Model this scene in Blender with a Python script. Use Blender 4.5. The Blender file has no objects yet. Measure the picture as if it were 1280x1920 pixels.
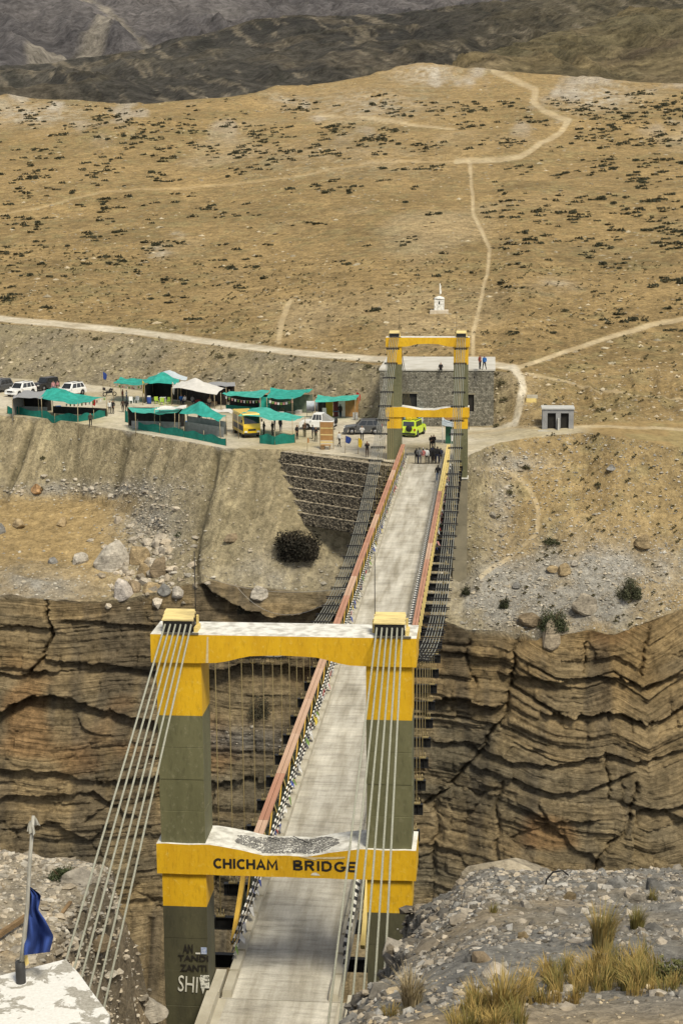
import bpy, math, random
import numpy as np
from mathutils import Vector, Matrix
from mathutils.bvhtree import BVHTree

scene = bpy.context.scene
C = scene.collection
R = math.radians
random.seed(7)

# ------------------------------------------------------------------ camera
CAM = np.array([6.6134, -50.5949, 26.3191])
YAW, PITCH, ROLL, FPX = R(5.2861), R(-10.7132), R(-0.3854), 3073.56
_fw = np.array([-math.sin(YAW)*math.cos(PITCH), math.cos(YAW)*math.cos(PITCH), math.sin(PITCH)])
_rt = np.array([math.cos(YAW), math.sin(YAW), 0.0])
_up = np.cross(_rt, _fw)
_rt, _up = _rt*math.cos(ROLL)+_up*math.sin(ROLL), -_rt*math.sin(ROLL)+_up*math.cos(ROLL)
cd = bpy.data.cameras.new('camera')
cd.sensor_fit = 'VERTICAL'; cd.sensor_height = 36.0
cd.lens = FPX/1920*36.0
cd.clip_start = 0.1; cd.clip_end = 40000
cam = bpy.data.objects.new('camera', cd); C.objects.link(cam)
m = Matrix.Identity(4)
for i in range(3):
    m[i][0] = _rt[i]; m[i][1] = _up[i]; m[i][2] = -_fw[i]; m[i][3] = CAM[i]
cam.matrix_world = m
scene.camera = cam

# ------------------------------------------------------------------ sky and sun
SUN_EL, SUN_AZ = R(54), R(146)          # azimuth from +Y (north) clockwise: behind the camera and to the right
w = bpy.data.worlds.new('World'); scene.world = w; w.use_nodes = True
nt = w.node_tree; nt.nodes.clear()
sky = nt.nodes.new('ShaderNodeTexSky'); sky.sky_type = 'NISHITA'; sky.sun_disc = False
sky.sun_elevation = SUN_EL; sky.sun_rotation = SUN_AZ; sky.altitude = 4000
sky.air_density = 1.0; sky.dust_density = 4.0; sky.ozone_density = 0.6
bg = nt.nodes.new('ShaderNodeBackground'); bg.inputs['Strength'].default_value = 0.092
wo = nt.nodes.new('ShaderNodeOutputWorld')
hs = nt.nodes.new('ShaderNodeHueSaturation'); hs.inputs['Saturation'].default_value = 0.18     # a thin bright overcast: the blue is mostly veiled
nt.links.new(sky.outputs[0], hs.inputs['Color']); nt.links.new(hs.outputs[0], bg.inputs[0]); nt.links.new(bg.outputs[0], wo.inputs[0])
sl = bpy.data.lights.new('sun', 'SUN'); sl.energy = 2.0; sl.angle = R(16); sl.color = (1.0, 0.92, 0.75)
sun = bpy.data.objects.new('sun', sl); C.objects.link(sun)
sd = Vector((math.sin(SUN_AZ)*math.cos(SUN_EL), math.cos(SUN_AZ)*math.cos(SUN_EL), math.sin(SUN_EL)))
sun.rotation_euler = sd.to_track_quat('Z', 'Y').to_euler()
sun.location = (60, -40, 120)
vs = scene.view_settings
vs.view_transform = 'Standard'; vs.look = 'None'; vs.gamma = 1.0; vs.use_curve_mapping = False
vs.exposure = 1.2

# ------------------------------------------------------------------ helpers: pixel <-> world (a survey of where things stand)
def rays(px, py):
    px = np.asarray(px, float); py = np.asarray(py, float)
    return _fw + _rt*((px-640)/FPX)[..., None] + _up*((960-py)/FPX)[..., None]
def uy(px, py, Y):
    d = rays(px, py); return CAM + d*((np.asarray(Y, float)-CAM[1])/d[..., 1])[..., None]
def uz(px, py, Z):
    d = rays(px, py); return CAM + d*((np.asarray(Z, float)-CAM[2])/d[..., 2])[..., None]
def V(a): return Vector([float(q) for q in a])

# ------------------------------------------------------------------ helpers: numpy noise
def _h(ix, iy, iz, seed):
    n = (ix*374761393 + iy*668265263 + iz*1442695041 + seed*974634777) & 0xffffffff
    n = ((n ^ (n >> 13))*1274126177) & 0xffffffff
    n = ((n ^ (n >> 16))*2246822519) & 0xffffffff
    return ((n ^ (n >> 15)) & 0xffffff)/float(0x1000000)
def vnoise(x, y, z=0.0, seed=0):
    flat = np.ndim(z) == 0
    if flat: z = 0.37*float(z)
    x, y, z = np.broadcast_arrays(np.asarray(x, float), np.asarray(y, float), np.asarray(z, float))
    if flat:
        ix, iy = np.floor(x).astype(np.int64), np.floor(y).astype(np.int64); fx, fy = x-ix, y-iy
        fx, fy = fx*fx*fx*(fx*(fx*6-15)+10), fy*fy*fy*(fy*(fy*6-15)+10); k0 = int(z.flat[0]*1000)
        a, b = _h(ix, iy, k0, seed), _h(ix+1, iy, k0, seed); c, d = _h(ix, iy+1, k0, seed), _h(ix+1, iy+1, k0, seed)
        return ((a+(b-a)*fx)*(1-fy)+(c+(d-c)*fx)*fy)*2-1
    ix, iy, iz = np.floor(x).astype(np.int64), np.floor(y).astype(np.int64), np.floor(z).astype(np.int64)
    fx, fy, fz = x-ix, y-iy, z-iz
    fx, fy, fz = fx*fx*fx*(fx*(fx*6-15)+10), fy*fy*fy*(fy*(fy*6-15)+10), fz*fz*fz*(fz*(fz*6-15)+10)
    r = 0.0
    for a in (0, 1):
        wx = fx if a else 1-fx
        for b in (0, 1):
            wy = fy if b else 1-fy
            for c in (0, 1):
                wz = fz if c else 1-fz
                r = r + wx*wy*wz*_h(ix+a, iy+b, iz+c, seed)
    return r*2-1
def fbm(x, y, z=0.0, octv=4, seed=0, gain=0.5):
    a, f, s, t = 1.0, 1.0, 0.0, 0.0
    for o in range(octv):
        s = s + a*vnoise(np.asarray(x)*f+o*17.3, np.asarray(y)*f-o*9.1, (np.asarray(z)*f+o*5.7 if np.ndim(z) else 0.0), seed+o); t += a
        a *= gain; f *= 2.03
    return s/t
def ridged(x, y, z=0.0, octv=4, seed=0):
    a, f, s, t = 1.0, 1.0, 0.0, 0.0
    for o in range(octv):
        s = s + a*(1-np.abs(vnoise(np.asarray(x)*f+o*7.7, np.asarray(y)*f+o*3.3, (np.asarray(z)*f if np.ndim(z) else 0.0), seed+o))*2); t += a
        a *= 0.5; f *= 2.1
    return s/t
def worley(x, y, seed=0):
    ix, iy = np.floor(x).astype(np.int64), np.floor(y).astype(np.int64)
    f1 = np.full(x.shape, 9.0); f2 = np.full(x.shape, 9.0); cid = np.zeros(x.shape)
    for a in (-1, 0, 1):
        for b in (-1, 0, 1):
            jx, jy = ix+a, iy+b
            d = np.hypot(jx+_h(jx, jy, jx*0, seed)-x, jy+_h(jx, jy, jx*0+1, seed)-y)
            k = _h(jx, jy, jx*0+2, seed)
            n = d < f1
            f2 = np.where(n, f1, np.minimum(f2, d)); cid = np.where(n, k, cid); f1 = np.where(n, d, f1)
    return f1, f2, cid
def sstep(a, b, x):
    t = np.clip((x-a)/(b-a), 0, 1); return t*t*(3-2*t)
def polydist(px, py, pts, ys=1.0):
    d = np.full(px.shape, 1e9)
    for (x0, y0), (x1, y1) in zip(pts[:-1], pts[1:]):
        y0, y1 = y0*ys, y1*ys
        vx, vy = x1-x0, y1-y0
        t = np.clip(((px-x0)*vx+(py*ys-y0)*vy)/(vx*vx+vy*vy+1e-9), 0, 1)
        d = np.minimum(d, np.hypot(px-x0-t*vx, py*ys-y0-t*vy))
    return d

# ------------------------------------------------------------------ helpers: materials
def new_mat(name):
    mt = bpy.data.materials.new(name); mt.use_nodes = True
    n = mt.node_tree.nodes; n.clear()
    o = n.new('ShaderNodeOutputMaterial'); b = n.new('ShaderNodeBsdfPrincipled')
    mt.node_tree.links.new(b.outputs[0], o.inputs[0])
    return mt, n, mt.node_tree.links, b
def noise_node(n, l, vec, scale, detail=5, rough=0.55, dist=0.0):
    t = n.new('ShaderNodeTexNoise'); t.inputs['Scale'].default_value = scale
    t.inputs['Detail'].default_value = detail; t.inputs['Roughness'].default_value = rough
    t.inputs['Distortion'].default_value = dist
    l.new(vec, t.inputs['Vector']); return t
def ramp(n, l, fac, stops):
    r = n.new('ShaderNodeValToRGB'); l.new(fac, r.inputs[0])
    e = r.color_ramp.elements
    while len(e) < len(stops): e.new(0.5)
    for k, (p, c) in zip(e, stops):
        k.position = p; k.color = (c[0], c[1], c[2], 1) if hasattr(c, '__len__') else (c, c, c, 1)
    return r
def mixc(n, l, fac, a, b, mode='MIX'):
    x = n.new('ShaderNodeMix'); x.data_type = 'RGBA'; x.blend_type = mode
    for s, v in ((0, fac), (6, a), (7, b)):
        if hasattr(v, 'is_output'): l.new(v, x.inputs[s])
        elif s == 0: x.inputs[0].default_value = v
        else: x.inputs[s].default_value = (v[0], v[1], v[2], 1)
    return x.outputs[2]
def bump(n, l, b, height, strength, dist):
    k = n.new('ShaderNodeBump'); k.inputs['Strength'].default_value = strength; k.inputs['Distance'].default_value = dist
    l.new(height, k.inputs['Height']); l.new(k.outputs[0], b.inputs['Normal'])
def pm(name, c1, c2=None, scale=4.0, rough=0.8, bmp=0.0, bscale=None, metal=0.0, spec=0.3, stretch=(1, 1, 1), lo=0.35, hi=0.7, world=False, sheen=None):
    mt, n, l, b = new_mat(name)
    if c2 is None: c2 = tuple(q*0.72 for q in c1)
    if world: vec = n.new('ShaderNodeNewGeometry').outputs['Position']
    else: vec = n.new('ShaderNodeTexCoord').outputs['Object']
    mp = n.new('ShaderNodeMapping'); mp.inputs['Scale'].default_value = stretch; l.new(vec, mp.inputs[0])
    t = noise_node(n, l, mp.outputs[0], scale)
    r = ramp(n, l, t.outputs['Fac'], [(lo, c2), (hi, c1)])
    l.new(r.outputs[0], b.inputs['Base Color'])
    b.inputs['Roughness'].default_value = rough; b.inputs['Metallic'].default_value = metal
    b.inputs['Specular IOR Level'].default_value = spec
    if bmp:
        t2 = noise_node(n, l, mp.outputs[0], bscale or scale*4)
        bump(n, l, b, t2.outputs['Fac'], bmp, 0.05)
    return mt

# ------------------------------------------------------------------ helpers: meshes and objects
def tag(o, label=None, cat=None, group=None, kind=None):
    if label: o['label'] = label
    if cat: o['category'] = cat
    if group: o['group'] = group
    if kind: o['kind'] = kind
    return o
def empty(name, loc=(0, 0, 0), rz=0.0, label=None, cat=None, group=None):
    o = bpy.data.objects.new(name, None); C.objects.link(o)
    o.location = V(loc); o.rotation_euler = (0, 0, rz); o.empty_display_size = 0.2
    return tag(o, label, cat, group)
def link(name, me, parent=None):
    o = bpy.data.objects.new(name, me); C.objects.link(o)
    if parent is not None: o.parent = parent
    return o
def np_mesh(name, verts, faces, mat=None, smooth=True, col=None):
    """verts (N,3), faces (M,k) numpy; one loop size"""
    verts = np.ascontiguousarray(verts, np.float32); faces = np.ascontiguousarray(faces, np.int32)
    k = faces.shape[1]
    me = bpy.data.meshes.new(name)
    me.vertices.add(len(verts)); me.vertices.foreach_set('co', verts.ravel())
    me.loops.add(faces.size); me.loops.foreach_set('vertex_index', faces.ravel())
    me.polygons.add(len(faces)); me.polygons.foreach_set('loop_start', np.arange(len(faces), dtype=np.int32)*k)
    if smooth: me.polygons.foreach_set('use_smooth', np.ones(len(faces), bool))
    else: me.polygons.foreach_set('use_smooth', np.zeros(len(faces), bool))
    if col is not None:
        a = me.color_attributes.new('Col', 'FLOAT_COLOR', 'POINT')
        c4 = np.ones((len(verts), 4), np.float32); c4[:, :col.shape[1]] = col; a.data.foreach_set('color', c4.ravel())
    if mat: me.materials.append(mat)
    me.update(calc_edges=True)
    return me
def compact(verts, faces, col=None):
    u, inv = np.unique(faces, return_inverse=True)
    return verts[u], inv.reshape(faces.shape), (None if col is None else col[u])

class MB:
    """collects shapes into one mesh"""
    def __init__(s): s.v = []; s.f = []; s.m = []; s.sm = []
    def add(s, vs, fs, mi=0, smooth=False):
        b = len(s.v); s.v += [tuple(float(q) for q in p) for p in vs]
        for f in fs: s.f.append([b+i for i in f]); s.m.append(mi); s.sm.append(smooth)
        return s
    def box(s, a, b, mi=0):
        (x0, y0, z0), (x1, y1, z1) = a, b
        return s.add([(x0, y0, z0), (x1, y0, z0), (x1, y1, z0), (x0, y1, z0), (x0, y0, z1), (x1, y0, z1), (x1, y1, z1), (x0, y1, z1)],
                     [(3, 2, 1, 0), (4, 5, 6, 7), (0, 1, 5, 4), (1, 2, 6, 5), (2, 3, 7, 6), (3, 0, 4, 7)], mi)
    def cbox(s, c, d, mi=0):
        return s.box([c[i]-d[i]/2 for i in range(3)], [c[i]+d[i]/2 for i in range(3)], mi)
    def bar(s, p, q, w, h, upv=(0, 0, 1), mi=0):
        p, q = V(p), V(q); d = (q-p).normalized(); u = V(upv)
        if abs(d.dot(u)) > 0.98: u = Vector((0, 1, 0))
        r = d.cross(u).normalized()*(w/2); u2 = r.cross(d).normalized()*(h/2)
        return s.add([p-r-u2, p+r-u2, p+r+u2, p-r+u2, q-r-u2, q+r-u2, q+r+u2, q-r+u2],
                     [(3, 2, 1, 0), (4, 5, 6, 7), (0, 1, 5, 4), (1, 2, 6, 5), (2, 3, 7, 6), (3, 0, 4, 7)][::1], mi)
    def tube(s, pts, r, n=6, mi=0, caps=True):
        pts = [V(p) for p in pts]; rs = r if hasattr(r, '__len__') else [r]*len(pts)
        vs = []; prev = None
        for i, p in enumerate(pts):
            d = (pts[min(i+1, len(pts)-1)]-pts[max(i-1, 0)]).normalized()
            u = Vector((0, 0, 1)) if abs(d.z) < 0.95 else Vector((0, 1, 0))
            a = d.cross(u).normalized(); b = a.cross(d).normalized()
            for k in range(n):
                t = 2*math.pi*k/n; vs.append(p+(a*math.cos(t)+b*math.sin(t))*rs[i])
        fs = []
        for i in range(len(pts)-1):
            for k in range(n):
                k2 = (k+1) % n; fs.append((i*n+k2, i*n+k, (i+1)*n+k, (i+1)*n+k2))
        if caps: fs += [tuple(range(n)), tuple(range(len(vs)-1, len(vs)-n-1, -1))]
        return s.add(vs, fs, mi, True)
    def prism(s, poly, axis, a, b, mi=0, smooth=False):
        """poly: list of 2D points in the plane normal to axis ('x': (y,z), 'y': (x,z), 'z': (x,y))"""
        def P(p, t): return {'x': (t, p[0], p[1]), 'y': (p[0], t, p[1]), 'z': (p[0], p[1], t)}[axis]
        n = len(poly); vs = [P(p, a) for p in poly]+[P(p, b) for p in poly]
        fs = [tuple(range(n)), tuple(range(2*n-1, n-1, -1))]+[(i, n+i, n+(i+1) % n, (i+1) % n) for i in range(n)]
        return s.add(vs, fs, mi, smooth)
    def lathe(s, prof, n=16, c=(0, 0, 0), mi=0):
        vs = []; fs = []
        for r, z in prof:
            for k in range(n):
                t = 2*math.pi*k/n; vs.append((c[0]+r*math.cos(t), c[1]+r*math.sin(t), c[2]+z))
        for i in range(len(prof)-1):
            for k in range(n):
                k2 = (k+1) % n; fs.append((i*n+k, i*n+k2, (i+1)*n+k2, (i+1)*n+k))
        return s.add(vs, fs, mi, True)
    def mesh(s, name, mats):
        me = bpy.data.meshes.new(name); me.from_pydata(s.v, [], s.f)
        for q in (mats if isinstance(mats, (list, tuple)) else [mats]): me.materials.append(q)
        me.polygons.foreach_set('material_index', s.m); me.polygons.foreach_set('use_smooth', s.sm)
        me.update(); return me
    def build(s, name, mats, parent=None, bevel=0.0):
        o = link(name, s.mesh(name, mats), parent)
        if bevel:
            bv = o.modifiers.new('bevel', 'BEVEL'); bv.width = bevel; bv.segments = 2; bv.limit_method = 'ANGLE'
        return o
def copy_tree(o, parent=None):
    c = o.copy(); C.objects.link(c)
    if parent is not None: c.parent = parent
    for ch in list(o.children): copy_tree(ch, c)
    return c
_ico = None
def ico():
    global _ico
    if _ico is None:
        t = (1+5**.5)/2
        v = np.array([(-1, t, 0), (1, t, 0), (-1, -t, 0), (1, -t, 0), (0, -1, t), (0, 1, t), (0, -1, -t), (0, 1, -t), (t, 0, -1), (t, 0, 1), (-t, 0, -1), (-t, 0, 1)])/math.hypot(1, t)
        f = np.array([(0, 11, 5), (0, 5, 1), (0, 1, 7), (0, 7, 10), (0, 10, 11), (1, 5, 9), (5, 11, 4), (11, 10, 2), (10, 7, 6), (7, 1, 8), (3, 9, 4), (3, 4, 2), (3, 2, 6), (3, 6, 8), (3, 8, 9), (4, 9, 5), (2, 4, 11), (6, 2, 10), (8, 6, 7), (9, 8, 1)])
        _ico = (v, f)
    return _ico
def subdiv(v, f):
    v = list(map(tuple, v)); cache = {}; nf = []
    def mid(a, b):
        k = (min(a, b), max(a, b))
        if k not in cache:
            p = np.array(v[a])+np.array(v[b]); cache[k] = len(v); v.append(tuple(p/np.linalg.norm(p)))
        return cache[k]
    for a, b, c in f:
        x, y, z = mid(a, b), mid(b, c), mid(c, a); nf += [(a, x, z), (b, y, x), (c, z, y), (x, y, z)]
    return np.array(v), np.array(nf)
def stones(name, pts, sizes, mat, cols, seed=1, flat=0.6, kind='stuff', label=None, cat=None, low=False):
    rg = np.random.default_rng(seed); v, f = ico(); N = len(pts)
    if low:                                           # far stones of a few pixels: eight faces do
        v = np.array([(1, 0, 0), (-1, 0, 0), (0, 1, 0), (0, -1, 0), (0, 0, 1), (0, 0, -1)], float); f = np.array([(0, 2, 4), (2, 1, 4), (1, 3, 4), (3, 0, 4), (2, 0, 5), (1, 2, 5), (3, 1, 5), (0, 3, 5)])
    nv = len(v); r = 1+rg.uniform(-.32, .32, (N, nv, 1))
    P = v[None]*r
    sc = np.stack([rg.uniform(.75, 1.4, N), rg.uniform(.75, 1.3, N), rg.uniform(flat*.7, flat*1.3, N)], -1)
    P = P*sc[:, None, :]
    a = rg.uniform(0, 6.28, N); ca, sa = np.cos(a)[:, None], np.sin(a)[:, None]
    tx = rg.uniform(-.5, .5, N)[:, None]
    x = P[..., 0]*ca-P[..., 1]*sa; y = P[..., 0]*sa+P[..., 1]*ca; z = P[..., 2]+tx*y*.6
    P = np.stack([x, y, z], -1)*np.asarray(sizes)[:, None, None]*0.5+np.asarray(pts)[:, None, :]
    F = (f[None]+(np.arange(N)*nv)[:, None, None]).reshape(-1, 3)
    me = np_mesh(name, P.reshape(-1, 3), F, mat, smooth=False, col=np.repeat(cols, nv, axis=0))
    o = link(name, me); return tag(o, label, cat, None, kind)
# ================================================================== TERRAIN
def terrain_mat(name, sp, bd, strata=0.0, var=0.35, pebble=0.5, pale=(0.50, 0.46, 0.38), rough=0.95, bs=0.8, bedded=False):
    mt, n, l, b = new_mat(name)
    pos = n.new('ShaderNodeNewGeometry').outputs['Position']
    at = n.new('ShaderNodeAttribute'); at.attribute_name = 'Col'
    n0 = noise_node(n, l, pos, 0.09, 4, 0.6)
    n1 = noise_node(n, l, pos, sp*0.28, 6, 0.65)
    n2 = noise_node(n, l, pos, sp, 7, 0.7)
    lo, hi = 1-var, 1+var
    c = mixc(n, l, 1.0, at.outputs['Color'], ramp(n, l, n0.outputs['Fac'], [(.3, .86), (.7, 1.12)]).outputs[0], 'MULTIPLY')
    c = mixc(n, l, 1.0, c, ramp(n, l, n1.outputs['Fac'], [(.32, lo), (.68, hi)]).outputs[0], 'MULTIPLY')
    c = mixc(n, l, 1.0, c, ramp(n, l, n2.outputs['Fac'], [(.33, lo*.85), (.5, 1.0), (.7, hi*1.05)]).outputs[0], 'MULTIPLY')
    h = n2.outputs['Fac']
    if pebble:
        vo = n.new('ShaderNodeTexVoronoi'); vo.inputs['Scale'].default_value = sp*1.6; vo.inputs['Randomness'].default_value = 1
        l.new(pos, vo.inputs['Vector'])
        rr = ramp(n, l, vo.outputs['Distance'], [(.10, 1.0), (.22, 0.0)])
        n3 = noise_node(n, l, pos, sp*0.22, 3, 0.6)
        rm = ramp(n, l, n3.outputs['Fac'], [(.47, 0.0), (.62, pebble)])
        mu = n.new('ShaderNodeMath'); mu.operation = 'MULTIPLY'; l.new(rr.outputs[0], mu.inputs[0]); l.new(rm.outputs[0], mu.inputs[1])
        c = mixc(n, l, mu.outputs[0], c, pale)
    if strata:
        if bedded:                                     # the bedding height travels with the mesh, so the fine beds follow the folds
            sp_ = n.new('ShaderNodeSeparateXYZ'); l.new(pos, sp_.inputs[0]); cm = n.new('ShaderNodeCombineXYZ')
            l.new(sp_.outputs['X'], cm.inputs[0]); l.new(sp_.outputs['Y'], cm.inputs[1]); l.new(at.outputs['Alpha'], cm.inputs[2]); vz_ = cm.outputs[0]
        else: vz_ = pos
        mp = n.new('ShaderNodeMapping'); mp.inputs['Scale'].default_value = (0.07, 0.07, 2.6); l.new(vz_, mp.inputs[0])
        n4 = noise_node(n, l, mp.outputs[0], 1.5, 9, 0.78, 0.12)
        c = mixc(n, l, 1.0, c, ramp(n, l, n4.outputs['Fac'], [(.36, 1-strata), (.47, .95), (.66, 1+strata*.7)]).outputs[0], 'MULTIPLY')
        ad = n.new('ShaderNodeMath'); ad.operation = 'MULTIPLY_ADD'; l.new(n4.outputs['Fac'], ad.inputs[0]); ad.inputs[1].default_value = 2.4; l.new(h, ad.inputs[2]); h = ad.outputs[0]
    l.new(c, b.inputs['Base Color'])
    b.inputs['Roughness'].default_value = rough; b.inputs['Specular IOR Level'].default_value = 0.12
    bump(n, l, b, h, bs, bd)
    return mt
M_CLIFF = terrain_mat('cliff_rock', 1.8, 0.40, strata=0.42, var=0.32, pebble=0, bedded=True, bs=0.9)
M_SCREE = terrain_mat('scree_earth', 2.4, 0.40, var=0.30, pebble=.5, bs=0.9, pale=(.42, .36, .26))
M_TERR = terrain_mat('trodden_earth', 1.5, 0.06, var=0.14, pebble=.25)
M_HILL = terrain_mat('dry_hill_earth', 1.9, 0.55, var=0.36, pebble=.45, bs=1.0, pale=(.40, .31, .18))
M_MTN = terrain_mat('bare_mountain', 0.16, 9.0, var=0.42, pebble=0, bs=1.0)
M_NEAR = terrain_mat('near_gravel', 9.0, 0.06, var=0.32, pebble=.7)
M_STONE = terrain_mat('loose_stone', 7.0, 0.03, var=0.25, pebble=0)
M_ROCK = terrain_mat('boulder_rock', 3.0, 0.12, var=0.30, pebble=0, strata=0.2)

TAN = np.array((.300, .212, .096)); TAN2 = np.array((.228, .163, .074)); PALE = np.array((.40, .325, .205))
GREY = np.array((.26, .25, .225)); EARTH = np.array((.285, .240, .145)); OCHRE = np.array((.305, .226, .120)); CGREY = np.array((.175, .148, .098))
DUST = np.array((.47, .425, .335))
def mixv(a, b, t): return a*(1-t[..., None])+b*t[..., None]

cols_px = np.concatenate([np.linspace(-520, -60, 36), np.linspace(-50, 1330, 600), np.linspace(1340, 1800, 36)])
NC = len(cols_px)
def K(*kn):
    a = np.array(kn, float); return a[:, 0], a[:, 1], a[:, 2]
def line_Y(*kn):
    x, p, y = K(*kn); return np.interp(cols_px, x, p), np.interp(cols_px, x, y)
def line_Z(*kn):
    x, p, z = K(*kn); py = np.interp(cols_px, x, p); zz = np.interp(cols_px, x, z)
    return py, uz(cols_px, py, zz)[:, 1]
LD = line_Y((-520, 1130, 112), (0, 1125, 111), (60, 1120, 111.5), (150, 1132, 111), (240, 1130, 111.5), (300, 1118, 112), (350, 1095, 113), (400, 1085, 113), (460, 1100, 112), (520, 1105, 112), (620, 1112, 112), (700, 1100, 113.5), (780, 1130, 113), (830, 1165, 112), (860, 1178, 111.3), (900, 1190, 110.6), (960, 1198, 110), (1000, 1200, 109.5), (1050, 1190, 109.5), (1100, 1180, 110), (1150, 1190, 109.5), (1230, 1160, 111), (1280, 1140, 112), (1800, 1120, 113))
LB = (np.full(NC, 1720.0), np.interp(cols_px, [-520, 0, 300, 450, 600, 800, 900, 1000, 1150, 1280, 1800], [104, 104, 106, 103, 105, 107.5, 105, 101.5, 100, 99, 99]))
LE = line_Y((-520, 930, 138), (0, 935, 138), (150, 935, 137), (230, 960, 131), (300, 1000, 123), (400, 1010, 117), (520, 990, 116), (600, 985, 118.5), (690, 990, 120), (760, 1000, 121), (860, 1068, 119.5), (900, 1050, 119), (960, 1040, 119.5), (1050, 1025, 119), (1150, 1030, 118), (1280, 1000, 121), (1800, 980, 123))
LF = line_Z((-520, 740, .6), (0, 778, .5), (100, 786, .4), (240, 808, .2), (330, 824, .05), (420, 840, 0), (540, 843, 0), (690, 860, -.1), (745, 869, -.1), (850, 869, -.1), (885, 850, -.1), (930, 832, 0), (1000, 818, .5), (1090, 811, .8), (1150, 818, .9), (1280, 840, 0), (1800, 850, 0))
LG = line_Z((-520, 690, 1.2), (0, 706, 1.0), (150, 718, .9), (300, 736, .6), (450, 752, .4), (600, 768, .3), (690, 786, .2), (720, 797, .15), (925, 801, .15), (1000, 804, .9), (1090, 798, 1.2), (1150, 790, 1.6), (1280, 790, 1.5), (1800, 790, 1.5))
LH = line_Y((-520, 592, 225), (0, 606, 205), (100, 613, 200), (250, 629, 193), (400, 649, 184), (550, 667, 171), (700, 683, 160), (820, 684, 159), (925, 694, 156), (960, 698, 154), (1050, 700, 158), (1150, 690, 162), (1280, 680, 164), (1800, 660, 168))
LI = (LH[0]-np.interp(cols_px, [0, 700, 960, 1280], [15, 17, 20, 20]), LH[1]+np.interp(cols_px, [0, 700, 930, 1000, 1280], [7, 9, 9, 6, 6]))
RIDGE = np.interp(cols_px, [-520, 0, 60, 150, 250, 330, 420, 470, 520, 580, 640, 700, 750, 800, 860, 940, 1050, 1150, 1280, 1800],
                  [200, 188, 184, 188, 197, 190, 182, 176, 166, 158, 150, 138, 126, 122, 128, 131, 138, 150, 158, 165])
_I = uy(cols_px, LI[0], LI[1])
def hill(py, s=.153):
    d = rays(cols_px, py)          # meets the tilted hill plane that starts at the back of the road
    z0 = _I[:, 2]-s*_I[:, 1]
    t = (z0+s*CAM[1]-CAM[2])/(d[:, 2]-s*d[:, 1]); return CAM[1]+t*d[:, 1]
lines = [LB, LD, LE, LF, LG, LH, LI]
for t in (.82, .66, .50, .34, .2, .09, 0):
    py = RIDGE+(LI[0]-RIDGE)*t; lines.append((py, hill(py)))
nrow = [290, 95, 120, 36, 54, 14, 44, 42, 40, 36, 32, 26, 20]
PX, PY, YY, REG = [], [], [], []
for i, (a, b, n) in enumerate(zip(lines[:-1], lines[1:], nrow)):
    for k in range(n):
        t = k/n
        py = a[0]*(1-t)+b[0]*t
        q = (1-t)/(a[1]-CAM[1])+t/(b[1]-CAM[1])
        PX.append(cols_px); PY.append(py); YY.append(CAM[1]+1/q); REG.append(np.full(NC, i))
PX.append(cols_px); PY.append(lines[-1][0]); YY.append(lines[-1][1]); REG.append(np.full(NC, len(nrow)))
PX, PY, YY, REG = map(np.array, (PX, PY, YY, REG)); NR = len(PX)
P = uy(PX, PY, YY)
x, y, z = P[..., 0].copy(), P[..., 1].copy(), P[..., 2].copy()
isC, isS, isT, isB = REG == 0, (REG == 1) | (REG == 2), REG == 3, REG == 4
isH = REG >= 5
vfrac = np.concatenate([np.arange(n)/n for n in nrow]+[[0]])[:, None]*np.ones(NC)     # 0..1 inside the region

# --- cliff: bedded limestone, each bed standing proud or back, joints between blocks
wfold = np.interp(PX, [0, 100, 300, 640, 800, 935, 960, 1040, 1100, 1150, 1215, 1280, 1500], [0, .5, -.6, 0, 0, 0, .3, 2.1, 2.2, 1.4, 3.2, 1.2, 2.0])
wfold = wfold*np.clip((1640-PY)/300, .45, 1.0)
s = z+wfold+0.6*fbm(x*.05, z*.04, 0, 3, 11)+.09*fbm(x*.5, z*.5, 0, 3, 12)
rg = np.random.default_rng(5)
th = rg.choice([.28, .4, .6, .9, 1.3, 1.9], 260, p=[.2, .25, .22, .18, .1, .05])*rg.uniform(.8, 1.25, 260)
sb = np.where(PX < 700, s*.5-22, np.where(s < -27, -27+(s+27)*.5, np.where(s > -18, -18+(s+18)*.45, s)))                # the left wall is thick-bedded, the right one thin and folded
bd = -90+np.cumsum(th); bi = np.searchsorted(bd, sb); bi = np.clip(bi, 1, len(bd)-1)
tb = (sb-bd[bi-1])/(bd[bi]-bd[bi-1]); thk = bd[bi]-bd[bi-1]
boff = rg.uniform(-1, 1, 261)[bi]*.30+.45*vnoise(x*.12, bi*7.31, 0, 21)+np.where(thk < .42, -.62, .16)     # thin soft beds weather back, thick ones stand out
jw = (1.6+3.2*rg.random(261))[bi]*np.where(thk > .9, 1.2, .8)
jx = x/jw+rg.random(261)[bi]*9+.12*vnoise(x*.6, z*.6, 0, 22)
jc = np.floor(jx); jf = jx-jc
joff = (_h(jc.astype(np.int64), bi.astype(np.int64), bi.astype(np.int64)*0, 3)-.5)*np.where(PX > 780, 1.05, .6)
jcr = np.exp(-(np.minimum(jf, 1-jf)*jw/.09)**2)*(_h(jc.astype(np.int64)+(jf > .5), bi.astype(np.int64), bi.astype(np.int64)*0+5, 3) > .35)
prof = 1-np.abs(2*tb-1)**5
f1, f2, cid = worley(x*.15+.25*np.floor(z*.22)+.12*fbm(x*.5, z*.5, 0, 3, 31), z*.22+.12*fbm(x*.5, z*.5, 1, 3, 32), 41)
massive = sstep(1430, 1500, PY)*(1-.5*sstep(950, 1000, PX)*(1-sstep(1060, 1300, PX)))      # the lower face is thick-bedded and blocky
massive = np.maximum(massive, .65*sstep(1330, 1350, PY)*(PX < 320)*(1-sstep(1430, 1450, PY)))
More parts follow.
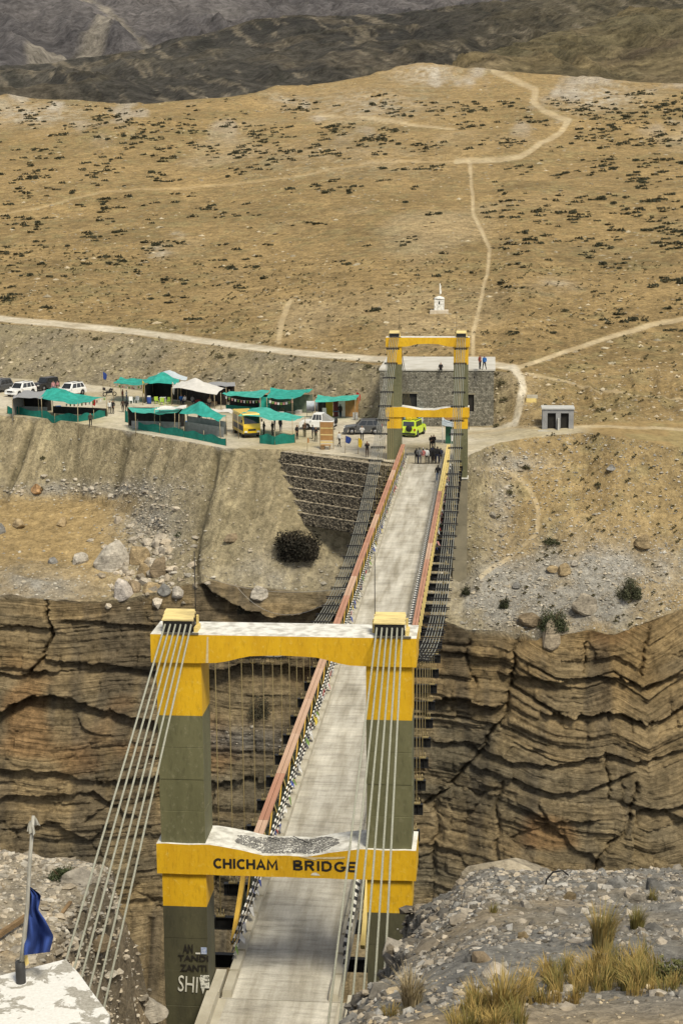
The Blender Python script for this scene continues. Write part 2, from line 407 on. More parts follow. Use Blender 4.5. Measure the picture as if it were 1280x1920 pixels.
bi2 = np.floor(s*4.6+.5*vnoise(x*.15, s*.3, 0, 23)); fine = (_h(bi2.astype(np.int64), np.floor(x*.12+bi2*.37).astype(np.int64), bi2.astype(np.int64)*0, 17)-.5)
bed = .26*fine+boff*.75+joff*.7+.22*prof*np.clip(thk, .3, 1.2)-.20*jcr
blk = (cid-.5)*1.6-.16*np.exp(-((f2-f1)/.05)**2)+.65*bed
pyf = PY-wfold*19
bandk = np.where(PX > 780, np.interp(pyf, [1150, 1255, 1270, 1345, 1360, 1420, 1440, 1500, 1530], [.30, .30, 1.05, 1.05, .32, .32, .65, .65, .4]), np.interp(PY, [1120, 1230, 1350, 1440, 1520], [.8, .9, .7, .9, .5]))
massive = np.maximum(massive, np.where(PX > 780, .75*(1-sstep(1240, 1272, pyf)), 0))
bed = bed*bandk
disp = bed*(1-massive)+blk*massive
disp += 1.1*fbm(x*.09, z*.11, 3.3, 3, 51)+.30*fbm(x*.7, z*.8, y*.3, 4, 52)+.10*fbm(x*2.2, z*2.6, 0, 3, 53)
def undercut(pts, depth, h, back=0.25):
    """a ledge: rock just below the line is eaten back, just above it stands proud"""
    global disp
    pts = np.array(pts, float)
    ly = np.interp(PX, pts[:, 0], pts[:, 1])+3*vnoise(PX*.08, 0, 0, int(depth*10))
    w_ = sstep(pts[0, 0]-18, pts[0, 0]+12, PX)*(1-sstep(pts[-1, 0]-12, pts[-1, 0]+18, PX))
    d = PY-ly
    disp = disp-depth*w_*np.where(d > 0, np.clip(1-d/h, 0, 1)**1.4, 0)+depth*back*w_*np.where((d <= 0) & (d > -h), 1+d/h, 0)
def crack(pts, wpx, depth):
    global disp
    disp = disp-.5*depth*np.exp(-(polydist(PX+7*vnoise(PY*.05, 3.3, 0, 24)+3*vnoise(PY*.2, PX*.02, 0, 25), PY, pts)/(wpx*.6))**2)
for a in [([(-60, 1352), (0, 1332), (50, 1306), (110, 1299), (180, 1322), (300, 1347), (330, 1350)], 2.8, 48),
          ([(85, 1234), (120, 1240), (200, 1246), (300, 1260), (330, 1262)], 1.5, 24),
          ([(-60, 1262), (0, 1262), (60, 1268), (80, 1255)], 1.1, 20),
          ([(-60, 1445), (0, 1437), (100, 1440), (200, 1462), (300, 1450)], 1.1, 30),
          ([(-60, 1178), (40, 1174), (100, 1180)], .8, 22), ([(120, 1165), (220, 1168), (300, 1170)], .9, 18),
          ([(-60, 1500), (80, 1490), (180, 1480), (250, 1530)], 1.0, 30),
          ([(385, 1096), (440, 1128), (520, 1152), (590, 1140), (650, 1122)], 3.0, 60, .5),
          ([(385, 1255), (460, 1240), (560, 1250), (650, 1260)], 2.6, 70),
          ([(385, 1465), (450, 1460), (560, 1470), (640, 1460)], 1.2, 40),
          ([(795, 1312), (840, 1303), (880, 1310), (935, 1322)], 4.0, 26, .3),
          ([(945, 1262), (980, 1270), (1050, 1277), (1100, 1268), (1180, 1276), (1200, 1290), (1290, 1255)], 1.5, 26),
          ([(1025, 1338), (1080, 1346), (1130, 1332), (1170, 1340), (1210, 1359), (1240, 1352), (1290, 1316)], 2.3, 30),
          ([(820, 1395), (880, 1390), (900, 1398)], .9, 18),
          ([(885, 1402), (960, 1425), (1040, 1436), (1130, 1410), (1200, 1425), (1290, 1402)], 1.1, 22),
          ([(870, 1430), (960, 1460), (1040, 1490), (1120, 1475), (1180, 1450)], 1.0, 22),
          ([(960, 1512), (1040, 1538), (1110, 1530)], .9, 18),
          ([(1180, 1525), (1240, 1512), (1300, 1495)], 1.3, 30)]:
    undercut(*a)
for a in [([(88, 1060), (94, 1110), (93, 1200), (82, 1235), (60, 1262)], 4.5, 2.6),
          ([(965, 1195), (968, 1250), (952, 1330), (905, 1405), (850, 1470), (800, 1510)], 6, 1.8),
          ([(1110, 1640), (1150, 1570), (1185, 1525), (1188, 1470)], 6, 1.8),
          ([(1097, 1205), (1097, 1262)], 3, 1.2), ([(940, 1470), (930, 1560), (945, 1640)], 6, 1.2),
          ([(1135, 1420), (1140, 1500)], 4, 1.1), ([(1212, 1180), (1205, 1270)], 5, 1.4),
          ([(880, 1190), (876, 1240), (895, 1290)], 5, 1.2), ([(820, 1480), (815, 1640)], 8, 1.4)]:
    crack(*a)
kC = np.where(isC, 1.0, 0.0)*np.where(isC, 1-.75*sstep(.93, 1.0, vfrac), 0)
y -= disp*kC
z += np.where(isC, .22*(disp-bed)*kC, 0)*0
# --- rock ribs reaching up through the shelf, scree gullies, hill undulation
kS = np.where(isS, 1.0, 0.0)
lowshelf = np.where(REG == 1, 1-sstep(.0, .55, vfrac), 0)
rockrib = np.clip(fbm(x*.12, y*.12, z*.12, 3, 61)+.12, 0, 1)*lowshelf
led = np.floor(s*1.1)/1.1
z += kS*(.30*fbm(x*.25, y*.25, z*.2, 4, 62)+.16*fbm(x*1.1, y*1.1, z, 4, 63))+rockrib*1.3*np.abs(np.sin(s*3.0))
rill = np.zeros_like(x)
for pts, wpx, dep in [([(65, 778), (40, 860), (8, 935)], 6, .6), ([(240, 812), (228, 870), (215, 925)], 8, .9), ([(238, 812), (250, 840)], 5, .5),
                      ([(408, 845), (398, 905), (378, 970), (368, 1040), (370, 1090)], 6, 1.0), ([(430, 845), (420, 870)], 10, .5),
                      ([(150, 795), (140, 900)], 7, .3), ([(320, 830), (300, 930)], 10, .4), ([(480, 850), (470, 960)], 8, .35)]:
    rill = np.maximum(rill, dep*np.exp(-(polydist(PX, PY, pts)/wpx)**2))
rill += .55*np.clip(ridged(PX*.03+.01*PY, PY*.003, 0, 3, 64)-.25, 0, 1)*np.where(REG == 2, sstep(0, .2, vfrac)*(1-sstep(.75, 1, vfrac)), 0)*(PX < 560)
z -= rill*kS
z += np.where(isT, .04*fbm(x*.3, y*.3, 0, 3, 65), 0)
z += np.where(isB, np.sin(vfrac*math.pi), 0)*(.7*fbm(x*.2, y*.2, z*.2, 3, 66)+.55*ridged(x*.35, z*.5, 0, 4, 67)-.3+.25*fbm(x*1.2, z*1.2, 0, 3, 68))
hillk = np.where(REG >= 6, sstep(6, 7.3, REG+vfrac), 0)
z += hillk*(1.1*fbm(x*.02, y*.02, 0, 3, 68)+.30*fbm(x*.12, y*.12, 0, 4, 69))
z += np.where(REG >= 10, 1, 0)*np.clip(ridged(x*.02, y*.012, 0, 4, 70)-.2, 0, 1)*3.5*sstep(10, 12.2, REG+vfrac)*(1-sstep(880, 960, PX)*(1-sstep(1010, 1080, PX)))

# --- what the ground is made of
col = np.zeros(P.shape)
nz = fbm(x*.06, y*.06, z*.06, 4, 71); nz2 = fbm(x*.4, y*.4, z*.4, 4, 72)
hc = mixv(TAN, TAN2, np.clip(.5+.9*nz, 0, 1))
hc = mixv(hc, np.array((.20, .175, .085)), sstep(.05, .5, nz2+nz*.5)*.45)          # sparse dry herbs
hc = mixv(hc, PALE, sstep(.3, .65, fbm(x*.03, y*.015, 0, 4, 73))*.35)
pale_rock = sstep(.2, .55, fbm(PX*.012, PY*.02, 0, 4, 74))*sstep(300, 190, PY)*np.where(REG >= 9, 1, 0)
hc = mixv(hc, np.array((.40, .36, .30)), pale_rock*.7)
for (cx, cy, rx, ry, a) in [(60, 215, 90, 20, .7), (700, 200, 110, 30, .5), (800, 140, 60, 16, .8), (1120, 180, 70, 26, .8), (300, 468, 18, 10, .9), (330, 440, 14, 5, .8), (1040, 540, 40, 14, .5), (540, 190, 40, 10, .5), (640, 300, 200, 30, .2)]:
    hc = mixv(hc, np.array((.42, .38, .31)), a*np.exp(-((PX-cx)/rx)**2-((PY-cy)/ry)**2)*np.clip(.6+1.3*nz2, 0, 1))
ec = mixv(EARTH, PALE*.92, np.clip(.35+.8*fbm(PX*.02, PY*.006, 0, 4, 75), 0, 1)*.6)
tong = fbm(PX*.045+PY*.012, PY*.009, 0, 4, 175)
ec = mixv(ec, np.array((.205, .172, .105)), sstep(-.02, .22, tong+.0016*(PY-870))*.6)       # finer dark earth slid down in tongues
ec = mixv(ec, np.array((.37, .31, .19)), sstep(.12, .35, fbm(PX*.06+PY*.016, PY*.012, 1, 4, 176))*.6)
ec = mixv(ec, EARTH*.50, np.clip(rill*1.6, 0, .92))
sc_ = ec.copy()
shelf = sstep(900, 950, PY)*(1-sstep(170, 300, PX+.25*(PY-1000)))                       # tan shelf on the left
sc_ = mixv(sc_, TAN*1.02, shelf*.85)
right = sstep(880, 960, PX)
sc_ = mixv(sc_, hc, right*.8)
gy = np.exp(-((PX-1050)/150)**2-((PY-1110)/75)**2)*1.6+np.exp(-((PX-940)/70)**2-((PY-1130)/60)**2)*.9+np.exp(-((PX-1180)/90)**2-((PY-1060)/35)**2)*.9
gy += np.exp(-((PX-60)/110)**2-((PY-1110)/35)**2)*.9+np.exp(-((PX-285)/60)**2-((PY-985)/70)**2)*.8+np.exp(-((PX-150)/170)**2-((PY-915)/14)**2)*.8+np.exp(-((PX-520)/110)**2-((PY-1080)/50)**2)*.5+np.exp(-((PX-470)/120)**2-((PY-1390)/40)**2)*.8
gy += np.exp(-((PX-940)/26)**2-((PY-950)/60)**2)*.7+np.exp(-((PX-960)/60)**2-((PY-870)/18)**2)*.8
sc_ = mixv(sc_, GREY, np.clip(gy*(.75+.9*nz2), 0, .92))
sc_ = mixv(sc_, CGREY*1.3, np.clip(rockrib*2, 0, .7)*(1-np.clip(gy, 0, 1)))
cc = mixv(OCHRE, CGREY, np.clip(.42+.9*fbm(x*.06, s*.22, 0, 4, 76)+.35*(_h(bi.astype(np.int64), bi.astype(np.int64)*0, bi.astype(np.int64)*0, 9)-.5), 0, 1))
cc = mixv(cc, np.array((.31, .235, .125)), sstep(.2, .6, fbm(x*.15, z*.25, 0, 3, 77))*.6)
cc = mixv(cc, np.array((.36, .225, .085)), .38*np.clip(.5+1.2*fbm(x*.2, z*.2, 2, 3, 177), 0, 1)*np.where(PX > 780, 1-sstep(1290, 1370, PY), .35*(1-sstep(1260, 1330, PY))))
cc = mixv(cc, np.array((.085, .075, .06)), sstep(.12, .5, fbm(x*.35, z*.06, 0, 4, 78)+.1*sstep(1400, 1460, PY))*.55)   # water stains
cc = mixv(cc, np.array((.30, .16, .06)), sstep(.3, .6, fbm(x*.1, z*.14, 5, 3, 79))*.5)
cc = mixv(cc, GREY*.8, np.clip(np.exp(-((PX-460)/110)**2-((PY-1385)/30)**2), 0, 1)*.8)
bc = mixv(EARTH*.9, np.array((.20, .17, .115)), np.clip(.5+nz2*1.2, 0, 1))
bc = mixv(bc, TAN, .45*sstep(900, 1000, PX)+.25*sstep(-.1, .4, nz))
tc = mixv(DUST*.9, EARTH*1.15, np.clip(.4+1.0*fbm(x*.12, y*.12, 0, 4, 80), 0, 1))
tc = mixv(tc, hc, sstep(1060, 1130, PX)); bc = mixv(bc, hc, sstep(980, 1060, PX)*.85)
col = np.where(isC[..., None], cc, col); col = np.where(isS[..., None], sc_, col)
col = np.where(isT[..., None], tc, col); col = np.where(isB[..., None], bc, col); col = np.where(isH[..., None], hc, col)
# --- roads and paths: worn into the ground, each its own piece of it
wob = 3*vnoise(PX*.03, PY*.03, 0, 81)
paths = [('dirt_road', [(-520, 566), (0, 598), (100, 606), (250, 622), (400, 642), (550, 660), (700, 674), (800, 676), (930, 684), (965, 690)], 9.5, 1.3, .95, DUST),
         ('dirt_road', [(965, 690), (1000, 680), (1050, 662), (1100, 645), (1150, 630), (1220, 612), (1280, 599), (1500, 560)], 6, 1.2, .95, PALE),
         ('dirt_path', [(960, 690), (975, 708), (980, 730), (968, 770), (966, 795), (935, 806), (890, 815)], 9, 1, .9, DUST),
         ('dirt_path', [(880, 813), (950, 804), (1010, 800), (1075, 801), (1150, 800), (1220, 802), (1300, 808)], 4, 1.3, .85, PALE),
         ('dirt_path', [(885, 668), (886, 620), (893, 590), (912, 520), (917, 460), (905, 430), (888, 400), (885, 360), (883, 320), (880, 300)], 4.5, 1, .8, PALE),
         ('dirt_path', [(1065, 232), (1045, 252), (1010, 270), (990, 285), (975, 292), (930, 297), (855, 302)], 7, 1.4, .8, PALE),
         ('dirt_path', [(925, 131), (960, 145), (1000, 165), (1000, 190), (1020, 210), (1050, 225), (1066, 232)], 8, 1.2, .75, PALE),
         ('dirt_path', [(-50, 405), (80, 385), (200, 362), (300, 355), (420, 345), (520, 335), (700, 305), (860, 300)], 2.5, 1.2, .28, PALE),
         ('dirt_path', [(600, 215), (690, 226), (760, 232), (850, 242)], 5, 1.4, .6, PALE),
         ('dirt_path', [(985, 700), (1060, 716), (1120, 730), (1290, 745)], 4, 1.3, .6, PALE),
         ('dirt_path', [(895, 878), (955, 886), (990, 915), (1010, 960), (1006, 1000), (960, 1040), (900, 1082)], 5, 1, .6, PALE),
         ('dirt_path', [(520, 640), (525, 600), (545, 560)], 6, 1, .5, PALE), ('dirt_path', [(0, 250), (20, 270)], 4, 1, .3, PALE)]
pid = np.zeros(PX.shape, int)
for i, (nm, pts, hw, ysc, op, pc) in enumerate(paths):
    if i == 12: continue
    d = polydist(PX+wob, PY+wob*.4, pts, ysc)
    ok = REG >= (4 if i < 3 else 1)
    k = np.where(ok, 1-sstep(hw*.45, hw*1.1, d*(1+.15*nz2)), 0)
    col = mixv(col, pc, k*op*np.clip(.85+.4*nz2, 0, 1))
    pid = np.where((k > .5) & (REG != 3), i+1, pid)
    z -= k*.12*hillk
col = np.clip(col*(1+.12*nz2[..., None]), .01, .8)

# the gorge floor below the picture and the back of the ridge close the sheet
front = np.stack([x[:1]*0+cols_px/20-32, y[:1]*0+70, z[:1]*0-85], -1); mid_ = np.stack([x[:1], y[:1]*0+94, z[:1]*0-70], -1)
back = np.stack([x[-1:]*1.15, y[-1:]+140, z[-1:]-45], -1); back2 = np.stack([x[-1:]*1.6, y[-1:]+500, z[-1:]-120], -1)
G = np.concatenate([front, mid_, np.stack([x, y, z], -1), back, back2]); GC = np.concatenate([col[:1], col[:1], col, col[-1:], col[-1:]])
GREG = np.concatenate([REG[:1], REG[:1], REG, REG[-1:], REG[-1:]]); GPID = np.concatenate([pid[:1]*0]*2+[pid]+[pid[-1:]*0]*2)
nr = len(G); idx = np.arange(nr*NC).reshape(nr, NC)
Q = np.stack([idx[:-1, :-1], idx[:-1, 1:], idx[1:, 1:], idx[1:, :-1]], -1).reshape(-1, 4)
fr = GREG[:-1, :-1].reshape(-1); fp = GPID[:-1, :-1].reshape(-1)
gv = G.reshape(-1, 3); gc = GC.reshape(-1, 3); gc4 = np.concatenate([gc, np.concatenate([s[:1]-30, s[:1]-10, s, s[-1:], s[-1:]]).reshape(-1, 1)], 1)
def piece(name, sel, mat):
    v, f, c = compact(gv, Q[sel], gc4)
    o = link(name, np_mesh(name, v, f, mat, True, c)); o['kind'] = 'structure'; return o
piece('gorge_cliff', (fr == 0), M_CLIFF)
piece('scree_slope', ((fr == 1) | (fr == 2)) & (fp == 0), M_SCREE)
piece('terrace_ground', (fr == 3) & (fp == 0), M_TERR)
piece('road_bank', (fr == 4) & (fp == 0), M_SCREE)
piece('hillside', (fr >= 5) & (fp == 0), M_HILL)
piece('dirt_road', (fp == 1), M_TERR); piece('dirt_road', (fp == 2), M_TERR)
for i in range(3, 13):
    if (fp == i).any(): piece('dirt_path', fp == i, M_TERR)
# a coarse copy for finding the ground under things
cs = idx[::3, ::3]; cq = np.stack([cs[:-1, :-1], cs[:-1, 1:], cs[1:, 1:], cs[1:, :-1]], -1).reshape(-1, 4)
_cv, _cf, _ = compact(gv, cq)
BVH = BVHTree.FromPolygons(_cv.tolist(), _cf.tolist())
def hit(px, py):
    """where the line of sight through a photo point meets the far ground"""
    d = V(rays(px, py)).normalized(); h = BVH.ray_cast(V(CAM), d); return h[0]
def ground(x, y):
    h = BVH.ray_cast(Vector((x, y, 200)), Vector((0, 0, -1))); return h[0].z if h[0] else 0.0

# ------------------------------------------------------------------ mountains behind
def range_sheet(name, lns, nrows, amp, freq, colf, mat, seed, ncol=260, x0=-520, x1=1800):
    cx = np.linspace(x0, x1, ncol); pts = []; tt = []
    ls = [(np.interp(cx, [k[0] for k in L_], [k[1] for k in L_]), np.interp(cx, [k[0] for k in L_], [k[2] for k in L_])) for L_ in lns]
    W_ = [uy(cx, a, b) for a, b in ls]
    pys = []
    for i, n in enumerate(nrows):
        for k in range(n):
            t = k/n; pts.append(W_[i]*(1-t)+W_[i+1]*t); tt.append(np.full(ncol, (i+t)/len(nrows))); pys.append(ls[i][0]*(1-t)+ls[i+1][0]*t)
    pts.append(W_[-1]); tt.append(np.ones(ncol)); pys.append(ls[-1][0])
    p = np.array(pts); t = np.array(tt); py = np.array(pys); px = np.ones_like(py)*cx
    warp = .6*fbm(p[..., 0]*freq*.5, p[..., 1]*freq*.5, 0, 3, seed+9)
    h = ridged(p[..., 0]*freq+.8*p[..., 1]*freq*.5+warp, p[..., 1]*freq*.30+warp*.5, 0.0, 7, seed)
    p[..., 2] += amp*(h-.45)*np.sin(np.clip(t*1.05, 0, 1)*math.pi*.85+.3)
    c = colf(px, py, h, p)
    n, m_ = p.shape[:2]; ii = np.arange(n*m_).reshape(n, m_)
    q = np.stack([ii[:-1, :-1], ii[:-1, 1:], ii[1:, 1:], ii[1:, :-1]], -1).reshape(-1, 4)
    o = link(name, np_mesh(name, p.reshape(-1, 3), q, mat, True, np.clip(c, .01, .7).reshape(-1, 3))); o['kind'] = 'structure'; return o
def c_olive(px, py, h, p):
    a = fbm(p[..., 0]*.012, p[..., 1]*.012, 0, 4, 91)
    c = mixv(np.array((.225, .172, .090)), np.array((.135, .115, .066)), np.clip(.5+.9*a, 0, 1))
    c = mixv(c, np.array((.23, .18, .105)), sstep(.1, .5, fbm(p[..., 0]*.03, p[..., 1]*.01, 0, 4, 92))*.6)
    k = polydist(px, py, [(1130, 95), (1200, 80), (1270, 66)]); return mixv(c, np.array((.10, .075, .05)), np.exp(-(k/9)**2)*np.clip(.5+a, 0, 1))
range_sheet('hill', [[(820, 190, 820), (1800, 230, 820)], [(820, 132, 860), (880, 108, 900), (960, 92, 940), (1130, 88, 960), (1280, 74, 980), (1800, 50, 980)], [(820, 126, 900), (880, 98, 1000), (960, 72, 1080), (1060, 48, 1150), (1130, 32, 1200), (1280, 5, 1280), (1800, -60, 1400)], [(820, 190, 1200), (1280, 100, 1700), (1800, 60, 1800)]], [50, 50, 6], 14, .016, c_olive, M_MTN, 101, 200, 820, 1800)
def c_dark(px, py, h, p):  # dark grey-brown rock, with the cloud shade over it put into the colour
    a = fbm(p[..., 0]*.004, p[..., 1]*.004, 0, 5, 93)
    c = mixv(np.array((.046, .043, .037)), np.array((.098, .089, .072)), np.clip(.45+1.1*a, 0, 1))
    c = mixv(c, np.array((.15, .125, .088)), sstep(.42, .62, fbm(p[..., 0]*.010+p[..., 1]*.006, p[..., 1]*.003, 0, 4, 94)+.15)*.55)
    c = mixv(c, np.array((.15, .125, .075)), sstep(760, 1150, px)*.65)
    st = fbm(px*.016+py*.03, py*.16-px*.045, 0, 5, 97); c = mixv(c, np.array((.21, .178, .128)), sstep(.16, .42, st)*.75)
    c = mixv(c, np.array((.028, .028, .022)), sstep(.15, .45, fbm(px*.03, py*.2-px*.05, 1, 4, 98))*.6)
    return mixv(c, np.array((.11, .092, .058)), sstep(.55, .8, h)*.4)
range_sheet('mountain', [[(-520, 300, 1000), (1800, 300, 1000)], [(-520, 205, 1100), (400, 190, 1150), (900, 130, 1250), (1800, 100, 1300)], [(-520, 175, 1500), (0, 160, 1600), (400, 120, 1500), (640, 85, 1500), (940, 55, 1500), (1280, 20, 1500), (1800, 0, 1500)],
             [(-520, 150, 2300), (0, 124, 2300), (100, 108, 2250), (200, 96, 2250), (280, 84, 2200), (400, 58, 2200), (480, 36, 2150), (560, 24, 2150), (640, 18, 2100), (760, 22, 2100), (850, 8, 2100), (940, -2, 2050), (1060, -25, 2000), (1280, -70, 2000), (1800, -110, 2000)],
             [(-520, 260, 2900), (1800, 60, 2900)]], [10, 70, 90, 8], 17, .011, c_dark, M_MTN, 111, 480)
M_FAR = terrain_mat('far_mountain_rock', 0.04, 40.0, var=0.35, pebble=0)
def c_far(px, py, h, p):
    a = fbm(p[..., 0]*.0016, p[..., 1]*.0016, p[..., 2]*.003, 5, 95)
    c = mixv(np.array((.080, .075, .077)), np.array((.145, .133, .130)), np.clip(.5+1.1*a, 0, 1))
    c = mixv(c, np.array((.17, .158, .145)), sstep(.25, .55, fbm(p[..., 0]*.003, p[..., 2]*.004, 0, 5, 96))*.6)
    k = np.minimum(polydist(px, py, [(160, -10), (190, 15), (215, 40), (205, 60), (165, 82), (120, 95), (60, 106)]), polydist(px, py, [(215, 40), (250, 62), (280, 80)])+3)
    return mixv(c, np.array((.26, .232, .19)), (1-sstep(5, 15, k+5*a))*.85)
range_sheet('mountain', [[(-520, 260, 3600), (1800, 260, 3600)], [(-520, 130, 4200), (0, 118, 4300), (280, 95, 4500), (640, 50, 4700), (1800, 10, 4900)], [(-520, -20, 6200), (0, -10, 6300), (300, 20, 6000), (640, -25, 6400), (1800, -60, 6500)], [(-520, -330, 8500), (300, -260, 8600), (900, -300, 8500), (1800, -260, 8500)], [(-520, 100, 11000), (1800, 100, 11000)]], [8, 70, 60, 6], 120, .0030, c_far, M_FAR, 121, 360)

# ------------------------------------------------------------------ near side of the gorge
XK = [-60, -14, -7, -5.6, -4.9, -4.4, -2.6, 0, 2.0, 2.9, 3.5, 4.1, 4.9, 6.5, 9, 14, 60]
YK = [-80, -56, -50, -44, -38, -32, -27, -22, -19, -17, -14, -12, -10, -8, -6.5, -4, -2, 0, 3, 8]
def near_table():
    lf = np.interp(YK, [-80, -56, -50, -44, -38, -32, -27, -22, -17, -13, -11, -2.5, -1, 3, 8], [26, 24.9, 24.0, 21.2, 18.2, 15.2, 12.5, 10.2, 8.1, 6.9, 6.7, 6.45, 4, -14, -40])
    ce = np.interp(YK, [-80, -56, -50, -44, -38, -32, -26, -22, -20, -18.5, -17, -14, 8], [26, 24.9, 24.0, 21.2, 18.0, 15.0, 12.2, 10.2, 9.4, 7.8, 4, -.9, -1.1])
    rt = np.interp(YK, [-80, -56, -50, -44, -38, -32, -27, -22, -17, -13, -10, -8, -6, -4, 0, 8], [26, 24.9, 24.0, 21.4, 18.9, 16.3, 14.6, 13.0, 11.4, 10.1, 9.0, 8.0, 5, 0, -14, -45])
    H = np.zeros((len(YK), len(XK)))
    for j, yv in enumerate(YK):
        f = {-60: lf[j]+3, -14: lf[j]+.6, -7: lf[j], -5.6: lf[j], -4.9: lf[j]-.35}
        f[-4.4] = min(ce[j]+.2, lf[j]) if yv > -17 else lf[j]-.2
        for q in (-2.6, 0, 2.0): f[q] = ce[j]
        r_ = rt[j]; near = np.interp(yv, [-36, -27, -22, -17, -13], [0, .3, .6, .9, 1])
        f[2.9] = ce[j]*near+(ce[j]*.6+r_*.4)*(1-near)
        f[3.5] = np.interp(near, [0, 1], [r_-.7, min(r_-6.5, 3.2)]); f[4.1] = np.interp(near, [0, 1], [r_-.45, r_-3.2]); f[4.9] = np.interp(near, [0, 1], [r_-.3, r_-1.2])
        f[3.5] = max(f[3.5], ce[j]+.2) if yv < -9 else f[3.5]
        f[6.5] = r_; f[9] = r_+.15; f[14] = r_+.3; f[60] = r_+2
        if yv >= 0:
            for q in (-2.6, 0, 2.0, 2.9): f[q] = -1.1 if yv < 1 else -14 if yv < 5 else -45
            f[-4.4] = f[-2.6]; f[3.5] = min(f[3.5], f[2.9])
        H[j] = [f[q] for q in XK]
    return H
HT = near_table()
def axis(*seg):
    return np.unique(np.round(np.concatenate([np.linspace(a, b, n) for a, b, n in seg]), 4))
gx = axis((-60, -14, 24), (-14, -9, 26), (-9, 13, 270), (13, 20, 24), (20, 60, 24)); gy_ = axis((-80, -52, 24), (-52, -40, 40), (-40, -2, 320), (-2, 8, 30))
NX, NY = np.meshgrid(gx, gy_)
def bil(X, Y):
    i = np.clip(np.searchsorted(XK, X)-1, 0, len(XK)-2); j = np.clip(np.searchsorted(YK, Y)-1, 0, len(YK)-2)
    xk, yk = np.array(XK, float), np.array(YK, float)
    tx = (X-xk[i])/(xk[i+1]-xk[i]); ty = (Y-yk[j])/(yk[j+1]-yk[j])
    return (HT[j, i]*(1-tx)+HT[j, i+1]*tx)*(1-ty)+(HT[j+1, i]*(1-tx)+HT[j+1, i+1]*tx)*ty
NZ = bil(NX, NY)
for _ in range(5):                                    # soften the creases of the table
    q = NZ.copy(); q[1:-1] = (NZ[:-2]+2*NZ[1:-1]+NZ[2:])/4; q[:, 1:-1] = (q[:, :-2]+2*q[:, 1:-1]+q[:, 2:])/4; NZ = q
gyy, gxx = np.gradient(NZ, gy_, gx); steep = np.clip(np.hypot(gxx, gyy)-.6, 0, 1.6)/1.6
cut = ((NX > -4.4) & (NX < 3.0) & (NY > -15))*1.0
rough_ = (1-cut)
f1, f2, cid = worley(NX*.9+.4*fbm(NX*.8, NY*.8, NZ*.5, 2, 131), NY*.9+NZ*.7, 132)
rk = (cid-.5)*.7-.35*np.exp(-((f2-f1)/.08)**2)
NZ = NZ+rough_*(.22*fbm(NX*.35, NY*.35, 0, 4, 133)+.07*fbm(NX*1.7, NY*1.7, NZ*.5, 4, 134)+.035*fbm(NX*5, NY*5, NZ, 3, 137))
NXd = NX+rough_*steep*(.55*rk+.35*fbm(NZ*.9, NY*.9, NX*.3, 4, 135))*np.where(NX > 0, -1, 1)
NZ += rough_*steep*(.7*rk+.45*fbm(NX*2, NY*2, NZ*2, 4, 136))
kn = fbm(NX*.3, NY*.3, 0, 4, 141); kn2 = fbm(NX*1.3, NY*1.3, NZ*.4, 4, 142)
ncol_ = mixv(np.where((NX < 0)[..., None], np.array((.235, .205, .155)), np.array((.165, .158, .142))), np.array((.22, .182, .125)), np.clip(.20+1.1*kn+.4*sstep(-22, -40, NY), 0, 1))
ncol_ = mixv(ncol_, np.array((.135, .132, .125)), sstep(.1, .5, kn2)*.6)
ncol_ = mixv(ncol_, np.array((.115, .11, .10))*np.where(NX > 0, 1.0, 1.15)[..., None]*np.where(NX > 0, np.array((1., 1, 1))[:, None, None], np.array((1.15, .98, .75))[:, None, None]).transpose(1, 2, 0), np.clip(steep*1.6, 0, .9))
ncol_ = mixv(ncol_, np.array((.33, .255, .16)), sstep(.25, .55, fbm(NX*.5, NY*.5, NZ*.5, 4, 143))*np.where(NX > 0, .3, .7))
ncol_ = mixv(ncol_, np.array((.37, .285, .17)), sstep(-28, -33, NY)*.6)
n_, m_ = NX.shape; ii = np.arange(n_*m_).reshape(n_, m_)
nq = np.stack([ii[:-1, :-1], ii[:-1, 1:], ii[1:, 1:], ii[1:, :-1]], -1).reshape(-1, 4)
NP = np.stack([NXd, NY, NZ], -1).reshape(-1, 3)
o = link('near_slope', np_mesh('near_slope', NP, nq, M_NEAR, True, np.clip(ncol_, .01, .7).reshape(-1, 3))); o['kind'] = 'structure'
NB = BVHTree.FromPolygons(NP.tolist(), nq.tolist())
def nhit(px, py):
    h = NB.ray_cast(V(CAM), V(rays(px, py)).normalized()); return h[0]
def nground(x, y):
    h = NB.ray_cast(Vector((x, y, 200)), Vector((0, 0, -1))); return h[0].z if h[0] else 0.0
# ================================================================== BRIDGE
LSP = 117.66; Z1, Z2, H1, H2, DB = 12.62, 5.45, .95, 1.05, 1.7
def paint_mat(name, c1, c2, c3, scale=1.2, rough=0.62, streak=True):
    mt, n, l, b = new_mat(name)
    vec = n.new('ShaderNodeTexCoord').outputs['Object']
    mp = n.new('ShaderNodeMapping'); mp.inputs['Scale'].default_value = (1, 1, .25); l.new(vec, mp.inputs[0])
    t1 = noise_node(n, l, mp.outputs[0], scale, 6, .6); t2 = noise_node(n, l, vec, scale*5, 6, .7); t3 = noise_node(n, l, mp.outputs[0], scale*9, 5, .6)
    c = ramp(n, l, t1.outputs['Fac'], [(.35, c2), (.62, c1)]).outputs[0]
    c = mixc(n, l, ramp(n, l, t2.outputs['Fac'], [(.56, 0.0), (.72, .6)]).outputs[0], c, c3)
    c = mixc(n, l, ramp(n, l, t3.outputs['Fac'], [(.33, .32), (.48, 0.0)]).outputs[0], c, tuple(q*.45 for q in c2))
    l.new(c, b.inputs['Base Color']); b.inputs['Roughness'].default_value = rough; b.inputs['Specular IOR Level'].default_value = .35
    bump(n, l, b, t2.outputs['Fac'], .35, .02); return mt
M_YEL = paint_mat('yellow_paint', (.63, .375, .010), (.52, .29, .008), (.70, .52, .12))
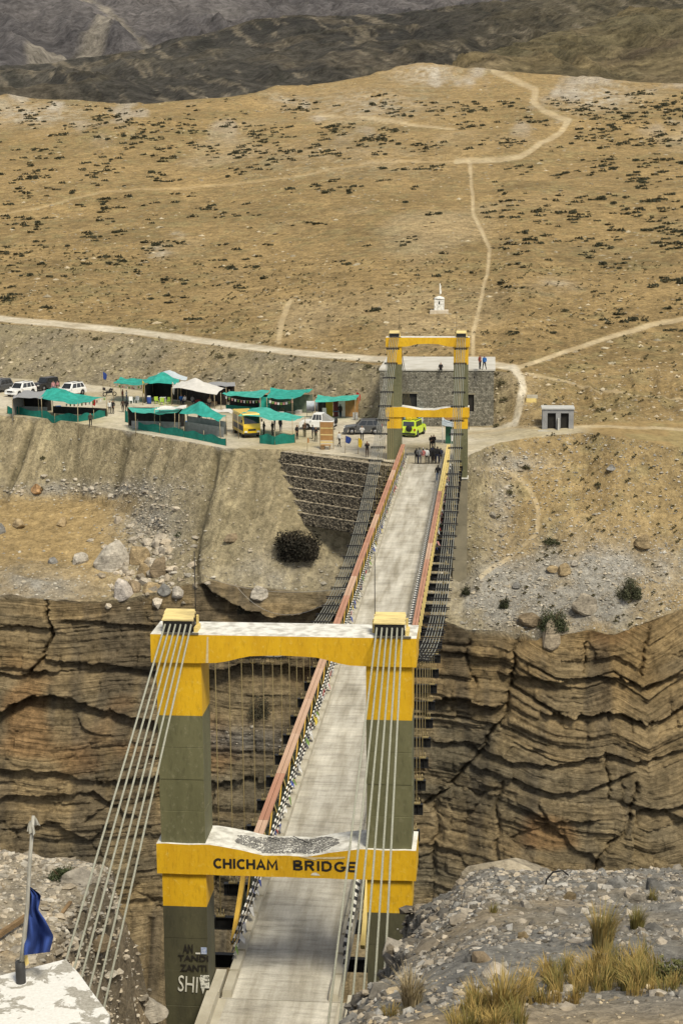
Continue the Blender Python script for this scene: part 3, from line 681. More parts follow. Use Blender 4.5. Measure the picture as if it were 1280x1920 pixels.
M_OLV = paint_mat('olive_paint', (.135, .130, .066), (.095, .093, .046), (.22, .21, .13))
M_OLVD = paint_mat('dark_olive_paint', (.075, .071, .040), (.048, .046, .028), (.11, .10, .06))  # darker olive for the lower part of the near columns
M_WHT = pm('white_wash', (.66, .65, .60), (.40, .385, .34), 3, .8, .3, 20, lo=.36, hi=.58)
M_CONC = pm('concrete', (.44, .41, .33), (.34, .31, .24), 1.5, .9, .4, 12)
M_PIER = pm('pier_concrete', (.235, .205, .14), (.165, .145, .10), .8, .9, .3, 8)
M_CABLE = pm('galvanised_cable', (.47, .47, .38), (.33, .33, .26), 30, .5, .6, 120, metal=.35)
M_SPAN = pm('weathered_span_cable', (.33, .33, .29), (.20, .20, .17), 30, .55, .6, 120, metal=.35)
M_BLK = pm('black_steel', (.022, .022, .022), (.012, .012, .012), 8, .5, metal=.2)
M_STEEL = pm('dull_steel', (.20, .19, .16), (.13, .12, .10), 8, .5, metal=.5)
M_ROD = pm('yellowed_rod', (.36, .29, .14), (.26, .2, .09), 6, .5, metal=.3)
M_RED = pm('red_primer', (.42, .225, .15), (.31, .15, .095), .9, .8, .3, 20, stretch=(1, .3, 1))
M_REDP = pm('faded_red_primer', (.50, .345, .25), (.40, .25, .165), .9, .8, .3, 20, stretch=(1, .3, 1))
M_PYEL = pm('pale_yellow_paint', (.66, .52, .20), (.55, .42, .15), 2, .75, .3, 20)
M_DYEL = pm('ochre_yellow_paint', (.58, .37, .06), (.46, .28, .04), 2, .7, .3, 20)
M_GRN = pm('dark_green_steel', (.05, .06, .035), (.03, .035, .02), 4, .6)
def deck_mat():
    mt, n, l, b = new_mat('worn_concrete_deck')
    pos = n.new('ShaderNodeNewGeometry').outputs['Position']
    mp = n.new('ShaderNodeMapping'); mp.inputs['Scale'].default_value = (1.0, .10, 1); l.new(pos, mp.inputs[0])
    mq = n.new('ShaderNodeMapping'); mq.inputs['Scale'].default_value = (.35, 2.4, 1); l.new(pos, mq.inputs[0])
    a = noise_node(n, l, mp.outputs[0], 1.3, 5, .6); t = noise_node(n, l, mq.outputs[0], 1.3, 7, .75); f = noise_node(n, l, pos, 14, 5, .7); g = noise_node(n, l, pos, .55, 5, .6)
    c = ramp(n, l, a.outputs['Fac'], [(.33, (.275, .25, .195)), (.5, (.41, .385, .325)), (.66, (.53, .505, .44))]).outputs[0]
    c = mixc(n, l, 1.0, c, ramp(n, l, t.outputs['Fac'], [(.33, .66), (.5, 1.0), (.66, 1.12)]).outputs[0], 'MULTIPLY')
    c = mixc(n, l, 1.0, c, ramp(n, l, g.outputs['Fac'], [(.3, .82), (.7, 1.15)]).outputs[0], 'MULTIPLY')
    c = mixc(n, l, 1.0, c, ramp(n, l, f.outputs['Fac'], [(.3, .85), (.7, 1.1)]).outputs[0], 'MULTIPLY')
    l.new(c, b.inputs['Base Color']); b.inputs['Roughness'].default_value = .9; b.inputs['Specular IOR Level'].default_value = .2
    bump(n, l, b, t.outputs['Fac'], .4, .02); return mt
M_DECK = deck_mat()
def stripe_mat():
    mt, n, l, b = new_mat('black_white_banded_paint')
    vec = n.new('ShaderNodeTexCoord').outputs['Object']; sx = n.new('ShaderNodeSeparateXYZ'); l.new(vec, sx.inputs[0])
    k = n.new('ShaderNodeMath'); k.operation = 'MULTIPLY'; k.inputs[1].default_value = 1.55; l.new(sx.outputs['Y'], k.inputs[0])
    fr_ = n.new('ShaderNodeMath'); fr_.operation = 'FRACT'; l.new(k.outputs[0], fr_.inputs[0])
    gt = n.new('ShaderNodeMath'); gt.operation = 'GREATER_THAN'; gt.inputs[1].default_value = .5; l.new(fr_.outputs[0], gt.inputs[0])
    c = mixc(n, l, gt.outputs[0], (.02, .02, .022), (.68, .67, .62)); l.new(c, b.inputs['Base Color']); b.inputs['Roughness'].default_value = .6
    return mt
M_BW = stripe_mat()

BR = empty('suspension_bridge', (0, 0, 0), 0, 'long suspension bridge with yellow and olive concrete towers across the gorge', 'bridge')
def column(sx, y0, zb, near):
    xo, xi = 4.16, 2.68; mb = MB()
    lv = []
    z = zb
    cuts = [(zb, 0 if near else 3), ((0.9 if near else -1.9), 2 if near else 1), (3.2, 0), (Z2-H2, -1), (Z2, 1), (9.85, 0), (Z1-H1, -1)]
    zs = [c[0] for c in cuts]
    seq = [(zb, zs[1], 3 if not near else 2), (zs[1], 3.2, 1 if not near else 2), (3.2, Z2-H2-.003, 0), (Z2-H2-.003, Z2+.003, 5), (Z2+.003, 9.85, 1), (9.85, Z1-H1-.003, 0)]
    for a, b_, mi in seq:
        if mi == 5:
            mb.box((min(sx*4.1, sx*2.75), y0+.2, a), (max(sx*4.1, sx*2.75), y0+1.45, b_), 1); continue
        n = max(1, round((b_-a)/1.25)); h = (b_-a)/n
        for k in range(n):
            j = .010*math.sin(k*2.3+a); g = .012
            za, zc = a+k*h, a+(k+1)*h
            xs = sorted((sx*(xo+j), sx*(xi+j*.5)))
            mb.box((xs[0], y0+.12+j, za+(g if k else 0)), (xs[1], y0+1.55-j, zc), mi)
            if k: mb.box((xs[0]+.015, y0+.135, za-.002), (xs[1]-.015, y0+1.535, za+g+.001), mi)
        if mi == 3:
            mb.box((min(xs)-.10, y0+.02, b_-.14), (max(xs)+.10, y0+1.65, b_-.01), 4)
    return mb.build('column', [M_YEL, M_OLV, M_OLVD, M_PIER, M_WHT], BR, .012)
def beam(y0, upper):
    n = 24; top, bot = [], []
    for i in range(n+1):
        x_ = -4.3+8.6*i/n; k = max(0.0, 1-abs(x_)/2.6); k = k*k*(3-2*k)
        j = .012*math.sin(i*1.7)
        if upper: top.append((x_, Z1)); bot.append((x_, Z1-H1+.30*min(1, k*1.4)+j*(abs(x_) < 2.6)))
        else: top.append((x_, Z2-.30*min(1, k*1.3)+j)); bot.append((x_, Z2-H2+j*.5))
    mb = MB(); vs = []; fs = []; ms = []
    for yy in (y0, y0+DB):
        vs += [(a, yy, c) for a, c in top]+[(a, yy, c) for a, c in bot]
    N = n+1
    for i in range(n):
        fs.append((i, i+1, N+i+1, N+i)[::-1]); ms.append(0)
        fs.append((2*N+i, 2*N+i+1, 3*N+i+1, 3*N+i)); ms.append(0)
        fs.append((i, i+1, 2*N+i+1, 2*N+i)); ms.append(1)
        fs.append((N+i, N+i+1, 3*N+i+1, 3*N+i)[::-1]); ms.append(0)
    fs += [(0, N, 3*N, 2*N)[::-1], (n, N+n, 3*N+n, 2*N+n)]; ms += [0, 0]
    for f, q in zip(fs, ms): mb.add([vs[i] for i in f], [tuple(range(len(f)))], q)
    me = mb.mesh('beam', [M_YEL, M_WHT])
    import bmesh
    bm = bmesh.new(); bm.from_mesh(me); bmesh.ops.remove_doubles(bm, verts=bm.verts, dist=1e-4); bmesh.ops.recalc_face_normals(bm, faces=bm.faces); bm.to_mesh(me); bm.free()
    return link('beam', me, BR)
CX = {-1: [-3.85+.17*i for i in range(6)], 1: [3.02+.163*i for i in range(6)]}
M_HOOD = pm('worn_pale_boards', (.62, .50, .22), (.40, .32, .15), 2.2, .8, .4, 18, stretch=(.4, 3, 3), lo=.38, hi=.56)
def hood(sx, y0):
    xc = sum(CX[sx])/6; mb = MB()
    o = MB().box((xc-.48, y0+.22, Z1+.004), (xc+.46, y0+.80, Z1+.39)).build('saddle_hood', M_BLK, BR)  # black block stands in for the shaded slot under the planks
    for k in range(3):                               # three sloping planks
        a, b_ = k/3, (k+1)/3
        y_a, y_b = y0+.20+.62*a, y0+.20+.62*b_-.015; z_a, z_b = Z1+.40+.22*a, Z1+.40+.22*b_
        MB().add([(xc-.53, y_a, z_a), (xc+.52, y_a, z_a), (xc+.48, y_b, z_b), (xc-.49, y_b, z_b), (xc-.53, y_a, z_a+.04), (xc+.52, y_a, z_a+.04), (xc+.48, y_b, z_b+.04), (xc-.49, y_b, z_b+.04)],
                 [(3, 2, 1, 0), (4, 5, 6, 7), (0, 1, 5, 4), (1, 2, 6, 5), (2, 3, 7, 6), (3, 0, 4, 7)]).build('plank', M_HOOD, o)
    MB().box((xc+.50, y0+.30, Z1+.004), (xc+.62, y0+.9, Z1+.16)).box((xc+.50, y0+.72, Z1+.161), (xc+.57, y0+.85, Z1+.46)).build('side_block', M_PYEL, o)
    MB().box((xc-.58, y0+.6, Z1+.004), (xc-.49, y0+.9, Z1+.40)).build('side_block', M_PYEL, o)
    MB().bar((xc-.45, y0+.02, Z1+.03), (xc+.70, y0+.02, Z1+.03), .10, .05).build('sill', M_STEEL, o)
    return o
for y0, near in ((0, True), (LSP, False)):
    for sx in (-1, 1): column(sx, y0, -3.0 if near else -13.2, near)
    for up in (True, False):
        b_ = beam(y0, up)
        if near and not up: LOWB = b_; b_['label'] = 'near tower lower beam lettered CHICHAM BRIDGE'
    for sx in (-1, 1): hood(sx, y0)
    # aerial rods on top of the hoods
    for sx in (-1, 1):
        xc = sum(CX[sx])/6
        MB().tube([(xc+.5*(1 if sx < 0 else -1), y0+.7, Z1), (xc+.5*(1 if sx < 0 else -1), y0+.7, Z1+2.6)], .014, 5).build('lightning_rod', M_BLK, BR)
# --- lettering
def text_obj(body, xc, zc, width, height, mat, parent, y=-.010, off=.018, rot=0.0, name='lettering', ry=(math.pi/2, 0, 0)):
    cu = bpy.data.curves.new('t', 'FONT'); cu.body = body; cu.size = 1; cu.offset = off; cu.extrude = .004; cu.align_x = 'CENTER'; cu.resolution_u = 3
    o = bpy.data.objects.new('t', cu); C.objects.link(o)
    me = bpy.data.meshes.new_from_object(o.evaluated_get(bpy.context.evaluated_depsgraph_get())); bpy.data.objects.remove(o); me.name = name
    a = np.zeros(len(me.vertices)*3, np.float32); me.vertices.foreach_get('co', a); a = a.reshape(-1, 3)
    lo, hi = a.min(0), a.max(0); cxy = (lo+hi)/2
    a[:, 0] = (a[:, 0]-cxy[0])*width/(hi[0]-lo[0]); a[:, 1] = (a[:, 1]-cxy[1])*height/(hi[1]-lo[1])
    me.vertices.foreach_set('co', a.ravel()); me.materials.clear(); me.materials.append(mat); me.update()
    o = link(name, me, parent); o.location = (xc, y, zc); o.rotation_euler = (math.pi/2, rot, 0); return o
M_INK = pm('black_lettering', (.018, .016, .014), (.06, .045, .015), 5, .6, lo=.25, hi=.34)
M_SPRAY = pm('white_spray', (.70, .69, .62), (.45, .44, .38), 6, .8)
def at_front(px0, px1, py0, py1, Y=0.0):
    a, b_ = uy(px0, py0, Y), uy(px1, py1, Y); return (a[0]+b_[0])/2, (a[2]+b_[2])/2, abs(b_[0]-a[0]), abs(b_[2]-a[2])
def arc_(cx, cy, rx, ry, a0, a1, n=10): return [(cx+rx*math.cos(R(a0+(a1-a0)*k/n)), cy+ry*math.sin(R(a0+(a1-a0)*k/n))) for k in range(n+1)]
GLY = {'C': (.78, [arc_(.46, .5, .36, .42, 48, 312)]), 'H': (.80, [[(.10, 0), (.10, 1)], [(.70, 0), (.70, 1)], [(.19, .5), (.61, .5)]]), 'I': (.26, [[(.13, 0), (.13, 1)]]),
       'A': (.86, [[(.08, 0), (.43, .93), (.78, 0)], [(.27, .30), (.59, .30)]]), 'M': (1.0, [[(.10, 0), (.14, .96), (.50, .28), (.86, .96), (.90, 0)]]),
       'B': (.74, [[(.10, 0), (.10, 1)], [(.19, .92), (.44, .92), (.56, .84), (.56, .68), (.44, .59), (.19, .59)], [(.19, .42), (.48, .42), (.62, .34), (.62, .16), (.48, .08), (.19, .08)]]),
       'R': (.76, [[(.10, 0), (.10, 1)], [(.19, .92), (.46, .92), (.60, .82), (.60, .62), (.46, .52), (.19, .52)], [(.40, .43), (.66, 0)]]),
       'D': (.80, [[(.10, 0), (.10, 1)], [(.19, .92), (.42, .92), (.62, .78), (.68, .5), (.62, .22), (.42, .08), (.19, .08)]]),
       'G': (.86, [arc_(.46, .5, .36, .42, 48, 330), [(.50, .44), (.86, .44)]]), 'E': (.66, [[(.10, 0), (.10, 1)], [(.19, .92), (.60, .92)], [(.19, .5), (.54, .5)], [(.19, .08), (.60, .08)]])}
def painted_word(word, xc, zc, width, height, parent, t=.235):
    """brush lettering: every stroke a mitred ribbon 4 mm proud of the beam"""
    tot = sum(GLY[c][0] for c in word)+.10*(len(word)-1); sx_ = width/tot; x0 = xc-width/2; rr_ = random.Random(len(word))
    for ch in word:
        wg, strokes = GLY[ch]; mb = MB(); jz = rr_.uniform(-.02, .02)*height
        for st_ in strokes:
            pts_ = [Vector((x0+p_[0]*sx_, zc-height/2+p_[1]*height+jz)) for p_ in st_]; hw_ = t*height/2; L1, L2 = [], []
            for i, p_ in enumerate(pts_):
                d0 = (pts_[i]-pts_[i-1]).normalized() if i else None; d1 = (pts_[i+1]-pts_[i]).normalized() if i < len(pts_)-1 else None
                d0 = d0 or d1; d1 = d1 or d0; n_ = Vector((-(d0.y+d1.y), d0.x+d1.x)).normalized(); k_ = min(1.6, 1/max(.4, n_.dot(Vector((-d0.y, d0.x))))); L1.append(p_+n_*hw_*k_); L2.append(p_-n_*hw_*k_)
            for i in range(len(pts_)-1):
                mb.add([(q_.x, yy_, q_.y) for yy_ in (-.010,) for q_ in (L1[i], L1[i+1], L2[i+1], L2[i])], [(0, 1, 2, 3)])
        mb.build('letter', M_INK, parent); x0 += (wg+.10)*sx_
xc, zc, ww, hh = at_front(400, 521, 1609, 1631); painted_word('CHICHAM', xc, zc, ww, hh, LOWB)
xc, zc, ww, hh = at_front(549, 668, 1613, 1635); painted_word('BRIDGE', xc, zc, ww, hh, LOWB)
rg = random.Random(3)
def chip(pts, mat, parent, y=-.006, name='chipped_paint'):
    return MB().add([(float(uy(a, b_, 0)[0]), y, float(uy(a, b_, 0)[2])) for a, b_ in pts], [tuple(range(len(pts)))[::-1]]).build(name, mat, parent)
M_CHIP = pm('bare_plaster', (.60, .50, .30), (.46, .36, .18), 8, .9)
chip([(560, 1606), (590, 1607), (625, 1606.5), (648, 1606), (646, 1609), (622, 1611), (596, 1610), (590, 1613), (578, 1610)], M_CHIP, LOWB, -.0145)
chip([(582, 1641), (585, 1637), (592, 1636), (598, 1639), (600, 1642)], M_WHT, LOWB, -.006)
chip([(388, 1194), (391, 1194), (391, 1243), (386, 1243)], M_CHIP, LOWB, -.006).location.z = 0
# gravel and rods lying in the dip of the lower beam
rg2 = np.random.default_rng(4); gp, gs = [], []
while len(gp) < 2000:
    a, b_ = rg2.uniform(-1.75, 1.7), rg2.uniform(.18, 1.55)
    if ((a+.05)/1.8)**2+((b_-.85)/.72)**2*(1+.4*math.sin(a*4)) < 1:
        k = max(0.0, 1-abs(a)/2.6); k = k*k*(3-2*k); gp.append((a, b_, Z2-.30*min(1, k*1.3)+.01)); gs.append(rg2.uniform(.03, .075))
g_ = stones('gravel', np.array(gp), np.array(gs), M_STONE, rg2.uniform(.10, .26, (2000, 1))*np.array((1, .98, .93)), 5); g_.parent = LOWB
for a, b_ in (((-.75, 1.3), (-.25, .85)), ((.1, 1.4), (.7, .75)), ((1.2, 1.45), (1.75, 1.15))):
    MB().tube([(a[0], a[1], Z2-.18), (b_[0], b_[1], Z2-.15)], .015, 5).build('rebar', M_BLK, LOWB)
# graffiti and small posters on the near left column
GC_ = [o for o in BR.children if o.name.startswith('column')][0]
for body, px0, px1, py0, py1, mt in (('SHIV', 334, 390, 1830, 1862, M_SPRAY), ('AN', 343, 362, 1770, 1787, M_INK), ('TANDI', 334, 391, 1790, 1803, M_INK), ('ZANTI', 338, 388, 1808, 1822, M_INK)):
    xc, zc, ww, hh = at_front(px0, px1, py0, py1, .1); text_obj(body, xc, zc, ww, hh, mt, GC_, .095, .0 if body == 'SHIV' else .02, R(4) if body == 'SHIV' else 0, 'graffiti')
M_PAPER = pm('poster_paper', (.62, .62, .56), (.12, .12, .10), 14, .8, lo=.42, hi=.5); M_BLUEP = pm('blue_print', (.16, .22, .42), (.4, .45, .55), 12, .7)
for px0, px1, py0, py1, mt, nm in ((376, 393, 1828, 1853, M_PAPER, 'poster'), (377, 388, 1776, 1789, M_BLUEP, 'sticker'), (367, 376, 1786, 1789, M_WHT, 'sticker')):
    xc, zc, ww, hh = at_front(px0, px1, py0, py1, .1); MB().cbox((xc, .093, zc), (ww, .006, hh)).build(nm, mt, GC_)
# --- cables, one mesh each from anchor to anchor
YS, YE, ZS, ZM = .85, LSP+.85, 12.92, .7; YC, HALF = (YS+YE)/2, (YE-YS)/2
def cz(y): return ZM+(ZS-ZM)*((y-YC)/HALF)**2
nearend = {-1: [(127, 1792), (142, 1807), (156, 1822), (171, 1842), (184, 1860), (197, 1882)], 1: [(617, 1903), (638, 1903), (658, 1903), (678, 1903), (699, 1903), (717, 1903)]}
for sx in (-1, 1):
    for i in range(6):
        x0 = CX[sx][i]; ex, ey = nearend[sx][i]
        e = uy(ex, ey, -12.3 if sx < 0 else -13.2); s0 = np.array((x0, .25, ZS-.02)); e2 = e+(e-s0)*(.35 if sx > 0 else .30)
        MB().tube([e2, s0, (x0, YS, ZS+.02)], .031, 7).build('backstay_cable', M_CABLE, BR)
        ys = np.linspace(YS, YE, 64)
        o = MB().tube([(x0, yy, cz(yy)) for yy in ys], .030, 6).build('main_cable', M_SPAN, BR)
        ax = (-2.6 if sx < 0 else 3.7)+.13*(i-2.5)
        MB().tube([(x0, YE, ZS), (ax, YE+20, .3)], .034, 5).build('backstay_cable', M_STEEL, BR)
NP_ = 38; PITCHY = (YE-YS)/NP_
cl = MB().bar((-.66, 0, -.055), (.66, 0, -.055), .10, .05).bar((-.66, 0, .055), (.66, 0, .055), .10, .04)
for i in range(7): cl.box((-.53+.17*i-.016, -.03, -.12), (-.53+.17*i+.016, .03, .10))
CLM = cl.mesh('cable_clamp', M_BLK)
rod = MB().tube([(0, 0, 0), (0, 0, 1)], .019, 6).mesh('hanger', M_ROD)
shk = MB().tube([(.0, 0, .0), (.10, 0, .06), (.12, 0, .18), (.06, 0, .27), (-.06, 0, .27), (-.12, 0, .18), (-.10, 0, .06), (0, 0, 0)], .024, 5).mesh('shackle', M_ROD)
brk = MB().box((-.17, -.09, -.03), (.17, .09, .03))
for q in (-.12, 0, .12): brk.tube([(q, 0, 0), (q, 0, .26)], .02, 5)
BRK = brk.mesh('bracket', M_ROD)
fb = MB().box((-3.80, -.11, -.34), (3.72, .11, -.31)).box((-3.80, -.11, -.80), (3.72, .11, -.77)).box((-3.80, -.012, -.77), (3.72, .012, -.34))
for q in (-3.6, -3.0, 2.9, 3.5): fb.box((q-.01, -.10, -.77), (q+.01, .10, -.34))
FBM = fb.mesh('floor_beam', M_BLK)
for k in range(1, NP_):
    yk = YS+k*PITCHY
    f_ = link('floor_beam', FBM, BR); f_.location = (0, yk, 0)
    for sx in (-1, 1):
        xc = sum(CX[sx])/6; zc = cz(yk)
        c_ = link('cable_clamp', CLM, BR); c_.location = (xc, yk, zc); c_.rotation_euler = (math.atan(2*(ZS-ZM)*(yk-YC)/HALF**2), 0, 0)
        ln = zc-.1-(-.3)
        if ln > .2:
            h_ = link('hanger', rod, BR); h_.location = (xc, yk, -.3); h_.scale = (1, 1, ln)
            if ln > 1.5:
                s_ = link('shackle', shk, BR); s_.location = (xc, yk, zc-.36)
        q = link('bracket', BRK, BR); q.location = (xc, yk, -.27)
# --- deck, kerbs, stringers
MB().box((-2.25, .02, -.24), (1.78, 114.5, 0)).build('deck_slab', M_DECK, BR)
for q in (-1.9, -.9, .2, 1.3): MB().box((q-.1, .1, -.30), (q+.1, LSP, -.245)).build('stringer', M_BLK, BR)
KB = MB().add([(-.17, 0, 0), (.15, 0, 0), (.17, .0, .04), (.15, .05, .24), (-.15, .05, .24), (-.17, 1.5, 0), (.15, 1.5, 0), (.17, 1.5, .04), (.15, 1.45, .24), (-.15, 1.45, .24)],
             [(0, 1, 2, 3, 4), (9, 8, 7, 6, 5), (0, 5, 6, 1), (1, 6, 7, 2), (2, 7, 8, 3), (3, 8, 9, 4), (4, 9, 5, 0)]).mesh('kerb_block', M_CONC)
for k in range(76):
    for xk in (-2.05, 1.55):
        o = link('kerb_block', KB, BR); o.location = (xk, .05+k*1.56, .004)
# --- stiffening truss: chords of paired channels, posts, diagonals, banded guard rails
CHP = {}
def chord(x0, x1, y0, y1, mt):
    key = (round(x1-x0, 3), round(y1-y0, 3), mt.name)
    if key not in CHP:
        w2 = (x1-x0)/2; mb = MB()
        mb.box((0, 0, -.09), (w2-.012, y1-y0-.03, 0)).box((w2+.012, 0, -.09), (x1-x0, y1-y0-.03, 0)).box((.03, .02, -.14), (x1-x0-.03, y1-y0-.05, -.095))
        CHP[key] = mb.mesh('top_chord', mt)
    o = link('top_chord', CHP[key], BR); o.location = (x0, y0, 1.52); return o
TS = 6.8; SEG = (118.1-TS)/20
for k in range(20):
    y0 = TS+k*SEG
    chord(-2.70, -2.30, y0, y0+SEG, M_REDP if k < 6 and k % 3 != 1 else (M_RED if k % 4 else M_REDP))
    chord(2.03, 2.36, y0, y0+SEG, M_PYEL if k >= 15 else (M_RED if k % 5 else M_REDP))
    MB().box((-2.66, y0, -.02), (-2.36, y0+SEG-.03, .08)).build('bottom_chord', M_GRN, BR)
    MB().box((2.06, y0, -.02), (2.33, y0+SEG-.03, .08)).build('bottom_chord', M_GRN, BR)
PST = MB().box((-.05, -.06, 0), (.05, .06, 1.30)).mesh('post', M_GRN)
DGL = MB().bar((0, 0, 0), (0, 1.45, 1.28), .04, .13).mesh('diagonal', M_DYEL)
DGL2 = MB().bar((0, 0, 1.28), (0, 1.45, 0), .04, .10).mesh('diagonal', M_PYEL)
SLT = MB().bar((0, 0, 0), (0, .55, 1.30), .035, .26).mesh('slat', M_PYEL)
for k in range(71):
    yk = TS+.1+k*1.57
    for xk in (-2.5, 2.2):
        o = link('post', PST, BR); o.location = (xk, yk, .08)
    o = link('diagonal', DGL if k % 2 == 0 else DGL2, BR); o.location = (-2.42, yk+.06, .1)
    o = link('slat', SLT, BR); o.location = (2.38, yk+.1, .08)
    o = link('diagonal', DGL2 if k % 2 == 0 else DGL, BR); o.location = (2.14, yk+.06, .1)
for xk in (-2.16, 1.72):
    for zk in (.42, .74, 1.06):
        MB().tube([(0, 0, 0), (0, LSP-2.3, 0)], .034, 6).build('guard_rail', M_BW, BR).location = (xk, 2.0, zk)
for xk, mt_ in ((-2.5, M_DYEL), (2.2, M_PYEL)): MB().bar((xk, TS-2.6, .0), (xk, TS+.1, 1.42), .16, .22).build('end_post', mt_, BR)
# --- approach slab with its parapets
MB().box((-2.25, -16, -.30), (2.0, 0.0, -.012)).build('approach_slab', M_DECK, BR)
MB().prism([(-2.72, -.8), (-2.05, -.8), (-2.05, .0), (-2.30, .04), (-2.34, .30), (-2.72, .30)], 'y', -9, -.05).build('parapet', M_CONC, BR, .015)
MB().prism([(1.72, -.8), (2.40, -.8), (2.40, .32), (2.05, .32), (2.0, .04), (1.72, .0)], 'y', -9, -.05).build('parapet', M_CONC, BR, .015)
MB().box((-2.66, -.04, .0), (-2.30, 1.6, .26)).build('abutment_block', M_CONC, BR, .015)
MB().box((-2.25, 114.52, -.5), (1.78, LSP+5, -.012)).build('end_slab', pm('dusty_concrete', (.40, .36, .27), (.30, .27, .20), 1.2, .9, .3, 10), BR)
# far abutment under the deck end
MB().box((-2.6, LSP+1.72, -9), (2.4, LSP+4.5, -.26)).build('abutment_wall', M_PIER, BR)
# ================================================================== STONES, BOULDERS, PLANTS
rgn = np.random.default_rng(11)
gP = np.stack([x, y, z], -1)
def pick(weight, n):
    w_ = weight.ravel().clip(0); w_ = w_/w_.sum(); i = rgn.choice(w_.size, n, p=w_)
    # jitter between neighbours of the sheet
    r_, c_ = np.divmod(i, NC); r2 = np.clip(r_+1, 0, NR-1); c2 = np.clip(c_+1, 0, NC-1); t = rgn.random((n, 2))
    a = gP[r_, c_]; return a+(gP[r2, c_]-a)*t[:, :1]+(gP[r_, c2]-a)*t[:, 1:], i
area = (np.abs(np.gradient(y, axis=0))+np.abs(np.gradient(z, axis=0)))*np.abs(np.gradient(x, axis=1))
infr = np.interp(PX, [-300, -200, -20, 1300, 1480, 1560], [0, .6, 1, 1, .6, 0])
def stone_cols(n, base, var=.35, warm=.0):
    k = 1+rgn.uniform(-var, var, (n, 1)); t = rgn.random((n, 1))
    return np.clip(np.array(base)*k*(1-t*.5)+np.array((.30, .23, .14))*k*t*.5, .02, .75)
heap = np.exp(-((PX-285)/50)**2-((PY-985)/60)**2)*1.4+np.exp(-((PX-150)/170)**2-((PY-915)/12)**2)*1.2+np.exp(-((PX-300)/60)**2-((PY-1080)/40)**2)+.6*np.exp(-((PX-935)/25)**2-((PY-950)/60)**2)+.7*np.exp(-((PX-960)/60)**2-((PY-880)/16)**2)+.5*np.exp(-((PX-460)/110)**2-((PY-1385)/25)**2)
pts, i = pick(area*infr*np.where(isS, heap, np.where(isC, heap*.4, 0)), 2200)
sz = rgn.gamma(1.6, .12, len(pts)).clip(.10, 1.1); stones('loose_stones', pts, sz, M_STONE, stone_cols(len(pts), (.33, .305, .26)), 12)
pts, i = pick(area*infr*np.where(isS, np.where(PX < 700, .08, .25)+1.3*np.clip(gy, 0, 1.2), 0), 8000)
sz = rgn.gamma(2.2, .075, len(pts)).clip(.08, .6); stones('scree_stones', pts, sz, M_STONE, stone_cols(len(pts), (.30, .285, .245)), 13, low=True)
pts, i = pick(area*infr*np.where(REG == 4, 1.0, 0), 4000)
sz = rgn.gamma(2.2, .10, len(pts)).clip(.08, .7); stones('bank_stones', pts, sz, M_STONE, stone_cols(len(pts), (.31, .27, .20)), 14, low=True)
px_dens = 1/np.maximum(YY-CAM[1], 40)**2
hw = np.where(REG >= 5, (.25+np.clip(fbm(PX*.015, PY*.02, 0, 3, 201)+.1, 0, 1))*(1+2*pale_rock), 0)
pts, i = pick(area*infr*hw*(pid == 0)*np.minimum(px_dens*8e4, 3), 9000)
sz = (rgn.gamma(1.6, .11, len(pts))*(1+np.linalg.norm(pts-CAM, axis=1)/420)).clip(.1, 1.5); stones('hill_stones', pts, sz, M_STONE, stone_cols(len(pts), (.31, .27, .19)), 15, flat=.45, low=True)
pts, i = pick(area*np.where(isS | isC, np.exp(-((PX-275)/55)**2-((PY-1065)/42)**2), 0), 90)
sz = rgn.uniform(.45, 1.5, len(pts)); stones('broken_blocks', pts, sz, M_STONE, stone_cols(len(pts), (.36, .32, .26), .3), 26, flat=.85)
# right slope, with its shattered grey scree, small stones everywhere
pts, i = pick(area*infr*np.where(isS & (PX > 870), .6+np.clip(gy, 0, 1), 0), 6000)
sz = rgn.gamma(2.0, .07, len(pts)).clip(.07, .45); stones('scree_stones', pts, sz, M_STONE, stone_cols(len(pts), (.30, .29, .265)), 16, low=True)
# near side
nP = np.stack([NXd, NY, NZ], -1)
nd = np.linalg.norm(nP-CAM, axis=-1); proj = np.abs(np.gradient(NX, axis=1))*np.abs(np.gradient(NY, axis=0))
def npick(w_, n):
    w_ = w_.ravel().clip(0); w_ = w_/w_.sum(); i = rgn.choice(w_.size, n, p=w_); r_, c_ = np.divmod(i, NX.shape[1])
    r2 = np.clip(r_+1, 0, NX.shape[0]-1); c2 = np.clip(c_+1, 0, NX.shape[1]-1); t = rgn.random((n, 2))
    a = nP[r_, c_]; return a+(nP[r2, c_]-a)*t[:, :1]+(nP[r_, c2]-a)*t[:, 1:]
vis = (NY > -42) & (NY < -1) & (NX > -9) & (NX < 13)
rm = vis*(NX > 3.3)*(1+.8*steep)*(.25+np.clip(.4+1.3*fbm(NX*.35, NY*.35, 0, 3, 202), 0, 1.3))
pts = npick(proj*rm*(NY > -30)/np.maximum(nd, 10)**.4, 14000); sz = rgn.gamma(1.5, .042, len(pts)).clip(.03, .34)
stones('gravel', pts, sz, M_STONE, stone_cols(len(pts), (.205, .20, .188), .65), 17, flat=.75)
pts = npick(proj*vis*(NX > 3.0)*(NY > -28)*(NX < 7)*(.02+steep), 1300); sz = rgn.gamma(2.0, .09, len(pts)).clip(.10, .55)
stones('broken_rock', pts, sz, M_STONE, stone_cols(len(pts), (.135, .132, .125), .5), 27, flat=.8)
pts = npick(proj*vis*(NX > 1.5)*(NY < -26), 3000); sz = rgn.gamma(1.5, .03, len(pts)).clip(.015, .22)
stones('gravel', pts, sz, M_STONE, stone_cols(len(pts), (.33, .275, .19), .35), 18)
lmk = vis*(NX < -3.9)*(NY > -20)*(.3+np.clip(.5+1.3*fbm(NX*.4, NY*.4, 0, 3, 203), 0, 1.3))*(1+2.0*steep)
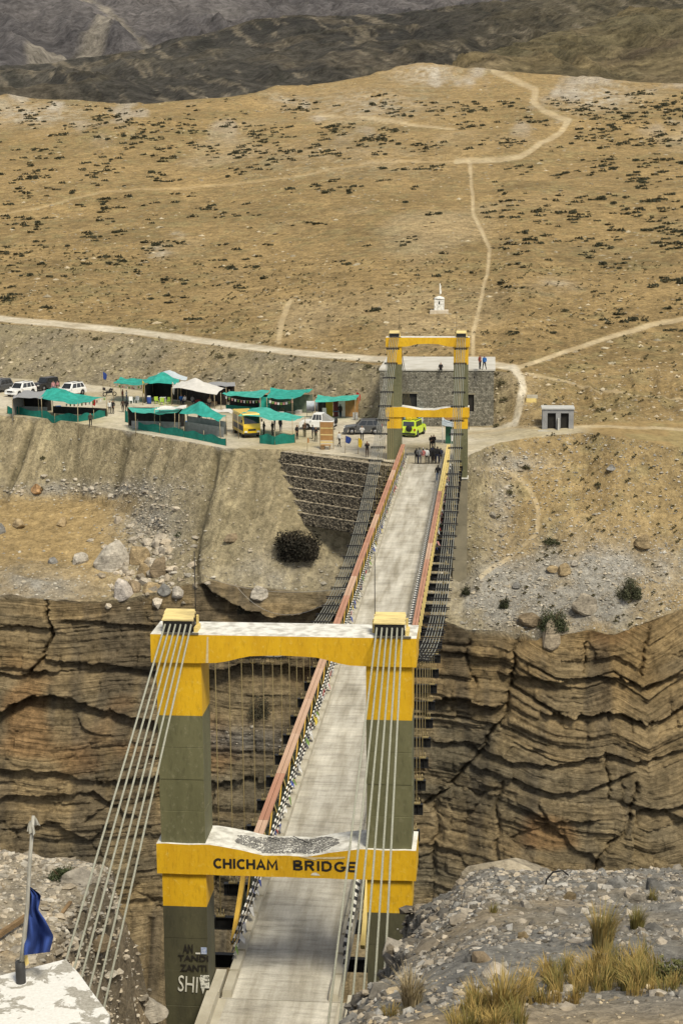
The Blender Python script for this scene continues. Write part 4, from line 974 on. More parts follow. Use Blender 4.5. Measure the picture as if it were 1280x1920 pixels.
pts = npick(proj*lmk, 9000); sz = rgn.gamma(1.8, .06, len(pts)).clip(.04, .45)
stones('gravel', pts, sz, M_STONE, stone_cols(len(pts), (.32, .295, .25), .5), 19, flat=.45)
del pts

# --- boulders, each its own
_s3 = subdiv(*subdiv(*ico()))
_s4 = subdiv(*_s3)
def boulder(p, w_, h_, d_, c, seed, label=None, rz=0.0, cuts=9, name='boulder', sink=.25, cat='boulder', fine=False):
    rg_ = np.random.default_rng(seed); v, f = (_s4 if fine else _s3); v = v.copy()
    for k in range(cuts):
        n_ = rg_.normal(size=3); n_[2] = abs(n_[2])*.8; n_ /= np.linalg.norm(n_); dd = rg_.uniform(.40, .74)
        t = v@n_-dd; v = v-np.where(t > 0, t, 0)[:, None]*n_
    nn = fbm(v[:, 0]*2+seed, v[:, 1]*2, v[:, 2]*2, 4, seed % 97); v = v*(1+.09*nn)[:, None]
    v = v*np.array((w_/2, d_/2, h_/2))/.85; v[:, 2] += h_*(.5-sink)
    cl_ = np.clip(np.array(c)*(1+.35*fbm(v[:, 0]*.9, v[:, 1]*.9, v[:, 2]*1.2, 4, seed % 89)[:, None]), .03, .75)
    me = np_mesh(name, v, f, M_ROCK, False, cl_); o = link(name, me); o.location = V(p); o.rotation_euler = (0, 0, rz)
    return tag(o, label, cat, 'boulders along the gorge rim')
W1, T1, B1, G1 = (.37, .335, .28), (.31, .235, .135), (.22, .17, .11), (.24, .232, .215)
for (px, py, w_, h_, c, lab) in [
    (212, 1062, 3.3, 2.9, W1, 'largest pale boulder of the heap above the left cliff'),
    (258, 1052, 2.2, 1.9, T1, 'tan boulder right beside the largest pale boulder'),
    (270, 1078, 1.6, 1.5, T1, 'small tan block below the tan boulder of the heap'),
    (298, 1076, 1.9, 1.9, B1, 'brown boulder at the right end of the boulder heap'),
    (230, 1116, 2.3, 2.0, (.38, .34, .30), 'white veined boulder below the largest pale boulder'),
    (253, 1110, 1.5, 1.5, B1, 'dark brown boulder right of the white veined boulder'),
    (284, 1108, 1.9, 1.1, T1, 'low tan boulder below the brown boulder of the heap'),
    (308, 1112, 1.1, 1.1, G1, 'small blue grey boulder right of the low tan boulder'),
    (331, 1116, 1.3, 1.2, W1, 'pale boulder above the left hood of the near tower'),
    (148, 1054, 1.6, 1.3, W1, 'lone pale boulder left of the boulder heap'),
    (100, 1056, .9, .8, G1, 'small grey stone alone on the tan shelf'),
    (37, 985, 1.7, .8, T1, 'flat tan stone lying on the left shelf'),
    (118, 984, 1.2, .8, T1, 'rounded tan stone in the middle of the left shelf'),
    (4, 998, 1.2, 1.1, G1, 'grey boulder cut by the left picture edge'),
    (70, 922, 1.4, .9, (.36, .22, .11), 'rust brown stone among rubble at the foot of the bank'),
    (1098, 1142, 2.6, 1.7, (.30, .26, .2), 'large brown boulder beside the bush at right'),
    (1032, 1205, 1.8, 2.4, (.34, .28, .2), 'upright block below the bush on the right cliff edge'),
    (996, 1168, 1.9, 1.3, B1, 'squat brown block left of the cliff edge bush'),
    (1056, 1074, 1.5, 1.0, T1, 'tan stone standing out of the grey scree'),
    (1036, 1070, 1.1, .7, T1, 'smaller tan stone left of the one in the grey scree'),
    (1205, 1022, 2.0, 1.3, T1, 'tan ledge stone above the grey scree at right'),
    (1075, 1058, .9, .6, W1, 'little pale stone above the grey scree'),
    (968, 1100, .9, .6, G1, 'grey stone between the two small dark bushes'),
    (432, 1012, 1.4, .8, B1, 'brown stone left of the big dark bush'),
    (484, 1118, 2.0, 1.3, W1, 'pale boulder hanging over the middle overhang'),
    (1145, 880, 1.0, .6, G1, 'grey stone on the slope below the toilet hut')]:
    p = hit(px, py)
    if p: boulder(p, w_*1.25, h_*1.3, w_*1.1, c, px*7+py, lab, (px*.37) % 3, 16, 'boulder', .18)
p = nhit(962, 1668); boulder((7.35, -6.4, 7.15), 3.5, 1.15, 1.7, (.36, .31, .23), 31, 'big flat limestone slab behind the gravel mound', -.10, 6, 'rock_slab', .25, 'rock', True)
boulder((5.0, -6.4, 5.7), 1.2, 1.1, 1.2, (.34, .27, .17), 32, 'tan block left of the limestone slab', .4, 8, 'boulder', .3, 'rock')
for k, (px, py, s_, c) in enumerate([(1050, 1715, .35, W1), (985, 1700, .32, W1), (1068, 1688, .4, T1), (1155, 1665, .6, G1), (1225, 1672, .7, G1), (880, 1680, .5, W1), (835, 1700, .4, W1), (930, 1830, .55, (.5, .44, .36)), (900, 1800, .4, (.30, .23, .15)), (980, 1760, .4, T1), (1200, 1690, .5, W1), (1110, 1670, .45, G1)]):
    q = nhit(px, py); boulder(q, s_*.85, s_*.6, s_*.75, tuple(v_*.8 for v_ in c), 300+k, ['pale stone near the top of the gravel mound', 'white stone left on the gravel mound', 'upright tan stone on the gravel mound crest', 'grey rock on the right crest of the gravel mound', 'larger grey rock at the far right of the mound crest', 'pale rock at the left crest of the gravel mound', 'pale rock on the left shoulder of the gravel mound', 'cream rock on the dark flank above the grass', 'brown hollowed rock on the dark flank of the mound', 'tan rock in the middle of the gravel mound', 'pale rock below the right crest of the mound', 'grey stone between the rock slab and the grass tuft'][k], k*.7, 8, 'boulder', .3)
for k, (px, py, s_, c, lab) in enumerate([(278, 1925, 1.0, W1, 'pale rock at the foot of the near left column'), (150, 1652, .8, W1, 'flat pale stone behind the low dark bush'), (255, 1640, 1.3, (.42, .33, .22), 'tan ledge rock on the left rim beside the column'), (215, 1625, 1.0, T1, 'tan stone on the left rim behind the cables'), (190, 1770, .7, B1, 'brown rock under the left backstay cables')]):
    q = nhit(px, min(py, 1900))
    if q: boulder(q, s_*1.3, s_*.8, s_, c, 340+k, lab, k*.9, 8, 'boulder', .3)

# --- plants
def leaf_mat(name, c1, c2):
    mt, n, l, b = new_mat(name); at = n.new('ShaderNodeAttribute'); at.attribute_name = 'Col'
    c = mixc(n, l, 1.0, at.outputs['Color'], c1, 'MULTIPLY'); l.new(c, b.inputs['Base Color']); b.inputs['Roughness'].default_value = .75; b.inputs['Specular IOR Level'].default_value = .2
    return mt
M_LEAF = leaf_mat('leaves', (1, 1, 1), (1, 1, 1)); M_STEM = pm('woody_stem', (.13, .09, .05), (.07, .05, .03), 6, .9)
def leaf_cloud(n, rx, ry, rz, ls, c1, c2, seed, clumps=14, dome=True):
    rg_ = np.random.default_rng(seed)
    cc_ = rg_.normal(size=(clumps, 3)); cc_ /= np.linalg.norm(cc_, axis=1)[:, None]; cc_ *= rg_.uniform(.35, .85, (clumps, 1))
    if dome: cc_[:, 2] = np.abs(cc_[:, 2])
    k = rg_.integers(0, clumps, n); d = rg_.normal(size=(n, 3)); d /= np.linalg.norm(d, axis=1)[:, None]
    p = cc_[k]+d*rg_.uniform(.15, .42, (n, 1))*rg_.uniform(.7, 1.2, clumps)[k][:, None]
    p = p*np.array((rx, ry, rz))
    if dome: p[:, 2] = np.abs(p[:, 2])
    a = rg_.normal(size=(n, 3)); a /= np.linalg.norm(a, axis=1)[:, None]; b = np.cross(a, rg_.normal(size=(n, 3))); b /= np.linalg.norm(b, axis=1)[:, None]
    L_ = (ls*rg_.uniform(.6, 1.5, n))[:, None]
    v = np.stack([p-a*L_*.5, p+b*L_*.28, p+a*L_*.5, p-b*L_*.28], 1).reshape(-1, 3)
    t = np.clip(rg_.random(n)*.6+rg_.random(clumps)[k]*.5, 0, 1)[:, None]
    c = np.repeat(np.array(c1)*(1-t)+np.array(c2)*t, 4, axis=0)
    return v, np.arange(n*4).reshape(-1, 4), c
def bush(p, r, h, n, ls, c1, c2, seed, label, name='bush', cat='bush', group=None):
    e = empty(name, p, 0, label, cat, group)
    v, f, c = leaf_cloud(n, r, r*.85, h, ls, c1, c2, seed, 22)
    link('foliage', np_mesh('foliage', v, f, M_LEAF, False, c), e)
    mb = MB(); rr = random.Random(seed)
    for k in range(9):
        a = k*.7+rr.random(); mb.tube([(0, 0, -.2), (math.cos(a)*r*.3, math.sin(a)*r*.3, h*.4), (math.cos(a)*r*.65, math.sin(a)*r*.6, h*.8)], [r*.03, r*.02, r*.008], 5)
    mb.build('stems', M_STEM, e); return e
DK1, DK2 = (.022, .026, .013), (.07, .075, .035)
bush(hit(556, 1050), 2.5, 3.6, 11000, .24, (.012, .012, .008), (.05, .042, .030), 41, 'big dark round thorn bush on the scree beside the bridge')
bush(hit(1036, 1182), 1.75, 2.7, 4200, .17, DK1, (.085, .095, .045), 42, 'large green bush on the edge of the right cliff')
bush(hit(1180, 1122), 1.45, 2.0, 3000, .16, DK1, (.10, .10, .055), 43, 'grey green bush beside the brown boulder at right')
bush(hit(1034, 1018), 1.2, .6, 1500, .14, DK1, DK2, 44, 'low wide green bush above the grey scree')
bush(hit(945, 1140), .62, 1.25, 1200, .13, (.015, .018, .01), (.05, .055, .025), 45, 'small dark bush above the right cliff, nearer the scree')
bush(hit(873, 1114), .58, .95, 1000, .13, (.015, .018, .01), (.05, .05, .025), 46, 'small dark bush beside the far tower pier foot')
bush(hit(490, 1345), 1.3, 2.2, 1800, .16, (.035, .032, .02), (.09, .08, .05), 47, 'dark bush growing on the cliff below the bridge')
bush(hit(455, 1150) or hit(455, 1120), .9, 2.0, 1100, .16, (.03, .028, .018), (.07, .062, .04), 48, 'dark straggly bush hanging in the middle overhang')
bush(hit(143, 1053), .55, .55, 500, .12, DK1, DK2, 49, 'small dark bush against the lone pale boulder')
bush(hit(335, 1005), .5, .5, 400, .12, DK1, (.08, .09, .04), 50, 'little green bush right of the boulder heap')
bush(nhit(118, 1648), .52, .38, 2200, .055, (.018, .026, .012), (.06, .075, .03), 51, 'low dark green bush on the left gravel rim')
for k, (px, py, r, lab) in enumerate([(855, 745, .8, 'dry shrub right of the stone building near the roof path'), (940, 720, .9, 'shrub beside the path down from the roof level'), (945, 752, .8, 'dark shrub on the bank right of the stone building'), (1057, 585, .8, 'single dark shrub on the open slope at right'), (410, 672, .9, 'shrub on the bank above the white canopy'), (435, 668, .8, 'shrub on the road edge above the green canopies'), (690, 690, .8, 'shrub at the road edge left of the stone building'), (180, 637, .6, 'shrub below the road at left'), (1128, 770, .5, 'shrub right of the toilet hut'), (930, 800, .5, 'red brown shrub at the building corner'), (985, 880, .6, 'shrub on the slope below the path to the hut'), (1120, 910, .5, 'shrub in the middle of the right slope'), (870, 905, .5, 'shrub beside the far right pier'), (955, 925, .55, 'shrub above the rubble gully'), (80, 860, .4, 'tuft on the left scree bank'), (78, 920, .6, 'dark shrub among the rubble at far left')]):
    p = hit(px, py)
    if p: bush(p, r, r*.8, 260, .15, (.04, .04, .02), (.11, .10, .05), 60+k, lab, 'shrub', 'shrub', 'shrubs scattered round the far bridgehead')
# cushion shrubs on the hill: the 300 nearest each an object, the rest one mass
var = []
for k in range(7):
    v, f, c = leaf_cloud(32, 1.0, .9, .50, .54, (.018, .019, .010), (.062, .058, .030), 80+k, 7)
    var.append((v, f, c, np_mesh('cushion_shrub', v, f, M_LEAF, False, c)))
sp = []
n_try = 0
while len(sp) < 3000 and n_try < 90000:
    n_try += 1
    px = rgn.uniform(-260, 1540); py = 175+460*rgn.random()**1.5
    dn = .9*math.exp(-((py-250)/75)**2)+.42*math.exp(-((py-430)/110)**2)+.05
    if 480 < px < 900 and py > 360: dn *= .3
    if px > 1040 and py < 470: dn *= 1.3
    if px < 420 and py < 520: dn *= 1.2
    if abs(px-885) < 25 and py > 320: continue
    cl_ = float(vnoise(px*.016, py*.045, 0, 205))+.6*float(vnoise(px*.05, py*.11, 0, 206))
    if rgn.random() < dn*max(0.0, .35+.8*cl_):
        sp.append((px, py))
        for _ in range(rgn.integers(0, 3)): sp.append((px+rgn.normal()*16, py+rgn.normal()*5))
sp = [q for q in sp if q[1] > np.interp(q[0], cols_px, RIDGE)+6 and q[1] < np.interp(q[0], cols_px, LI[0])-8]
_sx, _sy = np.array([q[0] for q in sp]), np.array([q[1] for q in sp]); _clear = np.ones(len(sp), bool)     # nothing grows on the tracks
for _nm, _pts, _hw, _ys, _op, _pc in paths: _clear &= polydist(_sx, _sy, _pts, _ys) > _hw+9
sp = [q for q, c_ in zip(sp, _clear) if c_]
pl = []
for px, py in sp:
    p = hit(px, py)
    if p: pl.append((px, py, p, rgn.uniform(.35, 1.05)*(1+max(0, p.y-250)/900)))
pl.sort(key=lambda q: (not -10 < q[0] < 1290, -q[3]/(q[2].y+50)))
for k, (px, py, p, s_) in enumerate(pl[:300]):
    o = link('cushion_shrub', var[k % 7][3]); o.location = p; o.scale = (s_*rgn.uniform(.9, 1.5), s_, s_*rgn.uniform(.8, 1.2)); o.rotation_euler = (0, 0, rgn.uniform(-.5, .5))
    tag(o, 'low dark cushion shrub dotted over the dry tan hillside', 'shrub', 'cushion shrubs on the hillside')
vv, ff, cc2 = [], [], []; b0 = 0
for k, (px, py, p, s_) in enumerate(pl[300:]):
    v, f, c, _ = var[k % 7]; vv.append(v*np.array((s_*1.2, s_, s_))+np.array(p)); ff.append(f+b0); cc2.append(c); b0 += len(v)
if vv: tag(link('far_cushion_shrubs', np_mesh('far_cushion_shrubs', np.concatenate(vv), np.concatenate(ff), M_LEAF, False, np.concatenate(cc2))), 'mass of low shrubs on the upper hillside', 'shrubs', None, 'stuff')
# small tufts on the right slope and bank: one mass nobody could count
pts, i = pick(area*infr*np.where(isS & (PX > 890), 1.0, np.where((REG >= 4) & (REG < 8), .5, 0))*(.2+np.clip(nz2+.2, 0, 1))*(pid == 0), 2600)
vv, ff, cc2 = [], [], []; b0 = 0
tv = [leaf_cloud(14, .30, .26, .22, .2, (.05, .045, .022), (.13, .11, .05), 120+k, 4) for k in range(5)]
for k, p in enumerate(pts):
    v, f, c = tv[k % 5]; s_ = rgn.uniform(.5, 1.5); vv.append(v*s_+p); ff.append(f+b0); cc2.append(c); b0 += len(v)
tag(link('dry_herbs', np_mesh('dry_herbs', np.concatenate(vv), np.concatenate(ff), M_LEAF, False, np.concatenate(cc2))), 'scattered dry herbs over the slopes', 'herbs', None, 'stuff')
# --- grass in the foreground
def grass(base, n, h, spread, c1, c2, seed, lean=(0, 0), r0=.10):
    rg_ = np.random.default_rng(seed)
    a = rg_.uniform(0, 6.28, n); r_ = r0*np.sqrt(rg_.random(n)); bx = np.cos(a)*r_; by = np.sin(a)*r_
    dirx = np.cos(a)*rg_.uniform(.1, 1, n)*spread+lean[0]+rg_.normal(0, .12, n)*spread; diry = np.sin(a)*rg_.uniform(.1, 1, n)*spread+lean[1]
    hh_ = h*rg_.uniform(.45, 1.1, n); w_ = rg_.uniform(.0025, .0055, n)*(1+h)
    side = np.stack([np.cos(a+1.3), np.sin(a+1.3), a*0], -1)*w_[:, None]
    b = np.stack([bx, by, -.02*np.ones(n)], -1); m1 = b+np.stack([dirx*hh_*.30, diry*hh_*.30, hh_*.55], -1); t = b+np.stack([dirx*hh_, diry*hh_, hh_*(1-.25*np.hypot(dirx, diry))], -1)
    v = np.stack([b-side, b+side, m1+side*.8, m1-side*.8, t], 1)+np.array(base)
    k = np.arange(n)[:, None]*5
    f4 = np.concatenate([k+0, k+1, k+2, k+3], 1); f3 = np.concatenate([k+3, k+2, k+4, k+4], 1)
    tt_ = rg_.random((n, 1)); c = np.repeat(np.array(c1)*(1-tt_)+np.array(c2)*tt_, 5, axis=0)
    return v.reshape(-1, 3), np.concatenate([f4, f3]), c
def tri_fix(f):      # turn the doubled corner into clean triangles
    return np.concatenate([f[:, [0, 1, 2]], f[f[:, 2] != f[:, 3]][:, [0, 2, 3]]])
ST1, ST2, GR1 = (.37, .255, .085), (.21, .155, .05), (.12, .12, .035)
def tuft(px, py, n, hpx, spread, c1, c2, seed, label, r0=.1):
    p = nhit(px, py)
    if not p: return
    d = (V(CAM)-p).length; h = hpx*d/FPX*1.05
    v, f, c = grass((0, 0, 0), n, h, spread, c1, c2, seed, (.1, 0), r0)
    o = link('grass_tuft', np_mesh('grass_tuft', v, tri_fix(f), M_LEAF, False, c)); o.location = p
    tag(o, label, 'grass', 'grass tufts on the near slope')
tuft(1128, 1780, 520, 85, .42, ST1, (.20, .19, .08), 301, 'tall straw coloured grass tuft standing alone on the mound', .16)
tuft(1193, 1742, 260, 42, .45, ST2, GR1, 302, 'short dark grass tuft right of the tall straw tuft', .12)
tuft(1223, 1688, 90, 24, .5, ST2, GR1, 303, 'tiny grass tuft near the right end of the mound crest', .1)
tuft(925, 1712, 70, 22, .5, ST2, GR1, 304, 'tiny green tuft high on the left of the mound', .1)
tuft(770, 1885, 260, 75, .75, (.33, .27, .17), (.24, .19, .10), 305, 'dead grey grass tuft beside the right backstay cables', .14)
tuft(568, 1922, 150, 40, .6, ST2, (.12, .12, .06), 306, 'small grass tuft at the bottom edge before the road', .12)
tuft(505, 1922, 100, 28, .6, ST1, ST2, 307, 'sparse straw tuft at the bottom edge left of the road', .1)
tuft(735, 1905, 160, 26, .7, ST1, (.15, .14, .06), 308, 'low straw tuft at the foot of the backstay cables', .14)
tuft(945, 1905, 300, 95, .5, ST1, (.24, .20, .07), 309, 'broad straw grass tuft left of the grass bank', .2)
vv, ff, cc2 = [], [], []; b0 = 0
for k in range(300):
    px = rgn.uniform(850, 1320); top_ = np.interp(px, [850, 960, 1050, 1150, 1320], [1885, 1850, 1812, 1800, 1795]); bot = np.interp(px, [850, 980, 1100, 1320], [1935, 1930, 1880, 1850]); py = rgn.uniform(top_, bot)
    if float(vnoise(px*.02, py*.03, 0, 207)) < -.35: continue
    p = nhit(px, py)
    if not p: continue
    h = rgn.uniform(16, 58)*(V(CAM)-p).length/FPX
    g = rgn.random(); v, f, c = grass(np.array(p), int(rgn.integers(18, 60)), h, rgn.uniform(.25, .7), ST1 if g < .7 else ST2, ST2 if g < .45 else GR1, 400+k, (rgn.uniform(-.25, .3), rgn.uniform(-.2, .2)), rgn.uniform(.05, .14))
    f = tri_fix(f); vv.append(v); ff.append(f+b0); cc2.append(c); b0 += len(v)
tag(link('grass_bank', np_mesh('grass_bank', np.concatenate(vv), np.concatenate(ff), M_LEAF, False, np.concatenate(cc2))), 'bank of long straw and green grass in the right foreground', 'grass', None, 'stuff')
for k, (px, py, r, h) in enumerate([(1262, 1840, .42, .32)]):
    bush(nhit(px, py), r, h, 1500, .05, (.05, .055, .02), (.14, .14, .05), 500+k, 'leafy green plant at the right edge among the grass', 'bush', 'plant')
# ================================================================== BUILDINGS AND WALLS
def brick_mat(name, c1, c2, mortar, bw, bh, msize=.035, bmp=.6):
    mt, n, l, b = new_mat(name)
    pos = n.new('ShaderNodeNewGeometry').outputs['Position']; sx = n.new('ShaderNodeSeparateXYZ'); l.new(pos, sx.inputs[0])
    ad = n.new('ShaderNodeMath'); ad.operation = 'ADD'; l.new(sx.outputs['X'], ad.inputs[0]); l.new(sx.outputs['Y'], ad.inputs[1])
    cb = n.new('ShaderNodeCombineXYZ'); l.new(ad.outputs[0], cb.inputs[0]); l.new(sx.outputs['Z'], cb.inputs[1])
    br = n.new('ShaderNodeTexBrick'); br.inputs['Scale'].default_value = 1.0; br.inputs['Brick Width'].default_value = bw; br.inputs['Row Height'].default_value = bh
    br.inputs['Mortar Size'].default_value = msize; br.inputs['Mortar Smooth'].default_value = .4; br.inputs['Bias'].default_value = -.1
    br.inputs['Color1'].default_value = (*c1, 1); br.inputs['Color2'].default_value = (*c2, 1); br.inputs['Mortar'].default_value = (*mortar, 1); br.squash = 1.3; br.squash_frequency = 3
    nn = noise_node(n, l, pos, 1.2, 4, .6); dist = n.new('ShaderNodeVectorMath'); dist.operation = 'SCALE'; l.new(nn.outputs['Color'], dist.inputs[0]); dist.inputs['Scale'].default_value = .20
    av = n.new('ShaderNodeVectorMath'); av.operation = 'ADD'; l.new(cb.outputs[0], av.inputs[0]); l.new(dist.outputs[0], av.inputs[1]); l.new(av.outputs[0], br.inputs['Vector'])
    t = noise_node(n, l, pos, 2.6, 6, .7)
    c = mixc(n, l, 1.0, br.outputs['Color'], ramp(n, l, t.outputs['Fac'], [(.3, .5), (.5, 1.0), (.70, 1.75)]).outputs[0], 'MULTIPLY')
    l.new(c, b.inputs['Base Color']); b.inputs['Roughness'].default_value = .95; b.inputs['Specular IOR Level'].default_value = .1
    inv = n.new('ShaderNodeMath'); inv.operation = 'SUBTRACT'; inv.inputs[0].default_value = 1; l.new(br.outputs['Fac'], inv.inputs[1])
    ad2 = n.new('ShaderNodeMath'); ad2.operation = 'ADD'; l.new(inv.outputs[0], ad2.inputs[0]); l.new(t.outputs['Fac'], ad2.inputs[1])
    bump(n, l, b, ad2.outputs[0], bmp, .08); return mt
M_STW = brick_mat('dry_stone_wall', (.24, .225, .18), (.155, .145, .115), (.09, .083, .065), .42, .16, .03, .9)
M_ROOFW = pm('whitened_roof_screed', (.50, .485, .44), (.38, .36, .31), .6, .85, .2, 8, world=True)
M_DARK = pm('dark_interior', (.012, .011, .010), (.02, .018, .015), 2, .9)  # near-black sheets carry the shade inside windows, doorways and holes
BY = 142.0
xl, xr = float(uy(712, 750, BY)[0]), float(uy(925, 750, BY)[0]); zr_ = float(uy(820, 695, BY)[2]); zb = -.3
bd_ = empty('stone_building', ((xl+xr)/2, BY, 0), 0, 'flat roofed grey stone building behind the far tower', 'building')
bx, by_ = (xl+xr)/2, BY
def LB_(a, b_): return ((a[0]-bx, a[1]-by_, a[2]), (b_[0]-bx, b_[1]-by_, b_[2]))
wa = [float(uy(p_, 750, BY)[0]) for p_ in (752, 781, 862, 888)]; wz = [float(uy(765, q, BY)[2]) for q in (738, 763)]; dz = [float(uy(880, q, BY)[2]) for q in (740, 772)]
mb = MB()
for (x0, x1, z0, z1) in [(xl, wa[0], zb, zr_), (wa[0], wa[1], zb, wz[1]), (wa[0], wa[1], wz[0], zr_), (wa[1], wa[2], zb, zr_), (wa[2], wa[3], zb, dz[1]), (wa[2], wa[3], dz[0], zr_), (wa[3], xr, zb, zr_)]:
    mb.box(*LB_((x0, BY, z0), (x1, BY+.5, z1)))
mb.build('wall', M_STW, bd_)
MB().box(*LB_((xl, BY+.5, zb), (xl+.5, BY+15, zr_))).build('wall', M_STW, bd_); MB().box(*LB_((xr-.5, BY+.5, zb), (xr, BY+15, zr_))).build('wall', M_STW, bd_)
MB().box(*LB_((xl+.5, BY+14.5, zb), (xr-.5, BY+15, zr_))).build('wall', M_STW, bd_)
MB().box(*LB_((xl-.12, BY-.10, zr_+.003), (xr+.15, BY+15.4, zr_+.22))).build('roof_slab', M_ROOFW, bd_, .02)
MB().box(*LB_((xl+.6, BY+2.5, zb), (xr-.6, BY+2.6, zr_-.1))).build('dark_backing', M_DARK, bd_)  # dark sheet added behind the openings for the shade inside
for (x0, x1, z0, z1) in ((wa[0], wa[1], wz[1], wz[0]), (wa[2], wa[3], dz[1], dz[0])):
    w_ = MB().box(*LB_((x0, BY+.25, z0), (x1, BY+.29, z1))).build('window', M_DARK, bd_)
    MB().box(*LB_((x0-.15, BY-.03, z1+.003), (x1+.15, BY+.3, z1+.18))).build('lintel', M_PIER, w_)
for k in range(8):
    xx = xl+.9+k*(xr-xl-1.5)/7; MB().cbox((xx-bx, -.012, zr_-.75), (.16, .05, .15)).build('drain_hole', M_DARK, bd_)
for k in range(7):
    xx = xl+1.2+k*(xr-xl-2.2)/6; MB().cbox((xx-bx, -.012, .45), (.14, .05, .14)).build('drain_hole', M_DARK, bd_)
# toilet hut
hp = uz(1045, 806, .85); s_ = 1/16.4
M_CEM = pm('grey_cement', (.27, .27, .27), (.19, .19, .19), 1.4, .9, .3, 10)
M_CEML = pm('light_cement', (.46, .46, .44), (.36, .36, .34), 1.4, .9, .3, 10)
ht = empty('toilet_hut', hp, 0, 'small grey cement hut with two dark doorways beside the path', 'hut')
Wd, Hh_ = 3.5, 2.45; xs = [-1.75, -1.18, -.25, .30, 1.2, 1.75]
mb = MB()
for a, b_ in ((0, 1), (2, 3), (4, 5)): mb.box((xs[a], 0, -.4), (xs[b_], .18, Hh_-.55))
mb.box((-1.75, 0, Hh_-.55), (1.75, .18, Hh_-.12)); mb.build('front_wall', M_CEM, ht)
MB().box((-1.75, .18, -.4), (-1.57, 2.6, Hh_-.12)).build('side_wall', M_CEM, ht); MB().box((1.57, .18, -.4), (1.75, 2.6, Hh_-.12)).build('side_wall', M_CEM, ht); MB().box((-1.57, 2.42, -.4), (1.57, 2.6, Hh_-.12)).build('back_wall', M_CEM, ht)
MB().box((-1.85, -.12, Hh_-.117), (1.85, 2.7, Hh_+.02)).build('roof_slab', M_CEML, ht); MB().box((-.04, -.55, -.3), (.14, -.003, 1.35)).build('partition', M_CEML, ht); MB().box((-2.2, -.75, -.5), (1.95, -.005, -.02)).build('step', M_CEML, ht)
for a, b_ in ((1, 2), (3, 4)): MB().box((xs[a], .30, -.38), (xs[b_], .34, Hh_-.56)).build('doorway', M_DARK, ht)
# stupa with its little window and prayer pole
sp_ = hit(823, 585); st = empty('white_stupa', sp_, 0, 'small whitewashed shrine with a prayer pole on the hillside', 'shrine')
MB().box((-1.35, -1.1, -.5), (1.35, 1.1, .30)).build('plinth', pm('pale_plinth', (.50, .44, .34), (.40, .34, .25), 2, .9), st, .05)
MB().box((-.72, -.7, .303), (.72, .7, 1.85)).build('body', M_WHT, st, .03)
MB().box((-.60, -.58, 1.853), (.60, .58, 1.93)).build('dark_band', M_DARK, st); MB().lathe([(.80, 1.94), (.82, 2.0), (.6, 2.18), (.3, 2.3), (.06, 2.36), (0, 2.36)], 16).build('dome', M_WHT, st)
MB().box((-.09, -.715, 1.15), (.11, -.70, 1.6)).build('window', M_DARK, st); MB().tube([(.05, 0, 2.3), (.08, 0, 4.2)], .05, 6).build('pole', M_WHT, st)
MB().add([(.06, 0, 2.55), (.30, .06, 2.7), (.36, .02, 3.1), (.22, .08, 3.4), (.30, 0, 3.8), (.08, 0, 4.15)], [(0, 1, 2, 3, 4, 5)]).build('prayer_cloth', M_WHT, st)
# small painted block and stand at the trail
q = hit(995, 752); kb = empty('milestone_block', q, 0, 'small yellow and white cement block beside the trail', 'block')
MB().box((-.6, -.3, -.2), (.6, .3, .35)).build('base', M_PYEL, kb); MB().box((-.5, -.22, .353), (.75, .32, .72)).build('top', M_CONC, kb)
# ---- gabion wall, every basket its own
def gabion_mesh(seed, L_=1.96, H_=1.12, D_=1.0):
    nx, nz_, ny = 26, 15, 8; u = np.linspace(0, L_, nx+1)
    vz = np.concatenate([np.linspace(0, H_, nz_+1), np.full(ny, H_)]); vy = np.concatenate([np.zeros(nz_+1), np.linspace(0, D_, ny+1)[1:]])
    U, A = np.meshgrid(u, np.arange(len(vz))); Yv, Zv = vy[A], vz[A]
    f1, f2, cid = worley(U*4.2+seed*7, (Zv+Yv)*5.2+seed*3, seed)
    d = .10*np.clip((f2-f1)*2.2, 0, 1)+.09*(cid-.5); top = A > nz_
    Y2 = np.where(top, Yv, Yv-d); Z2_ = np.where(top, Zv+d*.8, Zv)
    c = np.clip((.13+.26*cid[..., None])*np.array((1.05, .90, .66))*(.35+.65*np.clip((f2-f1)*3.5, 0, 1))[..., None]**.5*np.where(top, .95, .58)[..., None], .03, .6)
    v = np.stack([U, Y2, Z2_], -1); n, m_ = U.shape; ii = np.arange(n*m_).reshape(n, m_)
    q_ = np.stack([ii[:-1, :-1], ii[:-1, 1:], ii[1:, 1:], ii[1:, :-1]], -1).reshape(-1, 4)
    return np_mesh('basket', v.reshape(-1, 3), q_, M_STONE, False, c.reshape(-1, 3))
GM = [gabion_mesh(k+1) for k in range(5)]
wire = MB()
for zz in (0, 1.12): wire.tube([(0, -.06, zz), (1.98, -.06, zz)], .022, 4)
for xx in (0, 1.0): wire.tube([(xx, -.07, 0), (xx, -.07, 1.14)], .024, 4)
WIR = wire.mesh('wire', M_BLK)
g0, g1 = uz(533, 847, .0), uz(706, 870, .0); gl = float(np.hypot(*(g1-g0)[:2])); ga = math.atan2(g1[1]-g0[1], g1[0]-g0[0]); gn = int(round(gl/2))
gw = empty('gabion_wall', (g0[0], g0[1], -.02), ga, 'stepped retaining wall of stone filled wire baskets below the car park', 'gabion wall')
start = [0, 0, .25, .6, 1.4, 1.9]
for t in range(6):
    for k in range(gn+1):
        if k < start[t]-.01 and k+1 <= start[t]: continue
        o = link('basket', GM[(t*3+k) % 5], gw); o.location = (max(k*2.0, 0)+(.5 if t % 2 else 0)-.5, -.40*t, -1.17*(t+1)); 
        w_ = link('wire', WIR, o)
